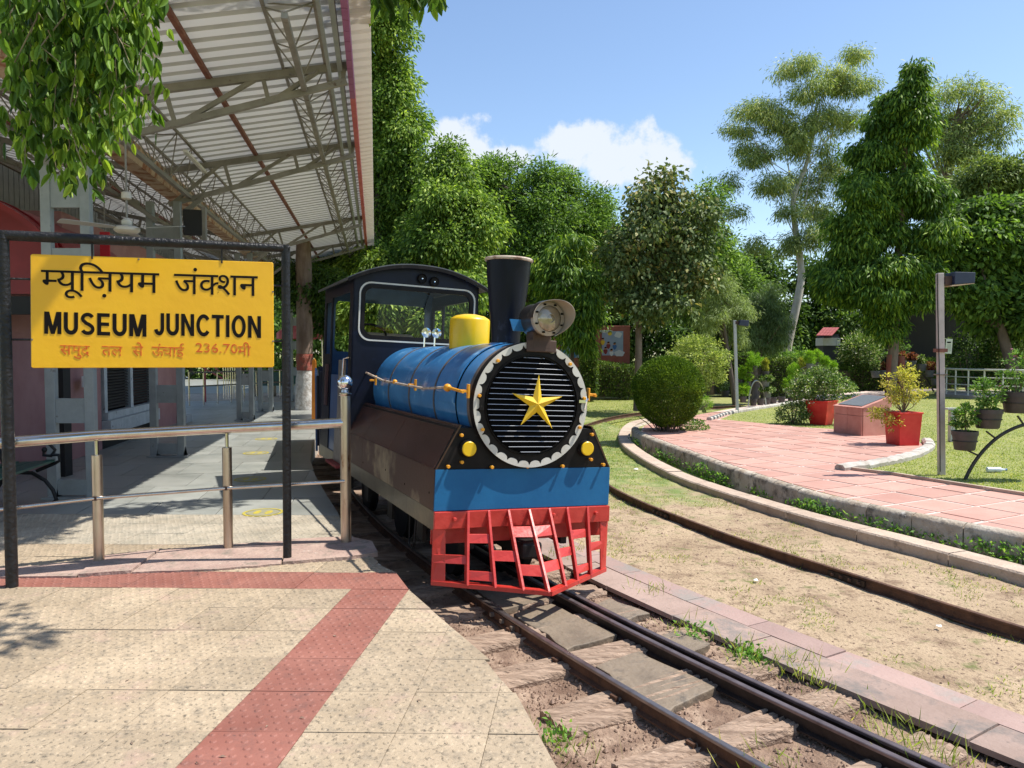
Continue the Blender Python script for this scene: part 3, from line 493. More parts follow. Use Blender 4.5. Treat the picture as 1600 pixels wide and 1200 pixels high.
'ु': [[[-248,-12],[-221,-2],[-193,5],[-165,10],[-136,11],[-101,9],[-69,1],[-42,-11],[-20,-28],[-1,-48],[12,-72],[19,-99],[22,-129],[19,-158],[10,-185],[-4,-208],[-25,-229],[-50,-246],[-81,-258],[-116,-266],[-157,-268],[-204,-265],[-247,-257],[-288,-242],[-325,-222],[-359,-197],[-392,-169],[-424,-136],[-455,-100],[-394,-57],[-375,-80],[-356,-101],[-338,-119],[-320,-136],[-302,-150],[-284,-163],[-265,-173],[-246,-182],[-225,-188],[-204,-192],[-181,-195],[-157,-196],[-111,-191],[-78,-177],[-58,-154],[-51,-122],[-53,-107],[-57,-93],[-65,-82],[-76,-73],[-88,-66],[-102,-61],[-116,-58],[-131,-57],[-144,-57],[-157,-58],[-168,-60],[-180,-62],[-190,-66],[-201,-69],[-211,-74],[-222,-79]]],
'ू': [[[-63,-245],[-76,-250],[-89,-254],[-102,-258],[-117,-262],[-131,-264],[-145,-266],[-159,-268],[-173,-268],[-208,-266],[-240,-258],[-267,-246],[-291,-229],[-309,-207],[-322,-183],[-330,-156],[-333,-126],[-330,-99],[-322,-73],[-307,-50],[-287,-29],[-262,-12],[-233,1],[-199,8],[-162,11],[-126,9],[-92,4],[-60,-5],[-31,-17],[-4,-32],[22,-49],[46,-69],[68,-91],[89,-114],[109,-138],[127,-163],[145,-189],[83,-228],[56,-189],[29,-155],[1,-125],[-27,-101],[-56,-82],[-87,-68],[-121,-60],[-156,-57],[-180,-58],[-201,-62],[-218,-68],[-233,-77],[-244,-87],[-252,-99],[-257,-113],[-259,-128],[-257,-146],[-253,-160],[-245,-172],[-234,-181],[-221,-188],[-208,-192],[-193,-195],[-178,-196],[-165,-196],[-153,-195],[-141,-193],[-130,-191],[-120,-187],[-109,-184],[-99,-180],[-88,-175]]],
'ं': [[[-185,772],[-184,784],[-181,794],[-176,804],[-169,813],[-160,820],[-151,826],[-141,829],[-130,830],[-119,829],[-109,826],[-99,820],[-91,813],[-84,804],[-79,794],[-76,784],[-75,772],[-76,760],[-79,750],[-84,740],[-91,731],[-99,724],[-109,718],[-119,715],[-130,714],[-141,715],[-151,718],[-160,724],[-169,731],[-176,740],[-181,750],[-184,760]]],
'़': [[[-338,-134],[-337,-122],[-334,-112],[-329,-102],[-322,-93],[-313,-86],[-304,-80],[-294,-77],[-283,-76],[-272,-77],[-262,-80],[-252,-86],[-244,-93],[-237,-102],[-232,-112],[-229,-122],[-228,-134],[-229,-146],[-232,-157],[-237,-167],[-244,-176],[-252,-183],[-262,-188],[-272,-191],[-283,-192],[-294,-191],[-304,-188],[-313,-183],[-322,-176],[-329,-167],[-334,-157],[-337,-146]]],
'्': [[[-179,-44],[-167,-42],[-156,-40],[-143,-39],[-131,-39],[-98,-41],[-67,-45],[-39,-53],[-13,-65],[12,-78],[35,-94],[57,-113],[78,-133],[97,-155],[116,-178],[134,-202],[151,-227],[94,-268],[69,-231],[44,-199],[19,-172],[-7,-151],[-33,-134],[-61,-122],[-92,-115],[-125,-113],[-131,-113],[-137,-113],[-142,-114],[-148,-115],[-167,-118]]],
'र': [[[395,42],[341,-12],[312,13],[284,37],[256,62],[230,87],[205,112],[181,136],[159,159],[138,181],[119,202],[102,222],[87,240],[75,256],[65,271],[57,284],[51,295],[47,305],[44,314],[42,323],[40,331],[40,340],[41,349],[44,359],[48,367],[55,376],[64,383],[75,389],[88,392],[104,393],[116,392],[127,390],[138,387],[148,382],[157,375],[165,368],[173,359],[181,349],[199,360],[215,372],[228,385],[238,399],[246,415],[252,431],[255,449],[256,468],[256,479],[255,491],[253,502],[251,514],[248,524],[245,534],[242,543],[239,551],[0,551],[0,622],[424,622],[424,551],[320,551],[327,532],[332,510],[335,486],[336,458],[335,432],[331,407],[324,385],[314,365],[302,347],[288,330],[272,314],[254,301],[234,288],[213,276],[191,264],[167,254],[190,228],[216,201],[243,174],[272,147],[302,119],[332,93],[363,67]]],
}
# ------------------------------------------------------------------ track line
TH0, CURV = 27.6, 1.97            # heading of the track (degrees left of straight ahead) at the loco front, change per metre
def heading(s): return R_(max(10.0, min(40, TH0 - CURV*s)))
_tab = {}
def _build_track():
    p = Vector((.078, 5.585)); _tab[0] = p.copy(); st = .05
    q = p.copy()
    for i in range(1, 900):
        h = heading((i-.5)*st); q = q + Vector((-math.sin(h), math.cos(h)))*st; _tab[i] = q.copy()
    q = p.copy()
    for i in range(1, 160):
        h = heading(-(i-.5)*st); q = q - Vector((-math.sin(h), math.cos(h)))*st; _tab[-i] = q.copy()
_build_track()
def trk(s, off=0.0, z=0.0):
    i = s/.05; a = max(-159, min(899, int(math.floor(i)))); b = min(899, a+1); f = i-a; p = _tab[a].lerp(_tab[b], max(0, min(1, f))); h = heading(s)
    return Vector((p.x + math.cos(h)*off, p.y + math.sin(h)*off, z))
RAILZ = -.22
def n2(x, y, s=1.0, o=0.0): return mnoise.noise(Vector((x*s+o, y*s-o, o*.7)))
def catmull(pts, k=8):
    pts = [Vector(p) for p in pts]; out = []
    for i in range(len(pts)-1):
        a = pts[max(i-1, 0)]; b = pts[i]; c = pts[i+1]; d = pts[min(i+2, len(pts)-1)]
        for j in range(k):
            t = j/k; out.append(.5*((2*b)+(c-a)*t+(2*a-5*b+4*c-d)*t*t+(3*b-a-3*c+d)*t**3))
    out.append(pts[-1]); return out
def resample(pts, step):
    out = [pts[0]]; acc = 0
    for a, b in zip(pts, pts[1:]):
        L = (b-a).length; t = step-acc
        while t <= L: out.append(a+(b-a)*(t/L)); t += step
        acc = L-(t-step)
    return out
# ------------------------------------------------------------------ ground sheets
g = MB(); S = 420
g.add([(-S, -S, -.40), (S, -S, -.40), (S, S, -.40), (-S, S, -.40)], [(0, 1, 2, 3)]); struct('ground', g, 'lawn')
def sandmat():
    m = M['sand'].copy(); m.name = 'sand_to_grass'; nt = m.node_tree; N = nt.nodes; L = nt.links; b = N['Principled BSDF']
    src = b.inputs['Base Color'].links[0].from_socket
    ge = N.new('ShaderNodeNewGeometry'); sp = N.new('ShaderNodeSeparateXYZ'); L.new(ge.outputs['Position'], sp.inputs[0])
    no = N.new('ShaderNodeTexNoise'); no.inputs['Scale'].default_value = 2.2; no.inputs['Detail'].default_value = 8; L.new(ge.outputs['Position'], no.inputs['Vector'])
    a = N.new('ShaderNodeMath'); a.operation = 'MULTIPLY_ADD'; a.inputs[1].default_value = 7; L.new(no.outputs['Fac'], a.inputs[0]); L.new(sp.outputs['Y'], a.inputs[2])
    r = N.new('ShaderNodeMapRange'); r.inputs['From Min'].default_value = 12.2; r.inputs['From Max'].default_value = 14.2; L.new(a.outputs[0], r.inputs['Value'])
    n4 = N.new('ShaderNodeTexNoise'); n4.inputs['Scale'].default_value = 5; n4.inputs['Detail'].default_value = 6; L.new(ge.outputs['Position'], n4.inputs['Vector'])
    rp = N.new('ShaderNodeValToRGB'); rp.color_ramp.elements[0].position = .4; rp.color_ramp.elements[0].color = (.15, .20, .05, 1); rp.color_ramp.elements[1].position = .62; rp.color_ramp.elements[1].color = (.30, .29, .12, 1)
    L.new(n4.outputs['Fac'], rp.inputs[0])
    mx = N.new('ShaderNodeMix'); mx.data_type = 'RGBA'; L.new(r.outputs[0], mx.inputs['Factor']); L.new(src, mx.inputs['A']); L.new(rp.outputs[0], mx.inputs['B']); L.new(mx.outputs['Result'], b.inputs['Base Color'])
    M['sand_to_grass'] = m
sandmat()
def sand_z(x, y): return -.285 + .022*n2(x, y, .9) + .010*n2(x, y, 4, 3) + .006*n2(x, y, 13, 7)
def gridmesh(xs, ys, fn):
    g = MB(); nx, ny = len(xs), len(ys)
    g.v = [fn(a, b) for a in xs for b in ys]
    g.f = [(i*ny+j, (i+1)*ny+j, (i+1)*ny+j+1, i*ny+j+1) for i in range(nx-1) for j in range(ny-1)]; g.m = [0]*len(g.f); return g
def fs(s, o):
    p = trk(s, o); return (p.x, p.y, sand_z(p.x, p.y) if o > 1.3 else -.30+(sand_z(p.x, p.y)+.30)*(o-1.0)/.3)
struct('sandy_ground', gridmesh(np.arange(-5, 16, .09), np.arange(1.0, 6.2, .09), fs), 'sand_to_grass', smooth=True)
def bed_z(x, y): return -.332 + .016*n2(x, y, 3.5, 5) + .012*n2(x, y, 11, 1) + .007*n2(x, y, 31, 2)
def fb(s, o):
    p = trk(s, o); return (p.x, p.y, bed_z(p.x, p.y))
struct('track_bed', gridmesh(np.concatenate([np.arange(-5.2, 1.2, .035), np.arange(1.2, 40, .5)]), np.concatenate([np.arange(-1.7, 1.15, .035)]), fb), 'soil', smooth=True)
# pebbles on the bed
def pebbles():
    n = 16000; V = []; F = []
    base = np.array([(1, 0, 0), (-1, 0, 0), (0, 1, 0), (0, -1, 0), (0, 0, 1), (0, 0, -1)], float)
    fc = np.array([(0, 2, 4), (2, 1, 4), (1, 3, 4), (3, 0, 4), (2, 0, 5), (1, 2, 5), (3, 1, 5), (0, 3, 5)])
    for i in range(n):
        s = rng.uniform(-4.8, .6); o = rng.uniform(-1.5, .85)
        if mnoise.noise(Vector((s*1.7, o*1.7, 4))) < rng.uniform(-.5, .25): continue
        p = trk(s, o); r = rng.uniform(.004, .013)*(1.7 if rng.random() < .06 else 1)
        b = base*r*rng.uniform(.6, 1.25, (6, 3)); V.append(b + np.array([p.x, p.y, bed_z(p.x, p.y)+r*.3])); F.append(fc + 6*(len(V)-1))
    m = MB(); m.v = [tuple(v) for v in np.concatenate(V)]; m.f = [tuple(int(k) for k in f) for f in np.concatenate(F)]; m.m = [0]*len(m.f); return m
struct('gravel', pebbles(), 'pebble', kind='stuff')
def sand_stones():
    m = MB()
    for i in range(4200):
        p = trk(rng.uniform(-4.8, 9), rng.uniform(1.26, 4.2)); r = rng.uniform(.003, .010)*(2.0 if rng.random() < .03 else 1); z = sand_z(p.x, p.y)
        b = [Vector((p.x+r*math.cos(k*1.2566)*rng.uniform(.6, 1.2), p.y+r*math.sin(k*1.2566)*rng.uniform(.6, 1.2), z)) for k in range(5)]; m.add(b+[Vector((p.x, p.y, z+r*.8))], [(k, (k+1) % 5, 5) for k in range(5)])
    return m
struct('sand_pebbles', sand_stones(), 'pebble', kind='stuff')

# ------------------------------------------------------------------ platform
EDGE = [Vector((p[0], p[1])) for p in [(.62, .2), (.40, 1.4), (.26, 2.2), (.16, 2.86), (.042, 3.35), (-.045, 3.57), (-.20, 4.0), (-.35, 4.3), (-.66, 4.93), (-.82, 5.36)]]
EDGE += [trk(s, -.93).to_2d() for s in [.35, .9]] + [trk(s, o).to_2d() for s, o in [(1.6, -.89), (2.4, -.83), (3.4, -.79), (4.5, -.78), (6, -.78), (8, -.78), (10, -.78), (14, -.78), (20, -.78), (30, -.78)]]
pf = MB(); poly = [(p.x, p.y) for p in EDGE]; poly = poly + [(-16, poly[-1][1]+3), (-16, .2)]
pf.prism(poly, -.7, -.014); platform = struct('platform', pf, 'concrete')
def clip(poly, p, d):                                    # keep the left side of the line p, d
    out = []
    for i in range(len(poly)):
        a, b = poly[i], poly[(i+1) % len(poly)]; fa = d.x*(a.y-p.y)-d.y*(a.x-p.x); fb_ = d.x*(b.y-p.y)-d.y*(b.x-p.x)
        if fa >= 0: out.append(a)
        if (fa >= 0) != (fb_ >= 0): out.append(a+(b-a)*(fa/(fa-fb_)))
    return out
def edge_planes(c):
    r = []
    segs = sorted(range(len(EDGE)-1), key=lambda i: ((EDGE[i]+EDGE[i+1])/2-c).length)
    for i in segs[:1]: r.append((EDGE[i], (EDGE[i+1]-EDGE[i]).normalized()))
    return r
def inset(poly, g):
    c = sum(poly, Vector((0, 0)))/len(poly); return [p + (c-p).normalized()*g*1.4 for p in poly]
EX = Vector((1, -.02)).normalized()*.378; EY = Vector((.095, .995)).normalized()*.378; O0 = Vector((-1.05, 4.96))
def domes(mb, ok=lambda p: True, near=True):
    n = 10 if near else 6
    for a in range(6):
        for b in range(7):
            u = (a+.5+(.25 if b % 2 else -.25))/6.0; w = (b+.5)/7.0; p = EX*u + EY*w
            if not ok(p): continue
            b0 = len(mb.v)
            for r, z in ((.0165, -.0005), (.0095, .0038)):
                for k in range(n): mb.v.append((p.x+r*math.cos(2*math.pi*k/n), p.y+r*math.sin(2*math.pi*k/n), z))
            for k in range(n): mb.f.append((b0+k, b0+(k+1) % n, b0+n+(k+1) % n, b0+n+k)); mb.m.append(0)
            mb.f.append(tuple(b0+n+k for k in range(n))); mb.m.append(0)
def tilemesh(name, poly, col, ok, near):
    mb = MB(); mb.prism([(p.x, p.y) for p in poly], -.012, 0); domes(mb, ok, near)
    me = mkmesh(name, mb, col); return me
fullp = inset([Vector((0, 0)), EX, EX+EY, EY], .0013)
shared = {(c, nr): tilemesh('tactile_tile', fullp, c, lambda p: True, nr) for c in ('beige_tile', 'red_tile', 'pale_tile') for nr in (True, False)}
def tiles():
    for j in range(-10, 6):
        for i in range(-13, 5):
            o = O0 + EX*i + EY*j; red = j == 0 or (i == 0 and j < 0); c = o+EX*.5+EY*.5; near = c.length < 5.2
            if c.length > 9.2 or c.y < 1.6: continue
            pl = edge_planes(c); q = [o+p for p in fullp]; full = True
            for p, d in pl:
                r = clip(q, p - Vector((-d.y, d.x))*-.006, d)
                if len(r) != len(q) or any((a-b).length > 1e-6 for a, b in zip(r, q)): full = False
                q = r
            if len(q) < 3: continue
            cm = 'red_tile' if red else ('pale_tile' if j >= 3 else 'beige_tile'); nm = 'red_tactile_tile' if red else 'tactile_tile'
            if full: me = shared[(cm, near)]
            else:
                p0, d0 = pl[0]
                me = tilemesh(nm, [p-o for p in q], cm, lambda p: d0.x*((o+p).y-p0.y)-d0.y*((o+p).x-p0.x) > .024, near)
            t = bpy.data.objects.new(nm, me); COL.objects.link(t); t.parent = platform
            t.location = (o.x, o.y, rng.uniform(-.002, .002)); t.rotation_euler = (rng.normal()*.0022, rng.normal()*.0022, 0)
tiles()
KB = Vector((-4.65, 8.1, 0)); KA = R_(10.05); KS = Vector((-math.sin(KA), math.cos(KA), 0)); KT = Vector((math.cos(KA), math.sin(KA), 0))
def K(t, s, z=0.0): return KB + KT*t + KS*s + Vector((0, 0, z))
def kota():
    top = (O0+EY*6)
    cnt = 0
    for a in range(-8, 9):
        for b in range(-4, 24):
            o = K(a*.66 + (.0 if b % 2 else .33), b*.95 - 1.35).to_2d(); e1 = KT.to_2d()*.655; e2 = KS.to_2d()*.944
            q = [o, o+e1, o+e1+e2, o+e2]; q = clip(q, top, Vector((-1, .02)).normalized()*-1)
            if len(q) < 3: continue
            for p, d in edge_planes(o+(e1+e2)*.5): q = clip(q, p, d)
            if len(q) < 3 or cnt > 298: continue
            c = sum(q, Vector((0, 0)))/len(q)
            if c.x/c.y < -.80 or c.y > 24: continue
            mb = MB(); q2 = inset(q, .0022); mb.prism([(p.x-c.x, p.y-c.y) for p in q2], -.012, 0)
            t = bpy.data.objects.new('stone_slab', mkmesh('stone_slab', mb, 'kota_stone')); COL.objects.link(t); t.parent = platform
            t.location = (c.x, c.y, rng.uniform(-.001, .001)); cnt += 1
    far = MB(); f0 = [K(-9, 21.5), K(2.0, 21.5), K(2.0, 42), K(-9, 42)]; far.add([(p.x, p.y, -.006) for p in f0], [(0, 1, 2, 3)]); part('far_paving', far, 'kota_stone', platform)
kota()
# cracked concrete strip under the railing
def strip():
    top = [(-40, 893), (60, 886), (155, 874), (250, 862), (357, 852), (450, 847), (545, 842), (583, 850)]
    bot = [(-40, 905), (70, 904), (120, 903), (205, 897), (330, 893), (440, 884), (540, 876), (592, 868)]
    cuts = [(0, 2), (2, 3), (3, 5), (5, 7)]
    for a, b in cuts:
        t = [at(*top[i]) for i in range(a, b+1)]; q = [at(*bot[i]) for i in range(a, b+1)]
        def dense(l):
            r = []
            for u, v in zip(l, l[1:]):
                for k in range(6): w = u.lerp(v, k/6); r.append(Vector((w.x, w.y+.016*n2(w.x, w.y, 9, a))))
            r.append(l[-1].to_2d()); return r
        P = dense(q) + dense(t)[::-1]; P = inset(P, .006)
        mb = MB(); mb.prism([(p.x, p.y) for p in P], -.01, .014+.006*(a % 3)); part('concrete_piece', mb, 'cracked_concrete', platform)
strip()
# ------------------------------------------------------------------ railway track
track = thing('railway_track', 'narrow gauge track with timber sleepers and guard rail below the locomotive', 'railway track', trk(0, 0, -.33))
def rail_profile(w=.036, h=.085, foot=.07):
    return [(-foot/2, 0), (foot/2, 0), (foot/2, .008), (.007, .016), (.007, h-.022), (w/2, h-.016), (w/2, h-.003), (w/2-.004, h), (-w/2+.004, h), (-w/2, h-.003), (-w/2, h-.016), (-.007, h-.022), (-.007, .016), (-foot/2, .008)]
def rail(name, pts, parent, m1, m2, h=.085):
    mb = MB(); pr = rail_profile(h=h); mb.sweep(pr, pts); n = len(pr)
    for i in range(len(pts)-1):
        for j in (5, 6, 7, 8, 9): mb.m[i*n+j] = 1
    return part(name, mb, [m1, m2], parent)
G2 = .305+.018
ss = list(np.arange(-5.2, 8, .15))+list(np.arange(8, 36, 1.0))
rail('rail', [trk(s, -G2, RAILZ-.085) for s in ss], track, 'rail_side', 'rail_head')
rail('rail', [trk(s, G2, RAILZ-.085) for s in ss], track, 'rail_dark', 'rail_dark_head')
rail('guard_rail', [trk(s, G2-.085, RAILZ-.089) for s in ss if s < 3], track, 'rail_dark', 'rail_dark_head')
def sleepers():
    s = -5.0; k = 0
    while s < 14:
        mb = MB(); L0 = -.78+rng.uniform(-.05, .07); L1 = .70+rng.uniform(-.06, .06); W = rng.uniform(.22, .29); nz = 18 if s < 1 else 2; nx = 26 if s < 1 else 3
        c = trk(s, 0); h = heading(s)+rng.normal()*.025; X = Vector((math.cos(h), math.sin(h), 0)); Y = Vector((-math.sin(h), math.cos(h), 0))
        gv = [rng.uniform(-1, 1) for _ in range(nz+1)]
        for i in range(nx+1):
            u = L0+(L1-L0)*i/nx
            for j in range(nz+1):
                w = (j/nz-.5)*W*(1+.10*n2(u*4, k, 1)) ; edge = 1 if j in (0, nz) else 0
                fr = max(0, abs(u)/.76-.8)*.05
                z = -.287 + .010*n2(u*1.1, j*.55+k*9, 1.0) + .0035*gv[j] - (.016+.012*n2(u*2, k, 1)) * (gv[j] > .72) - .028*max(0, n2(u*1.3, j*2.3+k*5, 1.0, 3)-.12) - edge*.02 - fr*.5
                p = c + X*(u+ .018*n2(j*.8, k*3, 1, u > 0)) + Y*w; mb.v.append((p.x, p.y, z))
        ny = nz+1
        mb.f = [(i*ny+j, (i+1)*ny+j, (i+1)*ny+j+1, i*ny+j+1) for i in range(nx) for j in range(nz)]
        b = len(mb.v); per = [i*ny for i in range(nx+1)]+[nx*ny+j for j in range(1, ny)]+[i*ny+nz for i in range(nx-1, -1, -1)]+[j for j in range(nz-1, 0, -1)]
        for v in per: x, y, z = mb.v[v]; mb.v.append((x, y, -.42))
        for i in range(len(per)): j = (i+1) % len(per); mb.f.append((per[i], per[j], b+j, b+i))
        mb.m = [0]*len(mb.f); part('sleeper', mb, 'timber', track)
        s += .56+rng.uniform(-.03, .03); k += 1
sleepers()
# flat tarred slabs lying between and beside the rails
def slab(name, pts, z, th, m, parent, rough=.045):
    P = []
    for a, b in zip(pts, pts[1:]+pts[:1]):
        for k in range(5): w = a.lerp(b, k/5); P.append((w.x+rough*n2(w.x, w.y, 7, 1), w.y+rough*n2(w.x, w.y, 7, 5)))
    mb = MB(); mb.prism(P, z-th-.014, z-.014); return part(name, mb, m, parent, bevel=.006)
for a, b, o0, o1, z in [(-1.85, -1.15, -.25, .20, -.272), (-.95, -.15, -.22, .20, -.268), (-3.4, -2.75, -.26, .18, -.276), (-.1, .8, -.22, .2, -.27), (-.7, -.25, .40, .66, -.27), (-1.35, -1.0, .38, .64, -.272), (-4.6, -3.9, -.24, .16, -.276)]:
    slab('tarred_slab', [trk(a, o0), trk(a+.06, o1), trk(b, o1-.03), trk(b-.05, o0+.04)], z, .05, 'tarred_slab', track)
# fishplates and bolts
def fish(s, off, side, n=4):
    mb = MB(); a = trk(s-.22, off, RAILZ-.045); b = trk(s+.22, off, RAILZ-.045); h = heading(s); X = Vector((math.cos(h), math.sin(h), 0))*side
    mb.bar(a+X*.013, b+X*.013, .012, .045); f = part('fishplate', mb, 'rail_side', track)
    for k in range(n):
        p = a.lerp(b, (k+.5)/n)+X*.03; bb = MB(); bb.box(p, (.028, .024, .024), rz=h); part('bolt', bb, 'bolt_steel', f)
fish(-2.75, -G2, -1); fish(-.35, -G2, -1, 3)
for s in np.arange(-4.4, 1, .56):
    for o in (-G2-.045,):
        p = trk(float(s), o, -.285); mb = MB(); mb.box(p, (.022, .05, .03), rz=heading(s)); part('spike', mb, 'rail_side', track)
# pink sandstone slabs beside the track
slabs = struct('slab_path', gridmesh(list(np.arange(-5, 13, .5)), [.80, 1.22], lambda s, o: tuple(trk(s, o, -.278))), 'mortar')
def wfun(s): return .73+.03*math.sin(s*1.3)
s = -4.9; k = 0
while s < 12:
    L = .62 if k % 3 else .8
    for o0, o1 in ((.73, 1.022), (1.0245, 1.22)):
        q = [trk(s+.004+(.2 if o0 > 1 else 0), o0), trk(s+.004+(.2 if o0 > 1 else 0), o1), trk(s+L-.004+(.2 if o0 > 1 else 0), o1), trk(s+L-.004+(.2 if o0 > 1 else 0), o0)]
        mb = MB(); mb.prism([(p.x, p.y) for p in q], -.30, -.266+rng.uniform(-.004, .004)); part('paving_slab', mb, 'grey_slab' if o0 < .8 else 'pink_slab', slabs)
    s += L; k += 1
# second track: a single visible rail curving through the sand and the grass
r3 = catmull([(3.95, 3.6, 0), (3.26, 4.82, 0), (2.62, 6.15, 0), (2.01, 7.49, 0), (1.33, 9.74, 0), (1.12, 12.5, 0), (1.22, 15.3, 0), (1.66, 18.1, 0), (3.55, 22.0, 0), (7.2, 25.0, 0), (13, 27.2, 0), (20, 28.5, 0)], 10)
side = thing('side_track', 'rusty rail of the side track running through sand and curving across the grass', 'railway track', (2.0, 7.5, -.3))
rail('rail', [Vector((p.x, p.y, -.292)) for p in r3], side, 'rail_side', 'rail_side', h=.092)
for i, t in ((18, 1), (34, 1)):
    p = r3[i]; q = r3[i+1]; mb = MB(); d = (q-p).normalized(); x = Vector((d.y, -d.x, 0)); mb.bar(Vector((p.x, p.y, -.25))-x*.014, Vector((p.x, p.y, -.25))-x*.014+d*.36, .012, .045); f = part('fishplate', mb, 'rail_dark', side)
    for k in range(4): bb = MB(); bb.box(Vector((p.x, p.y, -.25))-x*.028+d*(.05+.085*k), (.022, .022, .022)); part('bolt', bb, 'rail_side', f)
# ------------------------------------------------------------------ raised garden: kerbs, plaza, lawns
LOW = [(5.6, 3.2, 0), (4.62, 4.6, 0), (4.01, 5.94, 0), (3.62, 6.85, 0), (2.94, 8.42, 0), (2.29, 10.8, 0), (2.08, 13.4, 0), (2.21, 15.9, 0), (2.9, 18.94, 0), (3.9, 20.6, 0)]
WALL = [(6.0, 3.4, 0), (5.0, 5.1, 0), (4.36, 6.47, 0), (3.91, 7.23, 0), (3.25, 8.75, 0), (2.78, 11.6, 0), (2.42, 15.2, 0), (2.9, 17.0, 0), (4.2, 19.0, 0)]
low = resample(catmull(LOW, 12), .12); wal = resample(catmull(WALL, 12), .10)
lk = thing('low_kerb', 'low flat concrete kerb curving along the sandy strip', 'kerb', low[8])
prof = [(.0, -.36), (.24, -.36), (.24, -.195), (.225, -.185), (.015, -.185), (0, -.2)]
i = 0
while i < len(low)-8:
    z = rng.uniform(-.008, .006); mb = MB(); q = [p.copy() for p in low[i:i+9]]
    q[-1] = q[-2].lerp(q[-1], .9); mb.sweep([(-a+.0, b+z) for a, b in prof][::-1], [Vector((p.x, p.y, 0)) for p in q]) if False else mb.sweep([(a, b+z) for a, b in prof], q); part('kerb_stone', mb, 'kerb_top', lk); i += 8
wk = thing('garden_wall_kerb', 'weathered rounded kerb wall holding up the red paved plaza', 'kerb', wal[20])
prof = [(-.0, -.36), (.15, -.36), (.15, -.04), (.125, -.015), (.07, -.004), (.02, -.02), (-.004, -.05)]
i = 0
while i < len(wal)-5:
    mb = MB(); q = [p.copy() for p in wal[i:i+6]]; q[-1] = q[-2].lerp(q[-1], .88); z = rng.uniform(-.006, .006)
    mb.sweep([(a, b+z) for a, b in prof], q); part('kerb_stone', mb, 'wall_kerb', wk, smooth=True); i += 5
inner = [p.copy() for p in wal]
garden = [(p.x+.09, p.y+.06) for p in inner if p.y > 3.5]+[(5.2, 20.3), (10.4, 27.6), (20.5, 36), (60, 60), (90, 30), (60, 3.4)]
gm = MB(); gm.prism(garden, -.5, -.034); lawn = struct('raised_lawn', gm, 'lawn')
PLZ = [(p.x+.145, p.y+.04) for p in resample(inner, .5) if p.y < 15.6]+[(2.75, 16.1), (2.95, 16.7), (5.2, 20.0), (10.4, 27.5), (20.0, 35.8), (18.4, 32.5), (9.1, 24.2), (5.95, 20.2), (4.85, 17.9), (6.15, 15.95), (6.85, 15.4), (7.05, 14.6), (7.11, 13.3), (6.73, 12.4), (5.87, 11.3), (4.75, 10.35), (5.08, 9.4), (5.62, 8.45), (6.6, 7.2), (8.2, 5.2), (9.4, 3.6)]
pm = MB(); pm.prism(PLZ, -.05, -.028); plaza = struct('plaza', pm, 'mortar')
def inpoly(x, y, P):
    c = False; n = len(P)
    for i in range(n):
        x1, y1 = P[i][0], P[i][1]; x2, y2 = P[(i+1) % n][0], P[(i+1) % n][1]
        if (y1 > y) != (y2 > y) and x < (x2-x1)*(y-y1)/(y2-y1)+x1: c = not c
    return c
def clip_nonconvex(q, P):
    """slab polygon cut by the plaza edges that cross it"""
    n = len(P)
    for i in range(n):
        a = Vector(P[i][:2]); b = Vector(P[(i+1) % n][:2]); L = (b-a).length
        if L < 1e-6: continue
        d = (b-a)/L
        hit = False
        for k in range(len(q)):
            u, v = q[k], q[(k+1) % len(q)]; fu = d.x*(u.y-a.y)-d.y*(u.x-a.x); fv = d.x*(v.y-a.y)-d.y*(v.x-a.x)
            if (fu >= 0) != (fv >= 0):
                w = u+(v-u)*(fu/(fu-fv)); t = (w-a).dot(d)
                if -.02 <= t <= L+.02: hit = True
        if hit: q = clip(q, a, d*(1 if ORI else -1))
        if len(q) < 3: return []
    return q
ORI = sum(PLZ[i][0]*PLZ[(i+1) % len(PLZ)][1]-PLZ[(i+1) % len(PLZ)][0]*PLZ[i][1] for i in range(len(PLZ))) > 0
def plaza_tiles():
    a = R_(28); e1 = Vector((math.cos(a), math.sin(a))); e2 = Vector((-math.sin(a), math.cos(a))); W, H = .62, .46; cand = []
    for i in range(-10, 34):
        for j in range(-10, 50):
            o = Vector((3.2, 8.0))+e1*(i*W)+e2*(j*H); q = [o, o+e1*W, o+e1*W+e2*H, o+e2*H]; c = o+e1*W/2+e2*H/2
            if c.y < 3.6 or c.y > 20 or abs(c.x/c.y) > 1.15: continue
            ins = [inpoly(p.x, p.y, PLZ) for p in q]
            if not any(ins): continue
            cand.append((c.length, q))
    cand.sort(key=lambda t: t[0])
    rest = MB()
    for k, (d, q) in enumerate(cand):
        q = clip_nonconvex(q, PLZ)
        if len(q) < 3: continue
        q = inset(q, .017+.012*rng.random()); z = -.022+rng.uniform(-.002, .002)
        if k < 296:
            mb = MB(); mb.prism([(p.x, p.y) for p in q], -.035, z); part('paving_tile', mb, 'plaza_tile', plaza)
        else: rest.prism([(p.x, p.y) for p in q], -.035, z)
    if rest.v: part('paving_tile', rest, 'plaza_tile', plaza, kind='stuff')
plaza_tiles()
q_ = [at(px, py, -.024) for px, py in [(1304, 737), (1330, 734.5), (1364, 738), (1378, 742.5), (1350, 747), (1312, 745)]]; part('paving_tile', MB().prism([(p.x, p.y) for p in q_], -.035, -.0245), 'plaza_tile', plaza)
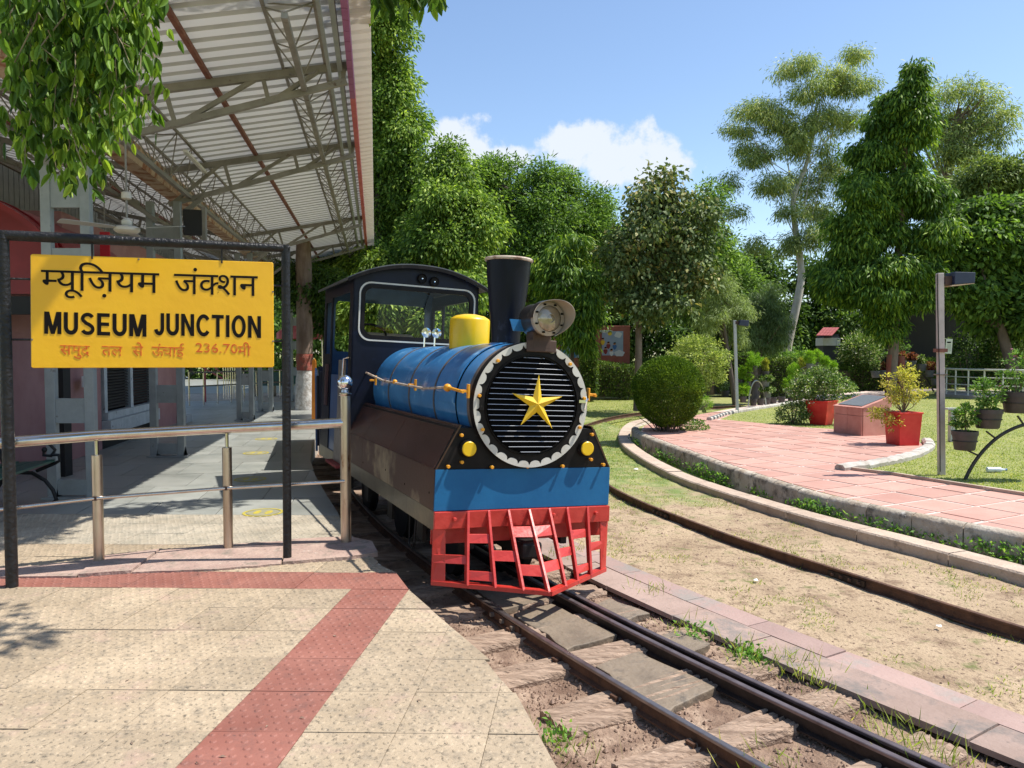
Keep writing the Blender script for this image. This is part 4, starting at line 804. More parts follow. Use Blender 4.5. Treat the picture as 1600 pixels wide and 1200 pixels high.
# ------------------------------------------------------------------ platform canopy
canopy = thing('platform_canopy', 'long steel canopy with white corrugated roof sheets over the platform', 'canopy', K(0, 0, 0))
def zt(t): return 4.15+.19*abs(t)
def zb(t): return 3.64+.31*abs(t)
def zr(t): return 4.24+.19*abs(t)
S0, S1 = -2.1, 27.0
def corr(s0, w, t0, t1, off=0.0):
    """trapezoid ribbed sheet, ribs running across the platform"""
    mb = MB(); prof = []; pitch = .25; n = int(round(w/pitch))
    for k in range(n):
        a = s0+k*pitch
        prof += [(a, 0), (a+.150, 0), (a+.172, .035), (a+.228, .035)]
    prof.append((s0+w, 0)); b = 0
    for (a, h) in prof:
        for t in (t0, t1):
            for e in (0, .004): p = K(t, a, zr(t)+h+e+off); mb.v.append(tuple(p))
    for i in range(len(prof)-1):
        q = i*4; r = q+4
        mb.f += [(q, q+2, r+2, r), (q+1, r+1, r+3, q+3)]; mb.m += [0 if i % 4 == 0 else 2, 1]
    return mb
s = S0
while s < S1:
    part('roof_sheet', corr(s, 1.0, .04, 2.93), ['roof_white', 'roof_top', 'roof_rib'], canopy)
    part('eave_sheet', corr(s, 1.0, 2.935, 3.14), ['roof_cream', 'roof_top', 'roof_cream'], canopy)
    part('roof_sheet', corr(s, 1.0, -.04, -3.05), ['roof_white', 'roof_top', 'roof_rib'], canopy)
    s += 1.0
def piece(name, p, q, w, h, m, parent, up=(0, 0, 1)):
    mb = MB(); mb.bar(p, q, w, h, up); return part(name, mb, m, parent)
# trusses
def truss(s):
    t = part('truss', MB().bar(K(-2.9, s, zt(2.9)), K(-.05, s, zt(.05)), .06, .08), 'truss_grey', canopy)
    piece('top_chord', K(.05, s, zt(.05)), K(2.9, s, zt(2.9)), .06, .08, 'truss_grey', t)
    for sg in (-1, 1):
        piece('bottom_chord', K(.2*sg, s, zb(.2)), K(2.87*sg, s, zb(2.87)), .06, .065, 'truss_grey', t)
        nodes = [(.3, 0), (.85, 1), (1.05, 0), (1.25, 1)]
        for (a, ta), (b, tb) in [((.25, 0), (.95, 1)), ((.98, 1), (1.08, 0)), ((1.15, 0), (1.95, 1)), ((1.98, 1), (2.04, 0)), ((2.12, 0), (2.6, 1)), ((2.84, 0), (2.84, 1))]:
            piece('web_member', K(a*sg, s, zt(a) if ta else zb(a)), K(b*sg, s, zt(b) if tb else zb(b)), .045, .045, 'truss_grey', t)
for s in (-.0, 3.25, 9.7, 13.6, 17.5, 21.5, 25.4): truss(s)
# lattice girders: one bottom chord, two top chords, zigzag lacing
def lattice(t0, w, depth, s0, s1):
    g_ = part('lattice_girder', MB().bar(K(t0, s0, zb(t0)+.02), K(t0, s1, zb(t0)+.02), .055, .055), 'truss_grey', canopy)
    z1 = zr(t0)-.03; lo = zb(t0)+.04 if depth is None else z1-depth
    for sg in (-1, 1): piece('top_chord', K(t0+sg*w, s0, z1+sg*w*.19), K(t0+sg*w, s1, z1+sg*w*.19), .03, .03, 'truss_grey', g_)
    lc = MB(); s = s0; k = 0
    while s < s1-.4:
        for sg in (-1, 1):
            a = K(t0, s, lo); b = K(t0+sg*w, s+.4, z1+sg*w*.19); c = K(t0, s+.8, lo)
            lc.tube([a, b], .008, 5); lc.tube([b, c], .008, 5)
        if k % 2 == 0: lc.tube([K(t0-w, s+.4, z1), K(t0+w, s+.4, z1)], .008, 5)
        s += .8; k += 1
    part('lacing', lc, 'truss_grey', g_)
for t0, w in ((2.42, .22), (.50, .2), (-.50, .2), (-2.3, .22)):
    s0 = -1.9
    lattice(t0, w, None, s0, 22)
piece('purlin', K(1.43, -1.75, zt(1.43)+.06), K(1.43, 24, zt(1.43)+.06), .05, .05, 'rusty_bar', canopy)
piece('purlin', K(-1.43, -1.75, zt(1.43)+.06), K(-1.43, 24, zt(1.43)+.06), .05, .05, 'rusty_bar', canopy)
piece('edge_beam', K(2.80, -2, zt(2.8)+.0), K(2.80, 24, zt(2.8)+.0), .05, .10, 'column_grey', canopy)
piece('edge_beam', K(2.70, -2, zt(2.7)-.13), K(2.70, 24, zt(2.7)-.13), .035, .04, 'column_grey', canopy)
# fascia strip (toothed valance) and cream eave sheets
s = -2.1; k = 0
while s < 26:
    mb = MB(); n = 4; w = 1.0
    for i in range(n):
        a = s+i*w/n; b = a+w/n-.012
        mb.prism([(a, 4.60+.03), (b, 4.60+.03), (b, 4.78), (a, 4.78)], -.05, .012, fn=lambda x, y, z: K(2.93+z, x, y))
    part('fascia', mb, 'fascia_purple' if s < .8 else 'fascia_pink', canopy); s += w
s = -2.1
while s < 26:
    mb = MB()
    for i in range(5): a = s+i*.2; mb.bar(K(-3.05, a+.07, 3.45), K(-3.05, a+.07, 4.85), .13, .012, up=KT); mb.bar(K(-3.06, a+.17, 3.45), K(-3.06, a+.17, 4.85), .065, .012, up=KT)
    part('eave_sheet', mb, 'column_grey', canopy); s += 1.0
# valley gutter
mb = MB(); mb.prism([(-.17, 4.22), (-.12, 4.0), (.12, 4.0), (.17, 4.22), (.15, 4.22), (.105, 4.015), (-.105, 4.015), (-.15, 4.22)], -2, 23, fn=lambda x, y, z: K(x, z, y)); part('gutter', mb, 'rust_gutter', canopy)
# laced columns
def column(xl, xr, Y, dx=.07, label=None):
    base = Vector(((xl+xr)/2, Y, 0)); d = Vector((1, .0, 0)); h = zb(0)+.1
    c = part('column', MB().box(base+Vector((0, 0, .012)), (xr-xl+.16, .2, .02)), 'column_grey', canopy)
    for x in (xl, xr):
        part('post', MB().bar((x, Y, .01), (x, Y, h), .105, .075, up=(0, 1, 0)), 'column_grey', c, bevel=.006)
        mb = MB(); mb.prism([(-.07, 0), (.07, 0), (0, .13)], -.005, .005, fn=lambda a, b, z, x=x: (x+.055, Y+z+a*.9, b+.02)); part('gusset', mb, 'column_grey', c)
    for z in (.12, .93, 1.75, 2.5, 3.22):
        hh = .26 if z < 3 else .34
        if z == .12: hh = .16
        part('batten', MB().box(((xl+xr)/2, Y, z), (xr-xl-.06, .05, hh)), 'column_grey', c)
    for sg in (-1, 1): piece('strut', Vector(((xl+xr)/2, Y, 3.45))+KT*(.1*sg), Vector(((xl+xr)/2, Y, 0))+KT*(.55*sg)+Vector((0, 0, zb(.55))), .06, .06, 'truss_grey', c)
column(-4.85, -4.44, 8.08); column(-5.28, -4.88, 11.3); column(-6.12, -5.84, 17.2); column(-6.5, -6.22, 19.8)
column(-6.95, -6.65, 24.2)
# tube light, fan, hanging monitor
mb = MB(); mb.bar(K(.72, 2.0, zt(.7)-.10), K(.72, 3.3, zt(.7)-.10), .05, .035)
tl = solo('tube_light', mb, 'white_paint', 'white tube light batten fixed under the canopy lattice girder', 'tube light')
fan = thing('ceiling_fan', 'cream three-blade ceiling fan hanging below the canopy girders', 'ceiling fan', (-3.98, 8.0, 2.84))
part('canopy_cup', MB().lathe((-3.98, 8.0, 3.12), [(.028, 0), (.05, .01), (.048, .07), (.03, .08)], 14), 'fan_cream', fan, smooth=True)
part('rod', MB().tube([(-3.98, 8.0, 2.9), (-3.98, 8.0, 3.75)], .011, 8), 'truss_grey', fan)
part('motor', MB().lathe((-3.98, 8.0, 2.77), [(.02, 0), (.10, .008), (.125, .03), (.125, .055), (.10, .075), (.04, .085), (.052, .10), (.052, .13), (.03, .155), (.015, .16)], 24), 'fan_cream', fan, smooth=True)
for a in (-12, 108, 228):
    d = Vector((math.cos(R_(a)), math.sin(R_(a)), 0)); p = Vector((-3.98, 8.0, 2.825)); n = Vector((-d.y, d.x, 0))
    mb = MB(); mb.prism([(.12, -.03), (.2, -.05), (.62, -.068), (.64, -.05), (.64, .05), (.62, .066), (.2, .05), (.12, .03)], -.002, .002, fn=lambda x, y, z: p + d*x + n*y + Vector((0, 0, z+y*.18)))
    part('blade', mb, 'fan_grey', fan)
mon = thing('hanging_monitor', 'black box monitor in a pale frame hanging beside a canopy column', 'monitor', (-4.55, 11.1, 3.1))
part('casing', MB().box((-4.58, 11.1, 3.40), (.25, .10, .36), rz=.35), 'dark_void', mon, bevel=.006)
part('bracket', MB().bar((-4.43, 11.14, 3.16), (-4.43, 11.14, 3.62), .06, .06), 'truss_grey', mon)
# ------------------------------------------------------------------ station side
wallA = thing('low_pink_wall', 'low pink plastered wall at the left edge behind the bench', 'wall', K(-1.35, 1.5))
part('wall', MB().bar(K(-1.35, -1.5, .85), K(-1.35, 2.9, .85), .18, 1.7), 'pink_wall', wallA)
hut = thing('station_building', 'pink station building with black louvred window behind the sign', 'building', K(-2.4, 5.7))
def wallbox(t0, t1, s0, s1, z0, z1):
    mb = MB(); mb.prism([(t0, s0), (t1, s0), (t1, s1), (t0, s1)], z0, z1, fn=lambda x, y, z: K(x, y, z)); return mb
part('wall', wallbox(-3.8, -1.12, 2.9, 4.3, 0, 3.5), 'pink_wall', hut)
part('wall', wallbox(-3.8, -1.12, 7.1, 9.3, 0, 3.5), 'pink_wall', hut)
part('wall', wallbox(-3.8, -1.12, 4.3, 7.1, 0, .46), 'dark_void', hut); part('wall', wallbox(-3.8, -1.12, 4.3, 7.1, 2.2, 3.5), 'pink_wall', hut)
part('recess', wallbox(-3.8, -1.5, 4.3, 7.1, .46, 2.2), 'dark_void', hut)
win = part('window', MB().bar(K(-1.10, 4.35, .52), K(-1.10, 7.05, .52), .12, .12), 'pale_frame', hut)
part('sill', wallbox(-1.45, -.98, 4.3, 7.1, .24, .455), 'pale_frame', win, bevel=.01)
for sg in (4.38, 5.7, 7.02): piece('frame', K(-1.12, sg, .58), K(-1.12, sg, 2.2), .10, .09, 'pale_frame', win)
for a, b in ((4.45, 5.64), (5.76, 6.96)):
    z = .64
    while z < 2.15:
        mb = MB(); mb.bar(K(-1.13, a, z), K(-1.13, b, z), .045, .008, up=(KT*.6+Vector((0, 0, .8))).normalized()); part('louvre', mb, 'shutter_black', win); z += .048
part('plinth', wallbox(-1.1, -.9, 8.9, 9.35, 0, .16), 'pale_frame', hut)
ct = MB(); ct.box(K(-.95, 3.3, 1.12), (.10, .30, .16), rz=KA); part('meter_box', ct, 'roof_white', hut)
vault = thing('red_barrel_roof', 'dark red barrel vault roof of a kiosk above the low pink wall', 'kiosk roof', (-7.2, 9.6, 0))
arc = [(-7.2+1.9*math.cos(R_(a)), 2.26+1.32*math.sin(R_(a))) for a in range(0, 181, 9)]
arc2 = [(-7.2+1.83*math.cos(R_(a)), 2.26+1.25*math.sin(R_(a))) for a in range(180, -1, -9)]
vm = MB(); vm.prism(arc, 9.45, 9.49, fn=lambda x, y, z: (x, z, y)); part('end_panel', vm, 'dark_red', vault)
vm = MB(); vm.prism(arc+arc2, 9.2, 12.0, fn=lambda x, y, z: (x-.17*(z-9.2), z, y)); part('shell', vm, 'dark_red', vault, smooth=True)
part('beam', MB().box((-7.2, 9.5, 2.12), (3.8, .12, .22)), 'dark_void', vault)
for x in (-5.62, -8.9): part('post', MB().bar((x, 9.55, 0), (x, 9.55, 2.2), .16, .16), 'dark_void', vault)
for nm, x, y, z, w, h in (('dark red strip panel behind the left sign post', -5.55, 9.3, 2.75, .16, .3), ('bright red strip panel above the yellow board', -5.58, 10.6, 2.98, .13, .42)):
    t = thing('strip_panel', nm, 'sign panel', (x, y, z-h/2)); part('panel', MB().box((x, y, z), (w, .02, h)), 'sign_red_paint' if 'bright' in nm else 'dark_red', t)
    part('bracket', MB().bar((x, y, z+h/2), (x, y, 4.2), .012, .012), 'truss_grey', t)
# bench
bench = thing('park_bench', 'green slatted bench with curly black cast iron ends', 'bench', K(-.35, -.8))
for k, (t, z) in enumerate([(.02, .445), (-.09, .435), (-.20, .43), (-.31, .435)]): part('seat_slat', MB().bar(K(t-.12, -.32, z), K(t-.12, -1.9, z), .085, .025), 'bench_green', bench, bevel=.004)
for k, (t, z) in enumerate([(-.46, .56), (-.50, .68), (-.54, .80)]): part('back_slat', MB().bar(K(t-.12, -.32, z), K(t-.12, -1.9, z), .025, .085), 'bench_green', bench, bevel=.004)
for s in (-.30, -1.92):
    e = MB(); F = lambda t, z: K(t-.12, s, z)
    e.tube([F(.02, .0), F(.06, .04), F(.03, .14), F(-.04, .24), F(-.16, .32), F(-.30, .33), F(-.42, .28), F(-.50, .15), F(-.54, .02)], .02, 8)
    e.tube([F(-.40, .30), F(-.42, .42), F(-.47, .60), F(-.56, .84)], .018, 8); e.tube([F(-.12, .34), F(.02, .40), F(.06, .42)], .018, 8)
    e.tube([F(-.44, .62), F(-.32, .66), F(-.14, .66), F(.0, .62), F(.06, .55), F(.02, .49), F(-.05, .50), F(-.04, .55)], .017, 8)
    e.tube([F(.05, .41), F(.10, .44), F(.09, .50), F(.02, .50)], .016, 8); e.ball(F(-.04, .555), .028, 8); e.ball(F(.02, .0), .03, 8, sc=(1, 1, .7))
    part('end_frame', e, 'cast_iron', bench, smooth=True)
# steel railing behind the bench
r2 = thing('rear_railing', 'steel railing with a ball-topped post beside the pink wall', 'railing', at(65, 716))
P0 = at(66, 716); d = (Vector((-.35, -.94, 0))).normalized()
pb = part('end_post', MB().tube([P0, P0+Vector((0, 0, 1.05))], .035, 14), 'steel', r2, smooth=True); part('ball', MB().ball(P0+Vector((0, 0, 1.12)), .055, 16), 'chrome', pb, smooth=True)
for z, r in ((.92, .03), (.50, .014)): part('rail_bar', MB().tube([P0+Vector((0, 0, z)), P0+d*3.2+Vector((0, 0, z))], r, 10), 'steel', r2, smooth=True)
for k in (.55, .62, 1.5, 2.3): part('post', MB().tube([P0+d*k, P0+d*k+Vector((0, 0, .78))], .02, 8), 'steel', r2, smooth=True)
# background behind the canopy: railings, red handrail, pot, green bench, awning
fr = thing('silver_fence', 'far silver railing behind the canopy columns', 'fence', at(360, 622))
a, b = at(296, 634), at(455, 622); a.z = b.z = 0
for z in (.95, .55): part('rail_bar', MB().tube([a+Vector((0, 0, z)), b+Vector((0, 0, z))], .022, 8), 'steel', fr)
for k in range(9): p = a.lerp(b, k/8); part('post', MB().tube([p, p+Vector((0, 0, .95))], .022, 8), 'steel', fr)
for k in range(7): p = a.lerp(b, .27+k*.022); part('baluster', MB().tube([p+Vector((0, .3, .1)), p+Vector((0, .3, 1.2))], .013, 6), 'steel', fr)
hr = thing('red_handrail', 'red painted sloping handrail near the pink pillar', 'handrail', at(321, 630))
p = at(321, 628); pts = [at(296, 632)+Vector((-.3, 0, 1.45)), p+Vector((-.2, 0, 1.15)), p+Vector((.55, 0, .72)), p+Vector((.62, 0, .80)), p+Vector((-.1, .2, 1.35))]
part('handrail', MB().tube(pts, .022, 8), 'awning_red', hr); part('post', MB().tube([p, p+Vector((0, 0, 1.0))], .028, 8), 'awning_red', hr)
gb = thing('green_bench', 'dark green bench far behind the canopy columns', 'bench', at(425, 618))
c = at(428, 619); part('back', MB().box(c+Vector((0, .2, .62)), (1.5, .05, .42)), 'bench_green', gb); part('seat', MB().box(c+Vector((0, 0, .40)), (1.5, .42, .05)), 'bench_green', gb)
for x in (-.6, 0, .6): part('leg', MB().bar(c+Vector((x, 0, 0)), c+Vector((x, 0, .4)), .05, .4), 'cast_iron', gb)
aw = thing('red_parasol', 'red scalloped parasol standing beyond the tree trunk', 'parasol', at(494, 616))
c = at(478, 616); c.z = 0; zz = 1.55+(550-512)/1200*c.y
mb = MB(); mb.lathe(c+Vector((0, 0, zz-.3)), [(1.05, -.12), (1.05, .10), (.55, .5), (.05, .72)], 8, caps=False); part('canopy', mb, 'awning_red', aw)
for x in (-.0, .62): part('pole', MB().tube([c+Vector((x, 0, 0)), c+Vector((x, 0, zz+.1))], .025, 8), 'steel', aw)
# floor stickers
def sticker(px, py, lab):
    c = at(px, py, .0); t = thing('floor_sticker', lab, 'floor sticker', c, group='yellow round floor stickers'); r = .19
    ring = [(c.x+r*math.cos(2*math.pi*k/32), c.y+r*math.sin(2*math.pi*k/32)) for k in range(32)]; inn = [(c.x+(x-c.x)*.86, c.y+(y-c.y)*.86) for x, y in ring]; in2 = [(c.x+(x-c.x)*.80, c.y+(y-c.y)*.80) for x, y in ring]
    part('rim', MB().prism(ring, .0025, .004, holes=[inn]), 'faded_yellow', t); part('disc', MB().prism(in2, .0025, .004), 'faded_disc', t)
    for sx in (-.055, .055):
        f = [(c.x+sx+.032*math.cos(2*math.pi*k/12), c.y+.085*math.sin(2*math.pi*k/12)) for k in range(12)]; part('footprint', MB().prism(f, .004, .0052), 'faded_yellow', t)
sticker(411, 801, 'yellow round floor sticker nearest the railing'); sticker(391, 749, 'second yellow floor sticker from the railing, faded'); sticker(400, 708, 'third yellow floor sticker from the railing'); sticker(416, 686, 'farthest yellow floor sticker on the grey platform')
# ------------------------------------------------------------------ station name sign
pL = at(19, 917); pR = at(449, 876); ex = (pR-pL).normalized(); en = Vector((ex.y, -ex.x, 0)); TOPZ = 2.305
sign = thing('station_sign', 'yellow bilingual MUSEUM JUNCTION name board in a black pipe frame', 'sign', (pL+pR)/2)
tl_, tr_ = pL + Vector((0, 0, TOPZ)), pR + ex*.015 + Vector((0, 0, TOPZ))
part('post', MB().tube([pL, pL+Vector((0, 0, TOPZ+.025))], .0375, 16), 'black_pipe', sign, smooth=True); part('post', MB().tube([pR, tr_+Vector((0, 0, .02))], .031, 16), 'black_pipe', sign, smooth=True)
part('top_bar', MB().tube([tl_-ex*.03, tl_+ex*.3, tl_.lerp(tr_, .5), tr_+ex*.025], [.033, .035, .032, .029], 16), 'black_pipe', sign, smooth=True)
fr_ = en*1.0                                     # towards the camera
def plane_hit(px, py):                            # point of the board plane at a photo pixel
    d = ray(px, py); t = (pL - CAMP).dot(en)/d.dot(en); return CAMP + d*t
c00, c10, c11, c01 = plane_hit(49, 575), plane_hit(428, 574), plane_hit(427, 410), plane_hit(48, 397)
def bq(u, v): return c00*(1-u)*(1-v) + c10*u*(1-v) + c11*u*v + c01*(1-u)*v
bm_ = MB(); outl = [(u, 0) for u in (0, 1)] + [(1, 1), (0, 1)]
bm_.prism([(.006, 0), (.994, 0), (1, .012), (1, .988), (.994, 1), (.006, 1), (0, .988), (0, .012)], -.012, .012, fn=lambda x, y, z: bq(x, y)+en*z)
board = part('board', bm_, 'sign_yellow', sign, bevel=.004)
for u in (.235, .77): part('hook', MB().bar(bq(u, 1.0)-Vector((0, 0, .02)), bq(u, 1)+Vector((0, 0, .14)), .035, .01, up=ex), 'black_pipe', sign)
for v in (.78, .25):
    part('hook', MB().tube([bq(0, v)+ex*.02, bq(0, v)-ex*.13], .008, 6), 'black_pipe', sign); part('hook', MB().tube([bq(1, v)-ex*.02, bq(1, v)+ex*.10], .008, 6), 'black_pipe', sign)
for u, v in ((.235, .99), (.42, .985), (.77, .985), (.004, .25), (.996, .72), (.996, .25)): part('screw', MB().lathe(bq(u, v)+en*.012, [(.007, 0), (.006, .004)], 8, axis=en), 'bolt_steel', board)
# lettering: glyph loops in zoomed photo units (0..1590 across, 30..780 down), placed on the board plane
def zpt(X, Y): return plane_hit(50+X/4.2105, 390+Y/4.2105)
def skew(X): return X*.030                        # the painted lines run slightly down to the right in the photo
def glyph_loops(ch, x0, sc, keep=None, sx=1.0):
    out = []
    for lp in GL[ch]:
        q = [Vector((p[0], p[1])) for p in lp]
        if keep is not None: q = clip(q, Vector((keep, 0)), Vector((0, 1)))
        if len(q) > 2: out.append([(x0+p.x*sc*sx, p.y*sc) for p in q])
    return out
def area(l): return sum(l[i][0]*l[(i+1) % len(l)][1]-l[(i+1) % len(l)][0]*l[i][1] for i in range(len(l)))/2
from mathutils.geometry import delaunay_2d_cdt
def wn(px, py, loops):
    w = 0
    for l in loops:
        for i in range(len(l)):
            x0, y0 = l[i]; x1, y1 = l[(i+1) % len(l)]
            if y0 <= py:
                if y1 > py and (x1-x0)*(py-y0)-(px-x0)*(y1-y0) > 0: w += 1
            elif y1 <= py and (x1-x0)*(py-y0)-(px-x0)*(y1-y0) < 0: w -= 1
    return w
def put_glyph(loops, yb, m, name, parent=None, h=.0145):
    """loops: (zoom x, height above the base line in zoom units); filled by winding number"""
    if not loops: return
    vs = []; es = []
    for l in loops:
        b = len(vs); vs += [Vector(p) for p in l]; es += [(b+i, b+(i+1) % len(l)) for i in range(len(l))]
    V, E, Fc, *_ = delaunay_2d_cdt(vs, es, [], 0, 1e-4)
    keep = [f for f in Fc if wn(sum(V[i].x for i in f)/len(f), sum(V[i].y for i in f)/len(f), loops) != 0 and abs(area([(V[i].x, V[i].y) for i in f])) > .25]
    if not keep: return
    used = sorted({i for f in keep for i in f}); ix = {v: k for k, v in enumerate(used)}; n = len(used); mb = MB()
    for z in (h, .0119): mb.v += [tuple(zpt(V[i].x, yb+skew(V[i].x)-V[i].y)+en*z) for i in used]
    cnt = {}
    for f in keep:
        g_ = [ix[i] for i in f]; mb.f.append(tuple(g_))
        for i in range(len(g_)): a_, b_ = g_[i], g_[(i+1) % len(g_)]; cnt.setdefault(frozenset((a_, b_)), []).append((a_, b_))
    for k_, v_ in cnt.items():
        if len(v_) == 1: a_, b_ = v_[0]; mb.f.append((b_, a_, n+a_, n+b_))
    mb.m = [0]*len(mb.f); part(name, mb, m, board)
H = .209
def word(seq, x0, yb, sc, m, name='letter', sx=1.0):
    x = x0
    for it in seq:
        ch, adv, dx, dy, keep = (list(it)+[None]*5)[:5]
        dx = dx or 0; dy = dy or 0
        lps = glyph_loops(ch, x+dx*sc*sx, sc, keep, sx)
        lps = [[(a, b+dy*sc) for a, b in l] for l in lps]
        put_glyph(lps, yb, m, name); x += adv*sc*sx
    return x
YB = 262
word([('म', 392, 0, 0, 418), ('य', 580), ('ू', 0, 0, 20), ('ि', 268), ('ज', 742), ('़', 0, 0, 0), ('य', 580), ('म', 612)], 62, YB, H, 'sign_ink', sx=1.17)
word([('ज', 740), ('ं', 0, 30, 0), ('क', 540, 0, 0, 600), ('श', 680), ('न', 569)], 935, YB, H, 'sign_ink', sx=1.04)
# Latin line from the built-in font, made heavier and narrower
def latin(body, x0, x1, yb, hcap, m, bold=.028, name='letter', target=None, each=None):
    cu = bpy.data.curves.new('txt', 'FONT'); cu.body = body; cu.size = 1; cu.offset = bold; cu.resolution_u = 3; cu.space_character = 1.03
    o = bpy.data.objects.new('txt', cu); COL.objects.link(o); bpy.context.view_layer.update()
    me = bpy.data.meshes.new_from_object(o.evaluated_get(bpy.context.evaluated_depsgraph_get())); COL.objects.unlink(o); bpy.data.objects.remove(o)
    v = np.empty(len(me.vertices)*3); me.vertices.foreach_get('co', v); v = v.reshape(-1, 3); lo, hi = v.min(0), v.max(0)
    ref = .74
    bm = bmesh.new(); bm.from_mesh(me)
    seen = set(); isl = []
    bm.verts.ensure_lookup_table()
    for vv in bm.verts:
        if vv.index in seen: continue
        st = [vv]; seen.add(vv.index); cur = []
        while st:
            w = st.pop(); cur.append(w)
            for e in w.link_edges:
                ov = e.other_vert(w)
                if ov.index not in seen: seen.add(ov.index); st.append(ov)
        isl.append(cur)
    for cur in isl:
        idx = {w.index: i for i, w in enumerate(cur)}; fs_ = {f for w in cur for f in w.link_faces}
        mb = MB(); n = len(cur)
        def mp(w, h): X = x0+(w.co.x-lo[0])/(hi[0]-lo[0])*(x1-x0); Y = (w.co.y-lo[1])/(hi[1]-lo[1])*hcap; return zpt(X, yb+skew(X)-Y)+en*h
        mb.v = [tuple(mp(w, .0145)) for w in cur] + [tuple(mp(w, .0119)) for w in cur]
        for f in fs_:
            mb.f.append(tuple(idx[w.index] for w in f.verts)); mb.m.append(0)
        for e in {e for w in cur for e in w.link_edges if len(e.link_faces) == 1}:
            a, b = idx[e.verts[0].index], idx[e.verts[1].index]; mb.f.append((a, b, n+b, n+a)); mb.m.append(0)
        part(name, mb, m, board)
    bm.free(); bpy.data.meshes.remove(me)
# bold capitals drawn as strokes (unit letter 1 high)
def stroke(pts, w, closed=False):
    n = len(pts); L_ = []; R2_ = []
    P = [Vector(p) for p in pts]
    for i in range(n):
        a_ = P[i-1] if (i or closed) else P[i]; c_ = P[(i+1) % n] if (i < n-1 or closed) else P[i]
        d_ = (c_-a_).normalized(); q = Vector((-d_.y, d_.x)); L_.append(P[i]+q*w/2); R2_.append(P[i]-q*w/2)
    if closed: return [[tuple(p) for p in R2_], [tuple(p) for p in L_][::-1]]
    return [[tuple(p) for p in R2_+L_[::-1]]]
def ccw(l): return l if area(l) > 0 else l[::-1]
SW = .185
def arcp(cx, cy, rx, ry, a0, a1, n=14): return [(cx+rx*math.cos(R_(a0+(a1-a0)*i/n)), cy+ry*math.sin(R_(a0+(a1-a0)*i/n))) for i in range(n+1)]
def rect(x0, y0, x1, y1): return [(x0, y0), (x1, y0), (x1, y1), (x0, y1)]
def capital(c):
    h = SW/2
    if c == 'M': return .80, [rect(0, 0, SW, 1), rect(.80-SW, 0, .80, 1), ccw([(0, 1), (.31, 0), (.49, 0), (.235, 1)]), ccw([(.80, 1), (.49, 0), (.31, 0), (.565, 1)])]
    if c == 'U': return .66, [ccw(l) for l in stroke([(h, 1), (h, .34)]+arcp(.33, .34, .33-h, .34-h+.01, 180, 360)+[(.66-h, .34), (.66-h, 1)], SW)]
    if c == 'E': return .60, [rect(0, 0, SW, 1), rect(0, 0, .60, .165), rect(0, .835, .58, 1), rect(0, .43, .55, .585)]
    if c == 'S': return .66, [ccw(l) for l in stroke(arcp(.33, .27, .24, .19, 200, 270, 6)+arcp(.33, .27, .24, .19, 270, 395, 10)[1:]+[(.40, .47), (.26, .53)]+arcp(.33, .735, .23, .185, 205, 90, 10)+arcp(.33, .735, .23, .185, 90, 22, 6)[1:], .165)]
    if c == 'J': return .50, [ccw(l) for l in stroke([(.50-h, 1), (.50-h, .30)]+arcp(.235, .30, .1725, .225, 0, -170, 14)[1:], SW)]
    if c == 'N': return .68, [rect(0, 0, SW, 1), rect(.68-SW, 0, .68, 1), ccw([(0, 1), (.68-SW, 0), (.68, 0), (SW, 1)])]
    if c == 'C': return .70, [ccw(l) for l in stroke(arcp(.38, .5, .29, .42, 38, 322, 26), SW*.95)]
    if c == 'T': return .62, [rect(.31-h, 0, .31+h, 1), rect(0, .835, .62, 1)]
    if c == 'I': return SW, [rect(0, 0, SW, 1)]
    if c == 'O': o_ = arcp(.37, .5, .37, .515, 0, 360, 30)[:-1]; i_ = arcp(.37, .5, .37-SW, .515-.165, 0, 360, 30)[:-1]; return .74, [o_, i_[::-1]]
def capitals(txt, x0, x1, yb, hc):
    ws = [capital(c) for c in txt]; gap = .115; tot = sum(w for w, _ in ws)+gap*(len(txt)-1); k = (x1-x0)/tot; x = x0
    for w, ls in ws: put_glyph([[(x+p[0]*k, p[1]*hc) for p in l] for l in ls], yb, 'sign_ink', 'letter'); x += (w+gap)*k
capitals('MUSEUM', 83, 754, 551, 146); capitals('JUNCTION', 808, 1506, 537, 144)
R3 = 'sign_red'; YB3 = 683; s3 = .098
word([('स', 691), ('म', 612), ('ु', 0), ('द', 534)], 188, YB3, s3, R3, sx=1.08)
put_glyph([ccw([(357, 8), (363, 12), (343, -9), (338, -5)])], YB3, R3, 'letter')
word([('त', 584), ('ल', 693)], 462, YB3-2, s3, R3, sx=1.08)
word([('स', 691), ('े', 0)], 662, YB3-6, s3, R3, sx=1.05)
word([('ऊ', 700), ('ं', 0, -60), ('च', 640), ('ा', 273), ('ई', 505)], 790, YB3-8, s3, R3, sx=1.02)
latin('236.70', 1078, 1352, 643, 62, R3, bold=.004)
word([('म', 600), ('ी', 273)], 1354, YB3-28, s3, R3, sx=1.0)
# ------------------------------------------------------------------ stainless railing
rl = thing('steel_railing', 'stainless steel railing behind the yellow sign with a ball-topped end post', 'railing', at(357, 858))
pe = at(541, 851); p2 = at(357, 858); p1 = at(155, 880); p0 = p1 + (p1-p2)*1.05 + Vector((0, -.12, 0)); p00 = p0+(p0-p1)*.9
def up(p, z): return Vector((p.x, p.y, z))
def hz(p, py): return 1.55 - (py-550)*p.y/1200*1.0
ep = part('end_post', MB().tube([up(pe, 0), up(pe, 1.205)], .042, 20), 'steel_dull', rl, smooth=True)
part('collar', MB().lathe(up(pe, 1.20), [(.045, 0), (.052, .01), (.052, .02), (.03, .028), (.026, .05)], 20), 'steel', ep, smooth=True)
part('ball', MB().ball(up(pe, 1.305), .062, 20), 'chrome', ep, smooth=True)
zr_ = [hz(pe, 661), hz(p2, 670), hz(p1, 681), hz(p1, 681)-.03, hz(p1, 681)-.05]
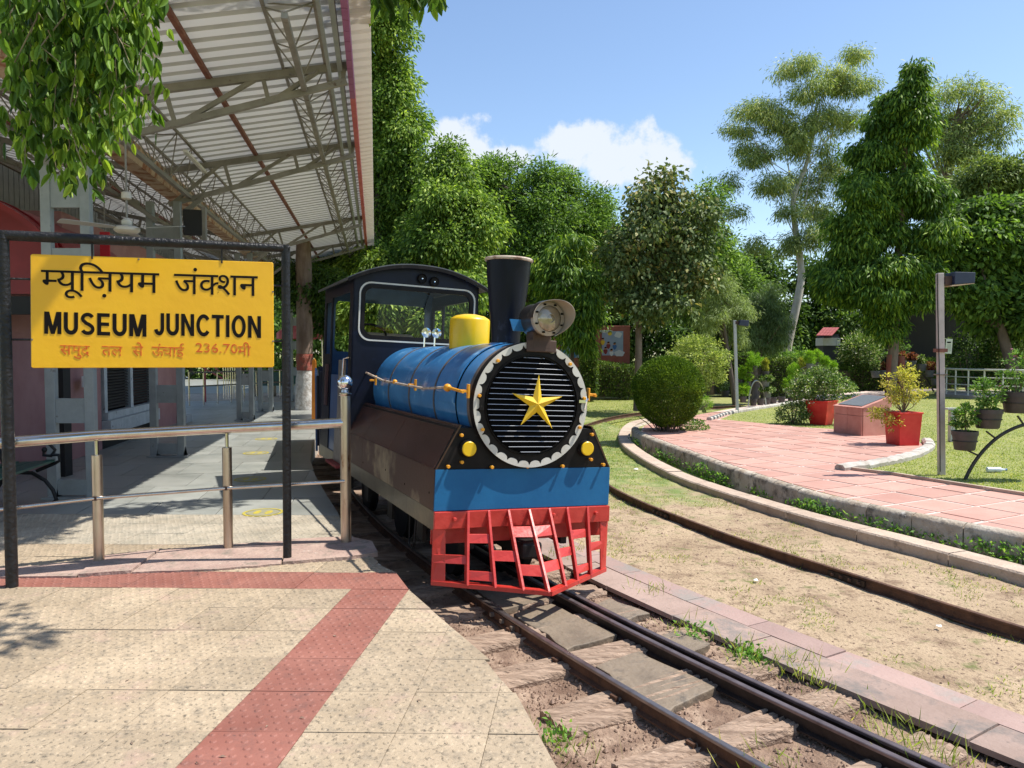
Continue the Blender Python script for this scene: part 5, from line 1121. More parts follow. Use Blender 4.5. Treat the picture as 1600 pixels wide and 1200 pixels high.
rp = [up(pe, zr_[0]), up(p2, zr_[1]), up(p1, zr_[2]), up(p0, zr_[3]), up(p00, zr_[4])]
part('top_rail', MB().tube(rp, .040, 18), 'steel', rl, smooth=True)
mz = [hz(pe, 752), hz(p2, 763), hz(p1, 779), hz(p1, 779)-.03, hz(p1, 779)-.05]
part('mid_rail', MB().tube([up(p, z)+(Vector((.0, -.035, 0))) for p, z in zip((pe, p2, p1, p0, p00), mz)], .0135, 12), 'steel', rl, smooth=True)
for p, zt_, zc in ((p2, zr_[1], 700), (p1, zr_[2], 712), (p0, zr_[3], 712)):
    zc_ = hz(p1 if p is p0 else p, zc)
    po = part('post', MB().tube([up(p, .0), up(p, zc_)], .0365, 18), 'steel_dull', rl, smooth=True)
    part('rod', MB().tube([up(p, zc_-.02), up(p, zt_-.01)], .013, 10), 'steel', po, smooth=True); part('clamp', MB().box(up(p, mz[1] if p is p2 else mz[2])+Vector((0, -.035, 0)), (.03, .03, .03)), 'rust_dark', po)
# ------------------------------------------------------------------ locomotive
TR = Matrix.Translation((.078, 5.585, -.10)) @ Matrix.Rotation(.414, 4, 'Z') @ Matrix.Rotation(.048, 4, 'Y') @ Matrix.Rotation(-.006, 4, 'X')
loco = thing('toy_locomotive', 'blue and black toy steam locomotive with yellow star and red cowcatcher', 'locomotive', mx=TR)
def lp(name, mb, m, parent=None, **k): return part(name, mb, m, parent or loco, local=True, **k)
W = .705; H0, H1 = .505, .795; HK = .366; HC, RC = 1.264, .456; WT, HT = .555, 1.09
VE = 4.62
# front
lp('front_panel', MB().prism([(-W, H0), (W, H0), (W, H1), (-W, H1)], 0, .02, fn=lambda x, y, z: (x, z, y)), 'panel_blue', bevel=.003)
circ = lambda r, n=64, cx=0, cz=HC, a0=0: [(cx+r*math.cos(2*math.pi*k/n+a0), cz+r*math.sin(2*math.pi*k/n+a0)) for k in range(n)]
lp('face_plate', MB().prism([(-W, H1+.002), (W, H1+.002), (WT, HT), (-WT, HT)], .005, .03, fn=lambda x, y, z: (x, z, y)), 'loco_black')
sb = lp('smokebox_front', MB().lathe((0, .012, HC), [(.452, -.045), (.456, -.04), (.456, .03)], 72, axis=(0, 1, 0)), 'loco_black', smooth=True)
def scallop():
    n = 30; out = []; inn = []
    for k in range(n):
        for j in range(9):
            t = j/8; a = 2*math.pi*(k+t)/n + .1
            if j < 8: out.append((RC*math.cos(a), HC+RC*math.sin(a))); r = .441-.034*math.sqrt(max(0, 1-(2*t-1)**2)); inn.append((r*math.cos(a), HC+r*math.sin(a)))
    return MB().prism(out, -.040, -.034, holes=[inn], fn=lambda x, y, z: (x, z, y))
lp('scalloped_ring', scallop(), 'ring_white', parent=sb)
gr = lp('grille', MB().lathe((0, -.036, HC+.0), [(.368, -.012), (.368, .004), (.350, .004), (.350, -.012)], 64, axis=(0, 1, 0), caps=False), 'loco_black', smooth=True)
lp('grille_backing', MB().lathe((0, -.0345, HC), [(.355, -.002), (.355, .001)], 48, axis=(0, 1, 0)), 'grille_void', parent=gr)
for k in range(19):
    z = -.342+k*.038; w = math.sqrt(max(.0, .352**2-z*z)); 
    if w < .08: continue
    mb = MB(); mb.box((0, -.043, HC+z), (2*w, .003, .003), mx=Matrix.Rotation(R_(-25), 3, 'X')).box((0, -.037, HC+z-.006), (2*w, .002, .016), mx=Matrix.Rotation(R_(-35), 3, 'X'), mi=1); lp('slat', mb, ['slat_edge', 'grille_void'], parent=gr)
# star
def star():
    mb = MB(); pts = []; R = [.215, .215, .225, .20, .215]; 
    for k in range(5):
        a = R_(90-72*k-2+(3 if k == 2 else 0)); pts.append((R[k]*math.cos(a), R[k]*math.sin(a))); a2 = a-R_(36); pts.append((.060*math.cos(a2), .060*math.sin(a2)))
    c = (.025, -.09, HC+.01); mb.v = [c] + [(c[0]+x, -.066, c[2]+y) for x, y in pts] + [(c[0], -.062, c[2])]
    for k in range(10): mb.f += [(0, 1+k, 1+(k+1) % 10), (11, 1+(k+1) % 10, 1+k)]; mb.m += [0, 0]
    return mb
lp('star', star(), 'loco_yellow')
for px_, pz_ in ((-.36, 1.29), (.385, 1.29)):
    pass
lp('latch', MB().box((.405, -.045, 1.30), (.055, .03, .022)).tube([(.44, -.045, 1.34), (.445, -.05, 1.30), (.435, -.045, 1.24)], .006, 6).tube([(.425, -.05, 1.29), (.46, -.05, 1.32)], .006, 6), 'chrome')
lp('hinge', MB().box((-.395, -.042, 1.28), (.035, .012, .12)), 'loco_black')
for x in (-.475, .475):
    ml = lp('marker_lamp', MB().lathe((x, .0, .945), [(.062, .0), (.062, -.03), (.055, -.04), (.055, 0)], 32, axis=(0, 1, 0), caps=False), 'loco_black', smooth=True)
    lp('lens', MB().lathe((x, 0, .945), [(.053, -.03), (.053, -.045), (.048, -.05)], 32, axis=(0, 1, 0)), 'loco_yellow', parent=ml, smooth=True)
def bolt(x, z, v=0, L=.035, m='knob_orange', r=.0125):
    lp('bolt', MB().lathe((x, v, z), [(r*.7, .0), (r*.7, -L*.6), (r, -L*.6), (r, -L), (r*.8, -L-.002)], 10, axis=(0, 1, 0)), m, smooth=True)
for x, z in ((-.53, 1.04), (-.52, .85), (-.62, .82), (-.29, .812), (-.01, .812), (.28, .812), (.63, .82), (.52, 1.05), (.52, .86)): bolt(x, z)
for a in (133, 47, 172, 8, 205, -22): bolt(.425*math.cos(R_(a)), HC+.425*math.sin(R_(a)), -.03)
# body sides
def side_panel(name, sgn, v0, v1, z0, z1, u0, u1, m, th=.012, parent=None):
    P = [(v0, z0), (v1, z0), (v1, z1), (v0, z1)]
    mb = MB(); f = lambda v, z, t: (sgn*(u0+(u1-u0)*((z-z0)/(z1-z0)) - t), v, z); mb.prism(P, 0, th, fn=f); return lp(name, mb, m, parent=parent)
for sgn in (-1, 1):
    for v0, v1 in ((.002, 1.28), (1.285, 2.25), (2.255, 3.02)):
        side_panel('skirt_panel', sgn, v0, v1, H0, H1, W, W, 'skirt_worn'); side_panel('skirt_slope', sgn, v0, v1, H1+.002, HT+.02, W, WT-.02, 'skirt_brown')
    side_panel('sill_band', sgn, .0, VE, HK, H0-.004, W-.004, W-.004, 'skirt_silver', th=.03)
    for v in (.12, .75, 1.35, 2.2): lp('rivet_hole', MB().lathe((sgn*(W+.0005), v, .60+.03*math.sin(v*5)), [(.009, 0), (.009, .001)], 8, axis=(sgn, 0, 0)), 'grille_void')
lp('deck', MB().prism([(-WT+.0, .03), (WT, .03), (WT, 2.95), (-WT, 2.95)], HT-.02, HT+.0), 'loco_black')
lp('bolster', MB().prism([(-W+.01, .03), (W-.01, .03), (W-.01, VE-.05), (-W+.01, VE-.05)], .42, .48), 'dark_void')
# boiler
def cyl(r0, v0, v1, n=64, a0=0, a1=360, th=.01):
    mb = MB(); k = int(n*(a1-a0)/360)
    A = [R_(a0+(a1-a0)*i/k) for i in range(k+1)]; prof = [(r0*math.cos(a), HC+r0*math.sin(a)) for a in A]+[((r0-th)*math.cos(a), HC+(r0-th)*math.sin(a)) for a in reversed(A)]
    mb.prism(prof, v0, v1, fn=lambda x, y, z: (x, z, y)); return mb
RB = .452
lp('boiler', MB().lathe((0, .04, HC), [(RB, 0), (RB, .80), (RB, 1.6), (RB, 2.2), (RB, 2.92)], 72, axis=(0, 1, 0)), 'loco_blue', smooth=True)
for v, w, m in ((.045, .05, 'band_brown'), (.33, .012, 'grille_void'), (.86, .03, 'band_brown'), (1.58, .03, 'band_brown'), (2.3, .03, 'band_brown')): lp('boiler_band', cyl(RB+.006, v, v+w, a0=-25, a1=205), m, smooth=True)
lp('boiler_hatch', cyl(RB+.009, .36, .80, a0=98, a1=182, th=.008), 'loco_blue', smooth=True)
lp('saddle', MB().prism([(-.40, HT-.02), (.40, HT-.02), (.33, HT+.12), (-.33, HT+.12)], .06, 2.9, fn=lambda x, y, z: (x, z, y)), 'loco_black')
ZT = HC+RB
lp('dome', MB().lathe((.0, 1.32, ZT-.05), [(.175, 0), (.178, .10), (.178, .27), (.172, .285), (.13, .31), (.06, .325), (.01, .328)], 40), 'loco_yellow', smooth=True)
ch = lp('chimney', MB().lathe((0, .50, ZT-.04), [(.112, 0), (.116, .12), (.125, .2), (.15, .40), (.168, .56), (.176, .675), (.178, .70)], 48), 'chimney_black', smooth=True)
lp('rim', MB().lathe((0, .50, ZT+.655), [(.178, -.008), (.190, -.004), (.193, .008), (.186, .018), (.165, .02), (.165, -.01)], 48, caps=False), 'rim_cream', parent=ch, smooth=True)
lp('flue', MB().lathe((0, .50, ZT+.60), [(.160, 0), (.160, .005)], 32), 'grille_void', parent=ch)
lp('foot', MB().lathe((0, .50, ZT-.05), [(.165, -.03), (.155, .03), (.125, .055)], 40, caps=False), 'loco_blue', parent=ch, smooth=True)
# headlamp
hl = lp('headlamp', MB().lathe((.045, -.14, 1.89), [(.085, .30), (.118, .24), (.118, 0), (.110, -.0), (.110, .02)], 40, axis=(0, 1, 0), caps=True), 'lamp_shell', smooth=True)
lp('rim', MB().lathe((.045, -.15, 1.89), [(.122, .03), (.124, -.012), (.094, -.022), (.094, .0)], 40, axis=(0, 1, 0), caps=False), 'lamp_cream', parent=hl, smooth=True)
lp('lens', MB().lathe((.045, -.158, 1.89), [(.095, .0), (.090, -.016), (.065, -.032), (.030, -.038), (.028, -.03), (.010, -.036)], 40, axis=(0, 1, 0)), 'lens', parent=hl, smooth=True)
for k in range(8):
    a = R_(22+45*k); lp('clip', MB().box((.045+.107*math.cos(a), -.172, 1.89+.107*math.sin(a)), (.018, .01, .012)), 'grille_void', parent=hl)
def visor():
    mb = MB(); n = 36; r = .132; b = []
    for i in range(n+1):
        a = R_(-70+ (250)*i/n); ext = -.18-.15*max(0, math.cos(a-R_(35)))
        for rr in (r, r-.004):
            for v in (-.10, ext): mb.v.append((.045+rr*math.cos(a), v, 1.89+rr*math.sin(a)))
    for i in range(n):
        q = i*4; s_ = q+4; mb.f += [(q, q+1, s_+1, s_), (q+2, s_+2, s_+3, q+3), (q+1, q+3, s_+3, s_+1), (q, s_, s_+2, q+2)]; mb.m += [0, 1, 1, 1]
    return mb
lp('visor', visor(), ['lamp_shell', 'lamp_cream'], parent=hl, smooth=True)
lp('bracket', MB().box((.05, -.0, ZT+.025), (.15, .12, .13)).box((.05, -.052, ZT-.02), (.24, .015, .09)), 'rust_dark', bevel=.008)
lp('wing_plate', MB().prism([(-.13, 1.80), (-.02, 1.80), (.03, 1.885), (-.16, 1.885)], .06, .07, fn=lambda x, y, z: (x, z, y)), 'loco_blue')
# handrails
for sg in (-1, 1):
    pts = [(sg*.535, .02, 1.345), (sg*.535, .3, 1.365), (sg*.54, .9, 1.335), (sg*.535, 1.5, 1.345), (sg*.54, 2.2, 1.36), (sg*.535, 2.9, 1.42), (sg*.535, 3.2, 1.43)]
    h_ = lp('handrail', MB().tube(pts[1:], .0105, 10), 'rim_cream', smooth=True)
    lp('handrail_end', MB().tube([(sg*.535, -.03, 1.345), (sg*.535, .3, 1.365)], .011, 10), 'knob_orange', parent=h_, smooth=True)
    for v, r in ((.30, .03), (1.78, .022), (3.2, .026)): lp('knob', MB().ball((sg*.537, v, 1.362 if v < 3 else 1.43), r, 14, sc=(1, 1.25, 1)), 'knob_orange', parent=h_, smooth=True)
    for v in (.0, 1.30, 2.72): lp('stanchion', MB().box((sg*.515, v, 1.35), (.07, .022, .02)).box((sg*.485, v, 1.35), (.015, .035, .10)), 'knob_orange', parent=h_, bevel=.003)
for x in (-.05, .06):
    hn = lp('horn', MB().lathe((x, 2.48, 1.86), [(.01, .16), (.018, .08), (.03, .0), (.046, -.035), (.05, -.04), (.012, -.0)], 20, axis=(0, 1, 0)), 'chrome', smooth=True)
    lp('stem', MB().tube([(x, 2.5, 1.70), (x, 2.5, 1.85)], .008, 8), 'chrome', parent=hn)
# cab
CV0, CV1 = 2.95, VE-.02
EAV = 2.42
def roofz(u): return EAV+.165*(1-(abs(u)/.72)**2.2)
def rrect(x0, x1, z0, z1, r, n=6, dz=0):
    out = []
    for cx, cz, a0 in ((x1-r, z0+r, -90), (x1-r, z1-r, 0), (x0+r, z1-r, 90), (x0+r, z0+r, 180)):
        for k in range(n+1): a = R_(a0+90*k/n); out.append((cx+r*math.cos(a), cz+r*math.sin(a)))
    return out
def shell_outline(z0=.37, wd=.70):
    return [(-wd, z0), (wd, z0)] + [(wd-2*wd*k/16, roofz(wd-2*wd*k/16)-.005) for k in range(17)]
fw = lp('cab_front', MB().prism(shell_outline(), CV0, CV0+.02, holes=[rrect(-.60, .62, 1.80, 2.345, .10)], fn=lambda x, y, z: (x, z, y)), 'cab_navy')
lp('window_trim', MB().prism(rrect(-.640, .660, 1.760, 2.385, .125), CV0-.012, CV0, holes=[rrect(-.624, .644, 1.776, 2.369, .115)], fn=lambda x, y, z: (x, z, y)), 'ring_white', parent=fw)
lp('window_seal', MB().prism(rrect(-.610, .630, 1.790, 2.355, .105), CV0-.006, CV0+.026, holes=[rrect(-.575, .595, 1.825, 2.32, .085)], fn=lambda x, y, z: (x, z, y)), 'loco_black', parent=fw)
lp('glass', MB().prism(rrect(-.59, .61, 1.81, 2.335, .095), CV0+.008, CV0+.012, fn=lambda x, y, z: (x, z, y)), 'glass', parent=fw)
bw = lp('cab_rear', MB().prism(shell_outline(), CV1-.02, CV1, holes=[rrect(-.57, .585, 1.66, 2.29, .06)], fn=lambda x, y, z: (x, z, y)), 'cab_blue')
for sg in (-1, 1):
    f = lambda v, z, t, sg=sg: (sg*(.70-t), v, z)
    sw = lp('cab_side', MB().prism([(CV0, .37), (CV0+.16, .37), (CV0+.16, EAV-.01), (CV0, EAV-.01)], 0, .02, fn=f), 'cab_navy')
    lp('cab_side', MB().prism([(CV0+.16, 2.28), (CV1, 2.28), (CV1, EAV-.01), (CV0+.16, EAV-.01)], 0, .02, fn=f), 'cab_navy')
    lp('cab_side', MB().prism([(CV1-.5, .37), (CV1, .37), (CV1, 2.28), (CV1-.5, 2.28)], 0, .02, fn=f, holes=[[(CV1-.44, 1.62), (CV1-.10, 1.62), (CV1-.10, 2.24), (CV1-.44, 2.24)]]), 'cab_navy')
    lp('lower_door', MB().prism([(CV0+.2, .42), (CV1-.52, .42), (CV1-.52, 1.38), (CV0+.2, 1.38)], .01, .03, fn=f), 'cab_blue')
    ck = lp('checker_plate', MB().prism([(CV0+.24, .80), (CV0+.62, .80), (CV0+.62, 1.55), (CV0+.24, 1.55)], -.006, .0, fn=f), 'checker')
    lp('checker_plate', MB().prism([(CV0+.28, .42), (CV0+.72, .42), (CV0+.72, .795), (CV0+.28, .795)], -.008, .0, fn=f), 'checker')
    lp('grab_handle', MB().tube([(sg*.70, CV0+.10, 1.58), (sg*.75, CV0+.13, 1.56), (sg*.755, CV0+.14, 1.3), (sg*.75, CV0+.13, 1.06), (sg*.70, CV0+.10, 1.03)], .011, 8), 'steel', smooth=True)
    lp('emblem', MB().lathe((sg*.7015, CV0+.10, 1.30), [(.055, 0), (.053, .004)], 24, axis=(sg, 0, 0)), 'rim_cream'); lp('emblem', MB().lathe((sg*.7055, CV0+.10, 1.30), [(.030, 0), (.028, .003)], 20, axis=(sg, 0, 0)), 'rusty_bar')
    lp('sight_glass', MB().prism([(CV1-.44, 1.0), (CV1-.2, 1.0), (CV1-.2, 1.5), (CV1-.44, 1.5)], -.008, 0, fn=f), 'glass')
    lp('step', MB().box((sg*.69, 3.5, .395), (.16, .62, .03)), 'tiled_red')
rf = MB(); A = [(u/20*.78-.0, 0) for u in range(-20, 21)]
top = [(u, roofz(u)+.018) for u, _ in A]; bot = [(u, roofz(u)-.012) for u, _ in reversed(A)]
rf.prism(top+bot, CV0-.09, CV1+.06, fn=lambda x, y, z: (x, z, y)); lp('cab_roof', rf, 'roof_grey', smooth=True)
lip = MB(); lip.prism([(u, roofz(u)+.006) for u, _ in A]+[(u, roofz(u)-.030) for u, _ in reversed(A)], CV0-.098, CV0-.088, fn=lambda x, y, z: (x, z, y)); lp('roof_lip', lip, 'loco_black')
for x, z in ((.03, 2.462), (.17, 2.44)):
    q = lp('roof_lamp', MB().lathe((x, CV0, z), [(.052, 0), (.052, -.035), (.044, -.045), (.040, -.03), (.01, -.026)], 24, axis=(0, 1, 0)), 'loco_black', smooth=True)
    lp('bulb', MB().ball((x, CV0-.032, z), .012, 8), 'chrome', parent=q)
lp('cab_floor', MB().box((0, (CV0+CV1)/2, .80), (1.36, CV1-CV0-.05, .04)), 'dark_void')
st = lp('steering_wheel', MB().tube([(-.42+.17*math.cos(R_(a)), CV0+.35+.10*math.sin(R_(a)), 1.86+.10*math.sin(R_(a))) for a in range(0, 361, 20)], .014, 8, cap=False), 'loco_black', smooth=True)
lp('seat', MB().box((-.1, CV0+.9, 1.80), (.62, .12, .18)), 'steer', bevel=.03); lp('control_desk', MB().box((-.42, CV0+.22, 1.2), (.4, .3, 1.1)), 'cab_blue'); lp('wiper', MB().bar((.13, CV0-.016, 2.33), (.02, CV0-.016, 1.99), .006, .006), 'grille_void')
# cowcatcher
cw = MB(); VN = -.467
def surf(u, w, o=0.0):
    k = max(0.0, 1-w/H0); v0 = VN*(1-abs(u)/W); return Vector((u, v0*k - .004 + o, w))
cc = lp('cowcatcher', MB().prism([(-W, HK+.015), (W, HK+.015), (W, H0-.004), (-W, H0-.004)], -.022, .004, fn=lambda x, y, z: (x, z, y)), 'cow_red', bevel=.003)
lp('rear_bar', MB().box((0, .09, .32), (1.38, .02, .13)), 'cow_red', parent=cc)
def patch(u0, u1, w0, w1, ub0=None, ub1=None, th=.014):
    mb = MB(); c4 = [surf(u0, w0), surf(u1, w0), surf(u1, w1), surf(u0, w1)] if ub0 is None else None
    q = c4 or [surf(ub0, w0), surf(ub1, w0), surf(u1, w1), surf(u0, w1)]
    mb.add(q+[p+Vector((0, th, 0)) for p in q], [(0, 1, 2, 3), (7, 6, 5, 4), (0, 4, 5, 1), (1, 5, 6, 2), (2, 6, 7, 3), (3, 7, 4, 0)]); return mb
lp('side_post', patch(-W, -W+.17*.5, 0, HK+.015), 'cow_red', parent=cc, bevel=.002); lp('side_post', patch(W-.075, W, 0, HK+.015), 'cow_red', parent=cc, bevel=.002)
tops = [-.455, -.30, -.145, .02, .185, .335, .51]; bots = [-.49, -.325, -.16, -.012, .17, .32, .49]
def bar_u(k, w): return bots[k]+(tops[k]-bots[k])*w/H0
for k in range(7):
    a = surf(tops[k], H0-.004, -.022); b = surf(bots[k], .012, -.02); n_ = Vector((0, 1, 0))
    mb = MB(); t = .0095; dep = .05
    q = []
    for p in (b, a):
        for du in (-t, t):
            for dv in (0, dep): q.append(p+Vector((du, dv, 0)))
    mb.add(q, [(0, 1, 3, 2), (4, 6, 7, 5), (0, 2, 6, 4), (1, 5, 7, 3), (0, 4, 5, 1), (2, 3, 7, 6)]); lp('slanted_bar', mb, 'cow_red', parent=cc, bevel=.002)
ed = [lambda w: -W]+[(lambda w, k=k: bar_u(k, w)) for k in range(7)]+[lambda w: W]
for gi, w0, w1 in ((0, .145, .205), (1, .285, .345), (1, .045, .105), (2, .175, .24), (3, .325, .39), (3, .095, .16), (4, .325, .39), (4, .115, .175), (5, .18, .235), (6, .28, .34), (6, .05, .10), (7, .175, .235)):
    mb = MB(); q = [surf(ed[gi](w0), w0), surf(ed[gi+1](w0), w0), surf(ed[gi+1](w1), w1), surf(ed[gi](w1), w1)]
    mb.add(q+[p+Vector((0, .012, 0)) for p in q], [(0, 1, 2, 3), (7, 6, 5, 4), (0, 4, 5, 1), (1, 5, 6, 2), (2, 6, 7, 3), (3, 7, 4, 0)]); lp('cross_plate', mb, 'cow_red', parent=cc, bevel=.002)
for sg in (-1, 1):
    a = Vector((sg*W, -.004, .005)); b = Vector((0, VN-.006, .005)); mb = MB(); mb.bar(a, b, .012, .03).bar(a+Vector((-sg*.02, .02, .012)), b+Vector((0, .035, .012)), .04, .008); lp('bottom_rail', mb, 'cow_red', parent=cc)
for x in (-.56, -.15, .22, .58): lp('bolt', MB().lathe((x, -.022, .45), [(.014, 0), (.014, -.022), (.011, -.026)], 10, axis=(0, 1, 0)), 'cow_red', parent=cc, smooth=True)
# running gear in the dark below
for v in (.75, 2.15, 3.6):
    for sg in (-1, 1):
        w_ = lp('wheel', MB().lathe((sg*.30, v, .10), [(.25, -.03), (.25, .035), (.27, .04), (.27, .05), (.05, .05)], 32, axis=(1 if sg < 0 else -1, 0, 0)), 'wheel_dark', smooth=True)
    lp('axle', MB().tube([(-.32, v, .10), (.32, v, .10)], .035, 10), 'wheel_dark')
for v in (.6, 1.5, 2.4, 3.2): lp('hanger', MB().box((-.60, v, .28), (.03, .16, .22)), 'wheel_dark')
lp('coupler', MB().box((0, .1, .22), (.16, .5, .12)), 'wheel_dark', bevel=.02); lp('frame_beam', MB().box((-.38, 2.2, .30), (.05, 4.2, .20)).box((.38, 2.2, .30), (.05, 4.2, .20)), 'wheel_dark')
lp('hose', MB().tube([(-.66, .55, .40), (-.67, .55, .16), (-.66, .62, .10), (-.64, .78, .09), (-.63, .82, .16), (-.63, .82, .40)], .007, 6), 'wheel_dark')
WGM = Matrix.Translation(trk(6.75, 0, -.10)) @ Matrix.Rotation(heading(6.75), 4, 'Z')
wg = thing('open_wagon', 'low dark blue open wagon coupled behind the locomotive cab', 'wagon', mx=WGM)
def wp(name, mb, m, parent=None, **k): return part(name, mb, m, parent or wg, local=True, **k)
wp('underframe', MB().box((0, 0, .36), (1.30, 3.5, .12)), 'wheel_dark')
for x in (-.66, .66):
    wp('side_panel', MB().box((x, 0, .88), (.03, 3.5, .92)), 'cab_navy', bevel=.004)
    for v in (-1.7, -.85, 0, .85, 1.7): wp('stake', MB().box((x*1.03, v, .86), (.03, .06, 1.02)), 'cab_blue')
for v in (-1.74, 1.74): wp('end_panel', MB().box((0, v, .90), (1.28, .03, .98)), 'cab_navy', bevel=.004)
for v in (-1.1, 1.1):
    for sg in (-1, 1): wp('wheel', MB().lathe((sg*.30, v, .10), [(.2, -.03), (.2, .035), (.22, .05), (.05, .05)], 24, axis=(1 if sg < 0 else -1, 0, 0)), 'wheel_dark', smooth=True)
    wp('axle', MB().tube([(-.32, v, .10), (.32, v, .10)], .03, 8), 'wheel_dark')
ob = thing('orange_board', 'narrow orange board standing upright beside the locomotive cab', 'board', at(493, 655))
c = at(491, 657); part('board', MB().prism([(-.055, 0), (.02, -.04), (.055, .05), (.055, 1.32), (.02, 1.38), (-.03, 1.33), (-.045, .7)], -.015, .015, fn=lambda x, y, z: (c.x+x, c.y+z, y+.02)), 'orange_board', ob)
# ------------------------------------------------------------------ foliage materials
LM = {
 'mango': leafmat('leaf_mango', (0.069, 0.140, 0.025), (0.165, 0.282, 0.036), (0.311, 0.413, 0.057), trans=.35, rough=.35),
 'bright': leafmat('leaf_bright', (0.097, 0.177, 0.029), (0.220, 0.329, 0.054), (0.388, 0.481, 0.098), trans=.35),
 'mid': leafmat('leaf_mid', (0.088, 0.166, 0.035), (0.171, 0.278, 0.054), (0.280, 0.403, 0.087), trans=.33),
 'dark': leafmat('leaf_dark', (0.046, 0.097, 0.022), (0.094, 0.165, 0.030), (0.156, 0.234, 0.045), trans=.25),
 'ashoka': leafmat('leaf_ashoka', (0.066, 0.142, 0.025), (0.163, 0.266, 0.037), (0.325, 0.433, 0.061), trans=.28, rough=.38),
 'broad': leafmat('leaf_broad', (0.098, 0.144, 0.046), (0.182, 0.231, 0.081), (0.390, 0.325, 0.127), trans=.2, rough=.4),
 'euca': leafmat('leaf_eucalyptus', (0.211, 0.283, 0.101), (0.360, 0.426, 0.143), (0.570, 0.547, 0.169), trans=.3),
 'olive': leafmat('leaf_olive', (.11, .165, .05), (.20, .26, .08), (.30, .35, .12), trans=.3),
 'willow': leafmat('leaf_willow', (.22, .29, .11), (.33, .40, .16), (.42, .48, .24), trans=.35),
 'willowd': leafmat('leaf_willow_dark', (.12, .18, .075), (.18, .25, .10), (.24, .32, .14), trans=.3),
 'topiary': leafmat('leaf_topiary', (0.055, 0.113, 0.011), (0.119, 0.193, 0.017), (0.206, 0.294, 0.028), trans=.2, nscale=3),
 'lime': leafmat('leaf_lime', (.20, .27, .06), (.36, .42, .12), (.50, .52, .22), trans=.35, nscale=3),
 'hedge': leafmat('leaf_hedge', (0.062, 0.117, 0.025), (0.140, 0.207, 0.045), (0.250, 0.303, 0.080), trans=.2, nscale=2),
 'kochia': leafmat('leaf_kochia', (.17, .34, .02), (.28, .46, .04), (.38, .52, .08), trans=.3, nscale=3),
 'kochiay': leafmat('leaf_kochia_yellow', (.30, .34, .05), (.42, .40, .08), (.5, .42, .10), trans=.3, nscale=3),
 'yellow': leafmat('leaf_yellow', (.34, .34, .05), (.52, .46, .10), (.62, .54, .20), trans=.4, nscale=3),
 'vinca': leafmat('leaf_periwinkle', (0.088, 0.188, 0.037), (0.188, 0.325, 0.062), (0.300, 0.425, 0.125), trans=.3, nscale=5),
 'varieg': leafmat('leaf_variegated', (.09, .17, .04), (.20, .28, .08), (.62, .60, .48), trans=.3, nscale=5),
 'coleus': leafmat('leaf_coleus', (.22, .05, .05), (.30, .12, .06), (.25, .28, .08), trans=.3, nscale=5),
 'grass': leafmat('grass_blade', (0.204, 0.275, 0.040), (0.344, 0.413, 0.070), (0.562, 0.495, 0.140), trans=.35, nscale=1.5),
 'weed': leafmat('weed_leaf', (0.100, 0.237, 0.037), (0.188, 0.362, 0.062), (0.300, 0.450, 0.112), trans=.35, nscale=3),
}
PINK = mat('petal_pink', (.70, .22, .42), rough=.6); WHITEP = mat('petal_white', (.75, .68, .66), rough=.6)
def A3(x): return np.array(x, float)
def foliage(name, parent, C, D, L, Wd, m, **k):
    inv = wmx(parent).inverted(); t = np.array(inv)[:3, :3]; o = np.array(inv)[:3, 3]
    me = leafmesh(name, C@t.T+o, D@t.T, L, Wd, LM[m] if isinstance(m, str) else m, **k)
    ob_ = bpy.data.objects.new(name, me); COL.objects.link(ob_); ob_.parent = parent; WM[ob_.name] = wmx(parent).copy(); return ob_
def bush(c, r, n, L, Wd, droop=0.1, rg=rng, shell=.75, up_=0.2):
    """leaves near the surface of one ellipsoid"""
    d = unit(rg.normal(size=(n, 3))); rad = (shell+(1.02-shell)*rg.random(n))[:, None]
    P = A3(c)+d*A3(r)*rad; D = d*.8+rg.normal(size=(n, 3))*.5+A3([0, 0, up_-droop]); return P, D
# ------------------------------------------------------------------ lamp posts
def lamp(px, py, top_px, top_py, lab, m, headw, w=.085):
    b = at(px, py, -.03); h = 1.55-(top_py-550)*b.y/1200; tp = Vector(((top_px-800)/1200*b.y, b.y, h))
    t = thing('garden_lamp', lab, 'garden lamp', b, group=None)
    part('post', MB().bar(b, tp, w, w), m, t, bevel=.004); return t, b, tp
t, b, tp = lamp(1471, 742, 1465, 428, 'square beige lamp post with navy floodlight beside the arch of big pots', 'lamp_post', .3, w=.072)
for z in (.62, .50): q = b.lerp(tp, z); part('clamp', MB().box(q, (.12, .12, .045 if z > .6 else .015)), 'rusty_bar' if z > .6 else 'bolt_steel', t)
q = tp+Vector((.0, 0, -.075)); hd = part('lamp_head', MB().prism([(.13, -.075), (.385, -.055), (.39, .075), (.13, .082)], -.11, .11, fn=lambda x, y, z: q+Vector((x, z, y))), 'lamp_navy', t, bevel=.006)
part('lamp_glass', MB().prism([(.10, -.098), (.385, -.064), (.385, -.058), (.10, -.082)], -.10, .10, fn=lambda x, y, z: q+Vector((x, z, y))), 'lamp_glass', hd)
part('bracket', MB().box(q+Vector((.09, 0, -.02)), (.09, .10, .11)), 'rust_dark', t); part('cable', MB().tube([q+Vector((-.06, -.05, .06)), q+Vector((-.055, -.06, -.25)), b.lerp(tp, .55)+Vector((-.05, -.06, 0)), b+Vector((-.05, -.06, .05))], .006, 5), 'dark_void', t)
t, b, tp = lamp(1152, 645, 1147, 501, 'thin grey lamp post with small black floodlight beside the first pot arch', 'lamp_post_grey', .25, w=.07)
q = tp+Vector((.0, 0, -.06)); hd = part('lamp_head', MB().prism([(.09, -.06), (.33, -.10), (.35, .06), (.12, .07)], -.10, .10, fn=lambda x, y, z: q+Vector((x, z, y))), 'lamp_navy', t, bevel=.006); part('bracket', MB().box(q+Vector((.05, 0, 0)), (.08, .08, .08)), 'rust_dark', t)
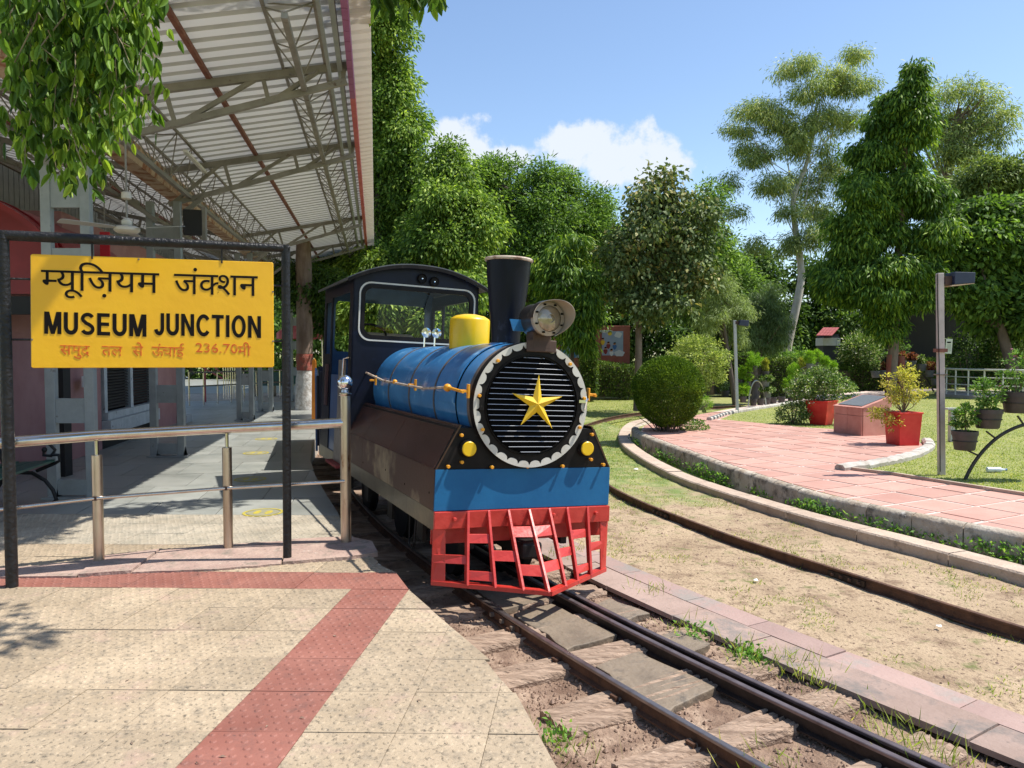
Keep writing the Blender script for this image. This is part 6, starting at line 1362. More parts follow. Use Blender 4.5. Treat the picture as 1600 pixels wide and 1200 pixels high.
# ------------------------------------------------------------------ red sandstone podium
c = at(1345, 679, -.03); pd = thing('stone_podium', 'red sandstone podium with sloping dark granite plaque on the plaza', 'podium', c, R_(-2))
yb_ = c.y
def face(pts, name, m, th): pass
x0, x1 = at(1303, 678, -.03).x-.0, at(1390, 679, -.03).x+.02
fw_, dep = .60, .85
F0 = at(1303, 676, -.03); F1 = at(1346, 682, -.03); F2 = at(1392, 678, -.03)      # left, front corner, right
e1 = F0-F1; e2 = F2-F1; e1 = e1.normalized()*.72; e2 = (e2-e1.normalized()*e2.dot(e1.normalized())).normalized()*.66
zl = [-.03, .40, .60]
def pod(a, b_, z0, z1, g=.004): return [F1+e1*a+e2*b_, z0, z1]
def quad_block(a0, a1, b0, b1, z0, z1, name, m='sandstone'):
    mb = MB(); P = [F1+e1*a0+e2*b0, F1+e1*a1+e2*b0, F1+e1*a1+e2*b1, F1+e1*a0+e2*b1]
    mb.prism([(p.x, p.y) for p in P], z0, z1); return part(name, mb, m, pd, bevel=.004)
quad_block(.02, .98, .02, .98, -.03, .46, 'core')
for a0, a1 in ((0, .497), (.503, 1)):
    for z0, z1 in ((-.03, .347), (.353, .50)): quad_block(a0, a1, -.015, .03, z0, z1, 'facing_slab')
for z0, z1 in ((-.03, .347), (.353, .50)): quad_block(-.015, .03, .035, .985, z0, z1, 'facing_slab')
mb = MB(); T = [F1+Vector((0, 0, .535))-e1*.03-e2*.03, F1+e1*1.03-e2*.03+Vector((0, 0, .535)), F1+e1*1.03+e2*1.03+Vector((0, 0, .74)), F1-e1*.03+e2*1.03+Vector((0, 0, .74))]
lo_ = [Vector((p.x, p.y, .50)) for p in T]; mb.add(T+lo_, [(0, 3, 2, 1), (4, 5, 6, 7), (0, 1, 5, 4), (1, 2, 6, 5), (2, 3, 7, 6), (3, 0, 4, 7)]); cp = part('sloping_top', mb, 'sandstone', pd, bevel=.006)
def tq(a, b_): return T[0]*(1-a)*(1-b_)+T[1]*a*(1-b_)+T[2]*a*b_+T[3]*(1-a)*b_
mb = MB(); Q = [tq(.10, .10), tq(.90, .10), tq(.90, .93), tq(.10, .93)]; mb.add([p+Vector((0, 0, .001)) for p in Q]+[p+Vector((0, 0, .014)) for p in Q], [(0, 3, 2, 1), (4, 5, 6, 7), (0, 1, 5, 4), (1, 2, 6, 5), (2, 3, 7, 6), (3, 0, 4, 7)]); part('plaque', mb, 'granite', cp)
# ------------------------------------------------------------------ red planters
def planter(c, wt, wb, h, lab, rz=.3):
    t = thing('red_planter', lab, 'planter', c, rz)
    mb = MB(); pr = [(wb/2, 0), (wt/2, h), (wt/2+.012, h), (wt/2+.012, h+.025), (wt/2-.03, h+.025), (wt/2-.035, h-.04)]
    rings = []
    for r, z in pr:
        b = len(mb.v); mb.v += [(r, r, z), (-r, r, z), (-r, -r, z), (r, -r, z)]; rings.append(b)
    for a, b in zip(rings, rings[1:]):
        for k in range(4): mb.f.append((a+k, a+(k+1) % 4, b+(k+1) % 4, b+k)); mb.m.append(0)
    mb.f.append((3, 2, 1, 0)); mb.m.append(0); part('pot', mb, 'planter_red', t, local=True, bevel=.006)
    r = wt/2-.034; part('soil', MB().box((0, 0, h-.05), (2*r, 2*r, .02)), 'soil_pot', t, local=True); return t
def stems(mb, c, tips, r=.006):
    for p in tips: mid = (c+p)/2+Vector(rng.normal(size=3)*.03); mb.tube([c, mid, p], [r, r*.7, r*.35], 5)
    return mb
c = at(1283, 663, -.03); t = planter(c, .50, .34, .50, 'red square planter with a wide pale variegated shrub beside the podium', .75)
top = c+Vector((0, 0, .50)); lobes = [(c.x-.15, c.y, .85, .45, .4, .32), (c.x+.25, c.y, .80, .42, .4, .3), (c.x-.45, c.y, .65, .3, .3, .25), (c.x+.1, c.y, 1.0, .3, .3, .25), (c.x+.6, c.y, .72, .2, .2, .18)]
P, D, cc_ = clump_cloud(lobes, 150, 26, .10, .1, rng, shell=.3); foliage('foliage', t, P, D, .055, .035, 'varieg')
part('stem', stems(MB(), top, [Vector(p) for p in cc_[:26]]), 'twig', t)
c = at(1410, 695, -.03); t = planter(c, .42, .36, .54, 'red square planter with an airy yellow shrub right of the podium', .15)
top = c+Vector((0, 0, .54)); lobes = [(c.x-.05, c.y, .98, .34, .3, .30), (c.x+.1, c.y, 1.15, .2, .2, .18), (c.x-.15, c.y, .78, .22, .2, .15), (c.x-.45, c.y-.1, .50, .18, .16, .14), (c.x+.2, c.y, .85, .2, .2, .2), (c.x-.25, c.y-.15, .35, .12, .12, .2)]
P, D, cc_ = clump_cloud(lobes, 150, 15, .08, .1, rng, shell=.2); foliage('foliage', t, P, D, .042, .026, 'yellow')
part('stem', stems(MB(), top, [Vector(p) for p in cc_[:30]], .008), 'twig', t)
# ------------------------------------------------------------------ round topiary and shrubs
c = at(1043, 674, -.03); R0 = .70
t = thing('topiary_ball', 'large dark green clipped ball shrub at the tip of the plaza', 'topiary', c)
cz = c+Vector((0, 0, .80)); d = unit(rng.normal(size=(42000, 3))); pert = np.array([mnoise.noise(Vector(v*3.2)) for v in d])
rad = (.94+.07*rng.random(len(d))**.7)*(1+.04*pert); shp = np.where(d[:, 2:3] < 0, A3([.66, .66, .70]), A3([.70, .70, .68])); P = A3(cz)+d*rad[:, None]*shp
foliage('clipped_foliage', t, P, d*.7+rng.normal(size=d.shape)*.45+A3([0, 0, .35]), .032*(.6+.9*rng.random(len(d))), .018, 'topiary', nb=.25)
d = unit(rng.normal(size=(6000, 3))); P = A3(cz)+d*.6*(rng.random((6000, 1))**.4); foliage('inner_foliage', t, P, d, .06, .02, 'topiary')
mb = MB()
for k in range(46):
    a = rng.uniform(0, 6.28); r = rng.uniform(.02, .25); b = c+Vector((math.cos(a)*r, math.sin(a)*r, 0)); e = cz+Vector((math.cos(a)*r*2.3, math.sin(a)*r*2.3, rng.uniform(-.55, -.1))); mb.tube([b, b.lerp(e, .5)+Vector((0, 0, .03)), e], [.012, .009, .006], 5)
part('stem', mb, 'bark_dark', t)
def shrub(px, py, base_py, rpx, rpz, m, lab, n=160, per=30, L=.05, Wd=.03, name='round_shrub', cat='shrub', shell=.6, droop=0, trunk=True, cr=.14, zg=-.03, D=None, flat=.8):
    b = at(px, base_py, zg) if D is None else Vector(((px-800)/1200*D, D, zg)); Y = b.y; cz = atY(px, py, Y); rx = rpx*Y/1200; rz_ = rpz*Y/1200
    t = thing(name, lab, cat, b); lb = [(cz.x, Y, cz.z, rx, rx, rz_)]
    P, Dd, cc_ = clump_cloud(lb, n, per, cr, droop, rng, shell=shell, flat=flat); foliage('foliage', t, P, Dd, L, Wd, m)
    if trunk:
        mb = MB(); 
        for k in range(7): e = Vector(cc_[k]); mb.tube([b+Vector(rng.normal(size=3)*A3([.05, .05, 0])), (b+e)/2, e], [.022, .015, .006], 6)
        part('stem', mb, 'bark', t)
    return t
shrub(1090, 567, 640, 46, 41, 'lime', 'round lime yellow shrub on a short stem behind the clipped ball', n=260, per=40, L=.06, Wd=.035)
shrub(1102, 630, 644, 10, 12, 'kochia', 'small bright green tuft below the lime shrub', n=40, per=22, L=.05, Wd=.012, cr=.08)
shrub(1083, 667, 672, 20, 10, 'varieg', 'small leafy plant sprawling on the plaza beside the clipped ball', n=40, per=20, L=.05, Wd=.035, cr=.07, trunk=False)
shrub(1240, 648, 662, 24, 17, 'varieg', 'small bush with pale flowers in front of the first red planter', n=90, per=24, L=.05, Wd=.028, cr=.09)
# ------------------------------------------------------------------ potted plants
def potmesh(r, h, m):
    mb = MB().lathe((0, 0, 0), [(r*.74, 0), (r*.80, .01), (r*.97, h*.78), (r*1.02, h*.78), (r*1.04, h), (r*.95, h), (r*.93, h*.88)], 22); return mb
def pot(c, r, h, m, lab, plant, ph, pr, group, name='potted_plant', L=.05, Wd=.012, n=30, per=26, flowers=None, ring=False):
    t = thing(name, lab, 'potted plant', c, group=group); part('pot', potmesh(r, h, m), m, t, local=True, smooth=True)
    if ring: part('ring', MB().lathe((0, 0, h*.45), [(r*.97, 0), (r*.99, .006), (r*.97, .012)], 22, caps=False), 'arch_metal', t, local=True)
    if plant:
        zc = h+ph*.5; P, D, cc_ = clump_cloud([(0, 0, zc-ph*.04, pr*.85, pr*.85, ph*.5)], n, per, pr*.25, -.35 if plant.startswith('koch') else .05, rng, shell=.35)
        P[:, 2] = np.maximum(P[:, 2], h*.9); me = leafmesh('foliage', P, D, L, Wd, LM[plant]); o = bpy.data.objects.new('foliage', me); COL.objects.link(o); o.parent = t
        mb = MB()
        for k in range(8): e = Vector(cc_[k]); mb.tube([(0, 0, h*.8), e*.5+Vector((0, 0, h*.45)), e], [.006, .004, .002], 4)
        part('stem', mb, 'twig', t, local=True)
        if flowers:
            for nm, mt, cnt in flowers:
                fC = []; fD = []
                for k in range(cnt):
                    a = rng.uniform(0, 6.28); f = Vector((math.cos(a)*pr*rng.uniform(.2, 1), math.sin(a)*pr*rng.uniform(.2, 1)-.02, zc+ph*rng.uniform(.15, .55)))
                    for q in range(5): b = a+q*1.2566; fC.append(f); fD.append((math.cos(b), math.sin(b), .25))
                me = leafmesh('flower', A3([tuple(v) for v in fC]), A3(fD), .022, .02, mt, fold=.05); o = bpy.data.objects.new('flower', me); COL.objects.link(o); o.parent = t
    return t
ordn = ['first', 'second', 'third', 'fourth', 'fifth', 'sixth', 'seventh', 'eighth', 'ninth']
def arch(pts_px, Y, lab, r=.03, m='arch_metal'):
    P = [atY(x, y, Y) for x, y in pts_px]; t = thing('pot_arch', lab, 'plant stand', Vector((P[0].x, Y, -.03))); part('arch_tube', MB().tube(catmull(P, 5), r, 8), m, t, smooth=True); return t
# arch A (behind the thin lamp)
YA = 22.0
ta = arch([(1169, 634), (1172, 612), (1177, 598), (1184, 595), (1191, 602), (1195, 618), (1197, 638)], YA, 'small silver arch of clipped green pot plants beside the thin lamp', .022, 'arch_silver')
for x0_, y0_, x1_, y1_ in ((1171, 615, 1163, 604), (1174, 600, 1170, 575), (1184, 596, 1188, 570), (1193, 604, 1198, 600)): part('bracket', MB().tube([atY(x0_, y0_, YA), atY(x1_, y1_, YA)], .012, 6), 'arch_metal', ta)
def px_pot(px, py_bottom, Y, wpx, hpx, m, lab, plant, phpx, prpx, group, **k):
    s = Y/1200; c = atY(px, py_bottom, Y); return pot(c, wpx*s/2, hpx*s, m, lab, plant, phpx*s, prpx*s, group, **k)
ga = 'pot plants on the arch by the thin lamp'
for px, pb, pl, ph, pr, lab in [(1161, 629, 'kochia', 22, 10, 'lowest left feathery green pot plant of the arch by the thin lamp'), (1168, 606, 'kochia', 28, 9, 'tall twin green pot plant left on the arch by the thin lamp'), (1157, 603, 'kochia', 22, 6, 'narrow green pot plant at the far left behind the thin lamp'), (1172, 590, 'kochia', 18, 9, 'upper left green pot plant of the arch by the thin lamp'), (1178, 581, 'kochia', 22, 11, 'topmost green pot plant of the arch by the thin lamp'), (1189, 585, 'kochia', 18, 7, 'green pot plant just right of the top of the arch by the thin lamp'), (1196, 590, 'kochiay', 20, 4, 'thin yellow orange pot plant on the arch by the thin lamp')]:
    px_pot(px, pb, YA+rng.uniform(-.3, .3), 11, 10, 'pot_dark', lab, pl, ph, pr, ga, L=.07, Wd=.012, n=46, per=30)
px_pot(1196, 604, YA, 13, 11, 'pot_grey', 'pot with flat grey rosette below the yellow plant on the arch', 'varieg', 4, 13, ga, L=.08, Wd=.03); px_pot(1199, 621, YA, 12, 11, 'pot_grey', 'pot with flat grey green rosette at the lower right of the arch', 'varieg', 4, 12, ga, L=.08, Wd=.03)
gg = 'empty dark pots in a row on the ground'
for k, (px, pb) in enumerate([(1177, 634), (1188, 633), (1198, 632), (1208, 631), (1221, 630), (1236, 627), (1249, 625)]):
    c = at(px, pb, -.03); s = c.y/1200; t = thing('empty_pot', ordn[k]+' from the left of the dark pots lined up on the ground', 'pot', c, group=gg); part('pot', potmesh(5.7*s, 10.5*s, 'pot_dark'), 'pot_dark', t, local=True, smooth=True); part('soil', MB().lathe((0, 0, 8.6*s), [(5.2*s, 0), (5.2*s, .005)], 14), 'soil_pot', t, local=True)
# arch B (behind the first planter)
YB_ = 24.5
tb = arch([(1226, 622), (1232, 600), (1245, 582), (1262, 573), (1280, 573), (1296, 583), (1306, 600), (1312, 618)], YB_, 'large arch of feathery green pot plants behind the first red planter')
gb_ = 'feathery pot plants on the large arch'
for px, pb, pl, ph, pr, lab in [(1232, 618, 'kochia', 21, 9.5, 'lowest left green pot plant on the large arch'), (1241, 600, 'kochia', 23, 10.5, 'round green pot plant second from the left on the large arch'), (1254, 586, 'kochiay', 19, 8, 'yellowish pot plant third from the left on the large arch'), (1265, 577, 'kochia', 20, 8.5, 'green pot plant fourth from the left at the top of the large arch'), (1278, 575, 'kochia', 20, 8, 'topmost green pot plant of the large arch'), (1289, 584, 'kochia', 21, 7, 'green pot plant just right of the top of the large arch'), (1301, 591, 'kochia', 18, 6, 'rightmost green pot plant of the large arch')]:
    px_pot(px, pb, YB_+rng.uniform(-.3, .3), 11, 9, 'pot_grey', lab, pl, ph, pr, gb_, L=.08, Wd=.013, n=46, per=30)
# arch D far with coleus pots
YD = 29
td = arch([(1386, 592), (1398, 580), (1412, 575), (1430, 578), (1446, 590), (1459, 612)], YD, 'dark arch of red and green pot plants behind the yellow shrub', .03)
gd = 'red leaved pot plants on the far arch'
for px, pb, pl, ph, pr, lab in [(1368, 590, 'varieg', 18, 7, 'tall green pot plant at the far left of the distant arch'), (1381, 589, 'coleus', 13, 6, 'reddish pot plant left of the distant arch top'), (1393, 571, 'vinca', 11, 8, 'leafy green pot plant above the distant arch'), (1409, 574, 'coleus', 13, 8, 'red leaved plant in a grey pot on the distant arch below a green shoot'), (1424.5, 574, 'coleus', 12, 7.5, 'dark red plant in the grey pot at the middle of the distant arch'), (1440, 579, 'varieg', 13, 8, 'pale green plant in a grey pot on the distant arch'), (1453, 589, 'coleus', 14, 8, 'red plant in the second lowest grey pot of the distant arch'), (1462, 602, 'vinca', 22, 5, 'green plant in the lowest pot of the distant arch beside the beige lamp post')]:
    px_pot(px, pb, YD, 13.5, 10.5, 'pot_grey', lab, pl, ph, pr, gd, L=.09, Wd=.045, n=24, per=18)
t = shrub(1410, 540, 572, 10, 18, 'vinca', 'tall slender green plant rising behind the red pots of the distant arch', n=26, per=18, L=.08, Wd=.03, cr=.12, D=29.6)
# arch C near right with big pots
YC = 9.45
tcx = arch([(1506, 754), (1515, 735), (1530, 712), (1553, 688), (1580, 671), (1610, 662), (1650, 662), (1690, 676), (1725, 705), (1745, 745)], YC, 'dark steel arch carrying large brown pots of pink periwinkle at the right', .022)
for a, b in (((1529, 712), (1508, 702)), ((1557, 686), (1541, 674)), ((1600, 664), (1590, 650))): part('bracket', MB().tube([atY(*a, YC), atY(*b, YC)], .012, 6), 'arch_metal', tcx)
fl = [('p', PINK, 7), ('w', WHITEP, 3)]
for px, pb, w, h, ph, pr, lab in [(1507, 703, 37, 30, 42, 22, 'lowest left brown pot of bushy green periwinkle on the near arch'), (1543, 669, 41, 30, 50, 26, 'second brown pot of periwinkle on the near arch'), (1588, 645, 42, 33, 66, 28, 'third and largest brown pot with pink periwinkle flowers at the photo edge'), (1640, 640, 42, 33, 62, 26, 'fourth brown pot of pink periwinkle on the near arch, beyond the picture edge')]:
    px_pot(px, pb, YC-.02, w, h, 'pot_dark', lab, 'vinca', ph, pr, 'brown pots of periwinkle on the near arch', L=.052, Wd=.024, n=44, per=15, flowers=fl if px > 1560 else [('p', PINK, 1)], ring=True)
# ------------------------------------------------------------------ curved white railing on a round platform
cr_ = Vector((9.6, 14.6, 0)); rp_ = thing('round_platform', 'round grey platform with a curved cream railing at the right edge', 'platform', Vector((cr_.x, cr_.y, -.03)))
p_l = at(1503, 622, -.03); cr_ = Vector((p_l.x+2.6, p_l.y+.6, -.03)); Rr = 2.66
part('base', MB().lathe(cr_, [(Rr+.15, 0), (Rr+.15, .10)], 48), 'gravelpath', rp_)
A_ = [R_(a) for a in range(150, 420, 6)]
for z, r in ((.98, .035), (.72, .018), (.46, .018), (.22, .018)): part('rail_bar', MB().tube([cr_+Vector((Rr*math.cos(a), Rr*math.sin(a), z)) for a in A_], r, 8), 'far_rail', rp_, smooth=True)
for a in A_[::2]: p = cr_+Vector((Rr*math.cos(a), Rr*math.sin(a), .1)); part('post', MB().tube([p, p+Vector((0, 0, .88))], .026, 8), 'far_rail', rp_)
# low bollard, gutter pieces, bottle, litter
c = at(1487, 690, -.03); bo = thing('short_bollard', 'short grey square bollard in the lawn behind the lowest big pot', 'bollard', c); part('post', MB().box(c+Vector((0, 0, .28)), (.10, .10, .56)), 'lamp_post_grey', bo, bevel=.01); part('cap', MB().box(c+Vector((.02, 0, .58)), (.26, .12, .03)), 'lamp_post_grey', bo)
c = at(1556, 738, -.03); bt = thing('plastic_bottle', 'crushed clear plastic bottle lying on the lawn', 'bottle', c); part('body', MB().lathe(c+Vector((.12, 0, .035)), [(.012, .0), (.014, .03), (.032, .06), (.034, .1), (.029, .14), (.034, .18), (.033, .23), (.02, .24)], 16, axis=(-1, .05, 0)), 'bottle_white', bt, smooth=True); part('cap', MB().lathe(c+Vector((.125, 0, .035)), [(.015, -.0), (.015, -.018)], 12, axis=(-1, .05, 0)), 'paint_blue', bt)
def litter(px, py, z, s, lab):
    c = at(px, py, z); mb = MB(); n = 6
    mb.v = [(c.x+math.cos(k)*s*rng.uniform(.6, 1), c.y+math.sin(k)*s*rng.uniform(.6, 1), c.z+.01+rng.uniform(0, s*.6)) for k in range(n)]+[(c.x, c.y, c.z+s*.8)]
    mb.f = [(k, (k+1) % n, n) for k in range(n)]; mb.m = [0]*n; o = solo('litter_scrap', mb, 'white_paint', lab, 'litter', 'scraps of white litter'); return o
litter(994, 735, -.28, .05, 'crumpled white scrap on the grass right of the locomotive'); litter(1181, 910, -.28, .03, 'small white chip in the sand beside the pink slabs'); litter(1461, 750, -.03, .02, 'tiny pink white scrap on the lawn near the beige lamp post')
litter(1467, 981, -.28, .025, 'white splinter in the sand near the rusty side rail')
eg = thing('white_plaza_edging', 'whitewashed rounded edging around the plaza corner by the planter', 'kerb', at(1440, 705))
ep_ = resample(catmull([at(1312, 735, -.03), at(1350, 731, -.03), at(1395, 723, -.03), at(1428, 714, -.03), at(1449, 703, -.03), at(1452, 697, -.03), at(1446, 690, -.03), at(1438, 687, -.03)], 8), .12)
i = 0
while i < len(ep_)-4:
    mb = MB(); mb.sweep([(-.08, -.03), (.08, -.03), (.085, .04), (.05, .075), (-.05, .075), (-.085, .04)], [Vector((p.x, p.y, -.02+rng.uniform(-.01, .012))) for p in ep_[i:i+5]]); part('edging_stone', mb, 'white_edging', eg, smooth=True); i += 4
e2_ = thing('striped_edging', 'small black and white striped edging curving to the thin lamp', 'kerb', at(1120, 655))
ep_ = resample(catmull([at(1108, 657, -.03), at(1118, 654, -.03), at(1132, 649, -.03), at(1150, 645, -.03), at(1180, 640, -.03), at(1250, 629, -.03)], 8), .16)
for i in range(len(ep_)-2):
    mb = MB(); mb.sweep([(-.06, -.02), (.06, -.02), (.06, .05), (.03, .08), (-.03, .08), (-.06, .05)], [ep_[i], ep_[i].lerp(ep_[i+1], .94)]); part('edging_stone', mb, 'edging_black' if (i % 2 and i < 14) else 'white_edging', e2_)
bd = thing('lawn_border', 'thin concrete border along the right lawn', 'kerb', at(1450, 752)); ep_ = resample(catmull([at(1322, 734, -.03), at(1380, 741, -.03), at(1450, 752, -.03), at(1525, 764, -.03), at(1600, 775, -.03), at(1720, 795, -.03)], 8), .6)
for a, b in zip(ep_, ep_[1:]): part('border_stone', MB().bar(a+Vector((0, 0, .0)), a.lerp(b, .985)+Vector((0, 0, .0)), .05, .09), 'kerb_top', bd)
# ------------------------------------------------------------------ things further back
def wallpanel(px0, px1, py0, py1, Y, lab):
    a = atY(px0, py0, Y); b = atY(px1, py1, Y); t = thing('mural_wall', lab, 'mural wall', Vector(((a.x+b.x)/2, Y, -.3)))
    part('wall', MB().prism([(a.x, -.3), (b.x, -.3), (b.x, a.z), (a.x, a.z)], 0, .35, fn=lambda x, y, z: (x, Y+z, y)), 'mural_frame', t, bevel=.01)
    m = .3; p = part('picture', MB().prism([(a.x+m, b.z+m*1.2), (b.x-m, b.z+m*1.2), (b.x-m, a.z-m*.8), (a.x+m, a.z-m*.8)], -.012, .0, fn=lambda x, y, z: (x, Y+z, y)), 'mural_sky', t)
    return t, p, a, b, Y
def blob(cx, cz, r, Y, m, p, k=7, seed=0, th=.006):
    rr = random.Random(seed); P = [(cx+r[0]*math.cos(2*math.pi*i/18)*(1+.25*math.sin(k*2*math.pi*i/18)*.5), cz+r[1]*math.sin(2*math.pi*i/18)*(1+.12*math.sin(k*2*math.pi*i/18))) for i in range(18)]
    part('painted_shape', MB().prism(P, -.012-th, -.0125, fn=lambda x, y, z: (x, Y+z, y)), m, p)
t, p, a, b, Y = wallpanel(930, 984, 509, 568, 34, 'red brown framed mural of children under a sun')
X = lambda u: a.x+(b.x-a.x)*u; Z = lambda v: b.z+(a.z-b.z)*v
blob(X(.42), Z(.80), (.10, .10), Y, 'paint_yellow', p, 9); blob(X(.66), Z(.76), (.16, .13), Y, 'mural_cloud', p, 4); blob(X(.70), Z(.27), (.22, .14), Y, 'mural_cloud', p, 5); blob(X(.30), Z(.85), (.30, .06), Y, 'mural_cloud', p, 3)
for u, v, m in ((.22, .62, 'paint_yellow'), (.38, .52, 'tiled_red'), (.56, .50, 'paint_blue'), (.30, .38, 'tiled_red'), (.47, .33, 'white_paint')):
    blob(X(u), Z(v)-.10, (.09, .11), Y, m, p, 3); blob(X(u), Z(v)+.04, (.06, .06), Y, 'paint_skin', p, 2, th=.009); blob(X(u), Z(v)+.075, (.055, .03), Y, 'sign_ink', p, 2, th=.011)
t, p, a, b, Y = wallpanel(866, 936, 500, 572, 33.2, 'long framed mural wall partly hidden by hanging foliage')
for u, v in ((.2, .3), (.45, .25), (.7, .32), (.85, .26)): blob(X(u), Z(v), (.10, .13), Y, 'paint_blue', p, 3); blob(X(u), Z(v)+.17, (.06, .06), Y, 'paint_skin', p, 2)
kx = atY(1296, 600, 33); ki = thing('small_kiosk', 'small dark kiosk with a sloping red tiled roof among the trees', 'kiosk', Vector((kx.x, 33, -.3)))
s = 33/1200
def kb(x0, x1, y0, y1, y_, d_, name, m, th=1.0):
    a = atY(x0, y0, 33+y_); b = atY(x1, y1, 33+y_); return part(name, MB().prism([(a.x, b.z), (b.x, b.z), (b.x, a.z), (a.x, a.z)], 0, d_, fn=lambda x, y, z: (x, 33+y_+z, y)), m, ki)
kb(1287, 1312, 540, 600, 0, .8, 'cabin', 'kiosk_dark'); kb(1286, 1306, 528, 540, -.05, .8, 'counter_band', 'white_paint'); kb(1307, 1313, 528, 540, -.05, .7, 'counter_band', 'white_paint'); kb(1288, 1311, 522, 528, 0, .8, 'upper_cabin', 'kiosk_dark')
ra = [atY(1275, 525, 32.6), atY(1300, 525, 32.6), atY(1311, 513, 33.6), atY(1286, 513, 33.6)]
for k in range(5):
    for j in range(3):
        def rr_(u, v): return ra[0]*(1-u)*(1-v)+ra[1]*u*(1-v)+ra[2]*u*v+ra[3]*(1-u)*v
        u0, u1, v0, v1 = k/5+.01, (k+1)/5-.01, j/3, (j+1)/3+.03; q = [rr_(u0, v0), rr_(u1, v0), rr_(u1, v1), rr_(u0, v1)]; zo = Vector((0, 0, .03-.008*j*0))
        part('roof_tile', MB().add([x+zo for x in q]+[x for x in q], [(0, 1, 2, 3), (7, 6, 5, 4), (0, 4, 5, 1), (1, 5, 6, 2), (2, 6, 7, 3), (3, 7, 4, 0)]), 'tiled_red', ki)
sh = thing('dark_shed', 'dark open shed with corrugated roof behind the beige lamp post', 'shed', atY(1530, 600, 30)+Vector((0, 0, -.1)))
a = atY(1440, 470, 31); b = atY(1640, 470, 31)
mb = MB()
for k in range(26): x = a.x+(b.x-a.x)*k/26; mb.bar((x, 29.5, a.z-.05+.15), (x, 34, a.z+.6), .12, .02)
part('roof', mb, 'roof_white', sh)
for x in np.linspace(a.x+.3, b.x-.3, 4): part('post', MB().bar((x, 30, -.1), (x, 30, a.z), .18, .18), 'dark_void', sh)
part('rear_wall', MB().box(((a.x+b.x)/2, 34, 1.6), (b.x-a.x, .1, 3.6)), 'dark_void', sh); part('beam', MB().bar((a.x, 30, a.z-.25), (b.x, 30, a.z-.25), .1, .14), 'kiosk_dark', sh); part('red_panel', MB().box((atY(1575, 545, 30).x, 29.95, atY(1575, 545, 30).z), (1.4, .04, .7)), 'dark_red', sh)
c = atY(1482.5, 541, 26); no_ = thing('paper_notice', 'pale paper notice board hanging in front of the dark shed', 'notice', c); part('sheet', MB().box(c, (.22, .015, .50), mx=Matrix.Rotation(.06, 3, 'Y')), 'paper', no_); part('black_print', MB().box(c+Vector((0, -.011, .13)), (.13, .004, .05)), 'sign_ink', no_)
for k in range(7): part('black_print', MB().box(c+Vector((0, -.011, .05-.035*k)), (.14, .003, .006)), 'sign_ink', no_)
part('string', MB().tube([c+Vector((0, 0, .25)), c+Vector((.02, 0, 2.6))], .006, 5), 'dark_void', no_)
rd = MB(); P = [at(-300, 612, -.3), at(2200, 612, -.3)]; rd.add([(-10, 36, -.30), (60, 36, -.30), (60, 41, -.30), (-10, 41, -.30)], [(0, 1, 2, 3)]); struct('garden_path', rd, 'gravelpath')
rk = thing('road_kerb', 'low black and white painted kerb along the far path', 'kerb', (14, 36, -.3))
for k in range(40): part('kerb_stone', MB().box((-2+k*.9, 35.9, -.22), (.86, .16, .18)), 'white_edging' if k % 4 == 0 else 'gravelpath', rk)
# pole and steps by the mural
c = at(926, 601, -.3); pl_ = thing('silver_post_rail', 'short silver post and rails near the mural', 'railing', c); part('post', MB().tube([c, c+Vector((0, 0, 1.15))], .05, 10), 'lamp_post_grey', pl_)
for z in (1.1, .85): part('rail_bar', MB().tube([c+Vector((0, 0, z)), c+Vector((-1.5, .2, z))], .03, 8), 'lamp_post_grey', pl_)
part('footing', MB().box(c+Vector((-.2, 0, .05)), (2.2, .8, .16)), 'gravelpath', pl_)
# ------------------------------------------------------------------ trees
def L6(px, py, rx, ry, Y, dz=None):
    p = atY(px, py, Y); s = Y/1200; return (p.x, p.y + (dz or 0), p.z, rx*s, (rx*s+ry*s)*.5, ry*s)
def tree(name, lab, Y, lobes, m, base, n, per, cr, L, Wd, droop=.3, trunk=None, shell=.5, bark='bark_dark', group='garden trees', flat=.7, tr=.22, limbs=10, zb_=-.3, cat='tree', sub=8, nf=1.0, lk_=.3):
    b = Vector(((base-800)/1200*Y, Y, zb_)); t = thing(name, lab, cat, b, group=group)
    lb = [L6(*l[:4], Y, l[4] if len(l) > 4 else rng.uniform(-.06, .06)*Y*.3) for l in lobes]
    P, D, cc = clump_cloud(sublobes(lb, sub, .26, .50, rng), int(n*nf), int(per*1.25), cr*.95, droop, rng, shell=max(shell, .5), flat=flat)
    foliage('crown', t, P, D, L*(.7+.6*rng.random(len(P))), Wd, m)
    mb = MB(); trk_pts = trunk and [atY(x, y, Y) for x, y in trunk] or [b, Vector((lb[0][0], Y, lb[0][2]))]
    k = len(trk_pts); mb.tube(catmull([b]+trk_pts if trunk else trk_pts, 4), [tr*(1-.72*i/(len(catmull([b]+trk_pts if trunk else trk_pts, 4))-1)) for i in range(len(catmull([b]+trk_pts if trunk else trk_pts, 4)))], 10)
    part('trunk', mb, bark, t, smooth=True)
    mb = MB(); path = catmull([b]+trk_pts if trunk else trk_pts, 4)
    for i in range(limbs):
        e = Vector(cc[rng.integers(len(cc))]); j = int(len(path)*rng.uniform(.45, .98)); s_ = path[min(j, len(path)-1)]
        mid = s_.lerp(e, .5)+Vector((0, 0, -.12*abs(e.x-s_.x))); mb.tube([s_, mid, e], [tr*lk_, tr*lk_*.6, tr*.05], 6)
    if limbs: part('limb', mb, bark, t, smooth=True)
    return t
G = 'garden trees'
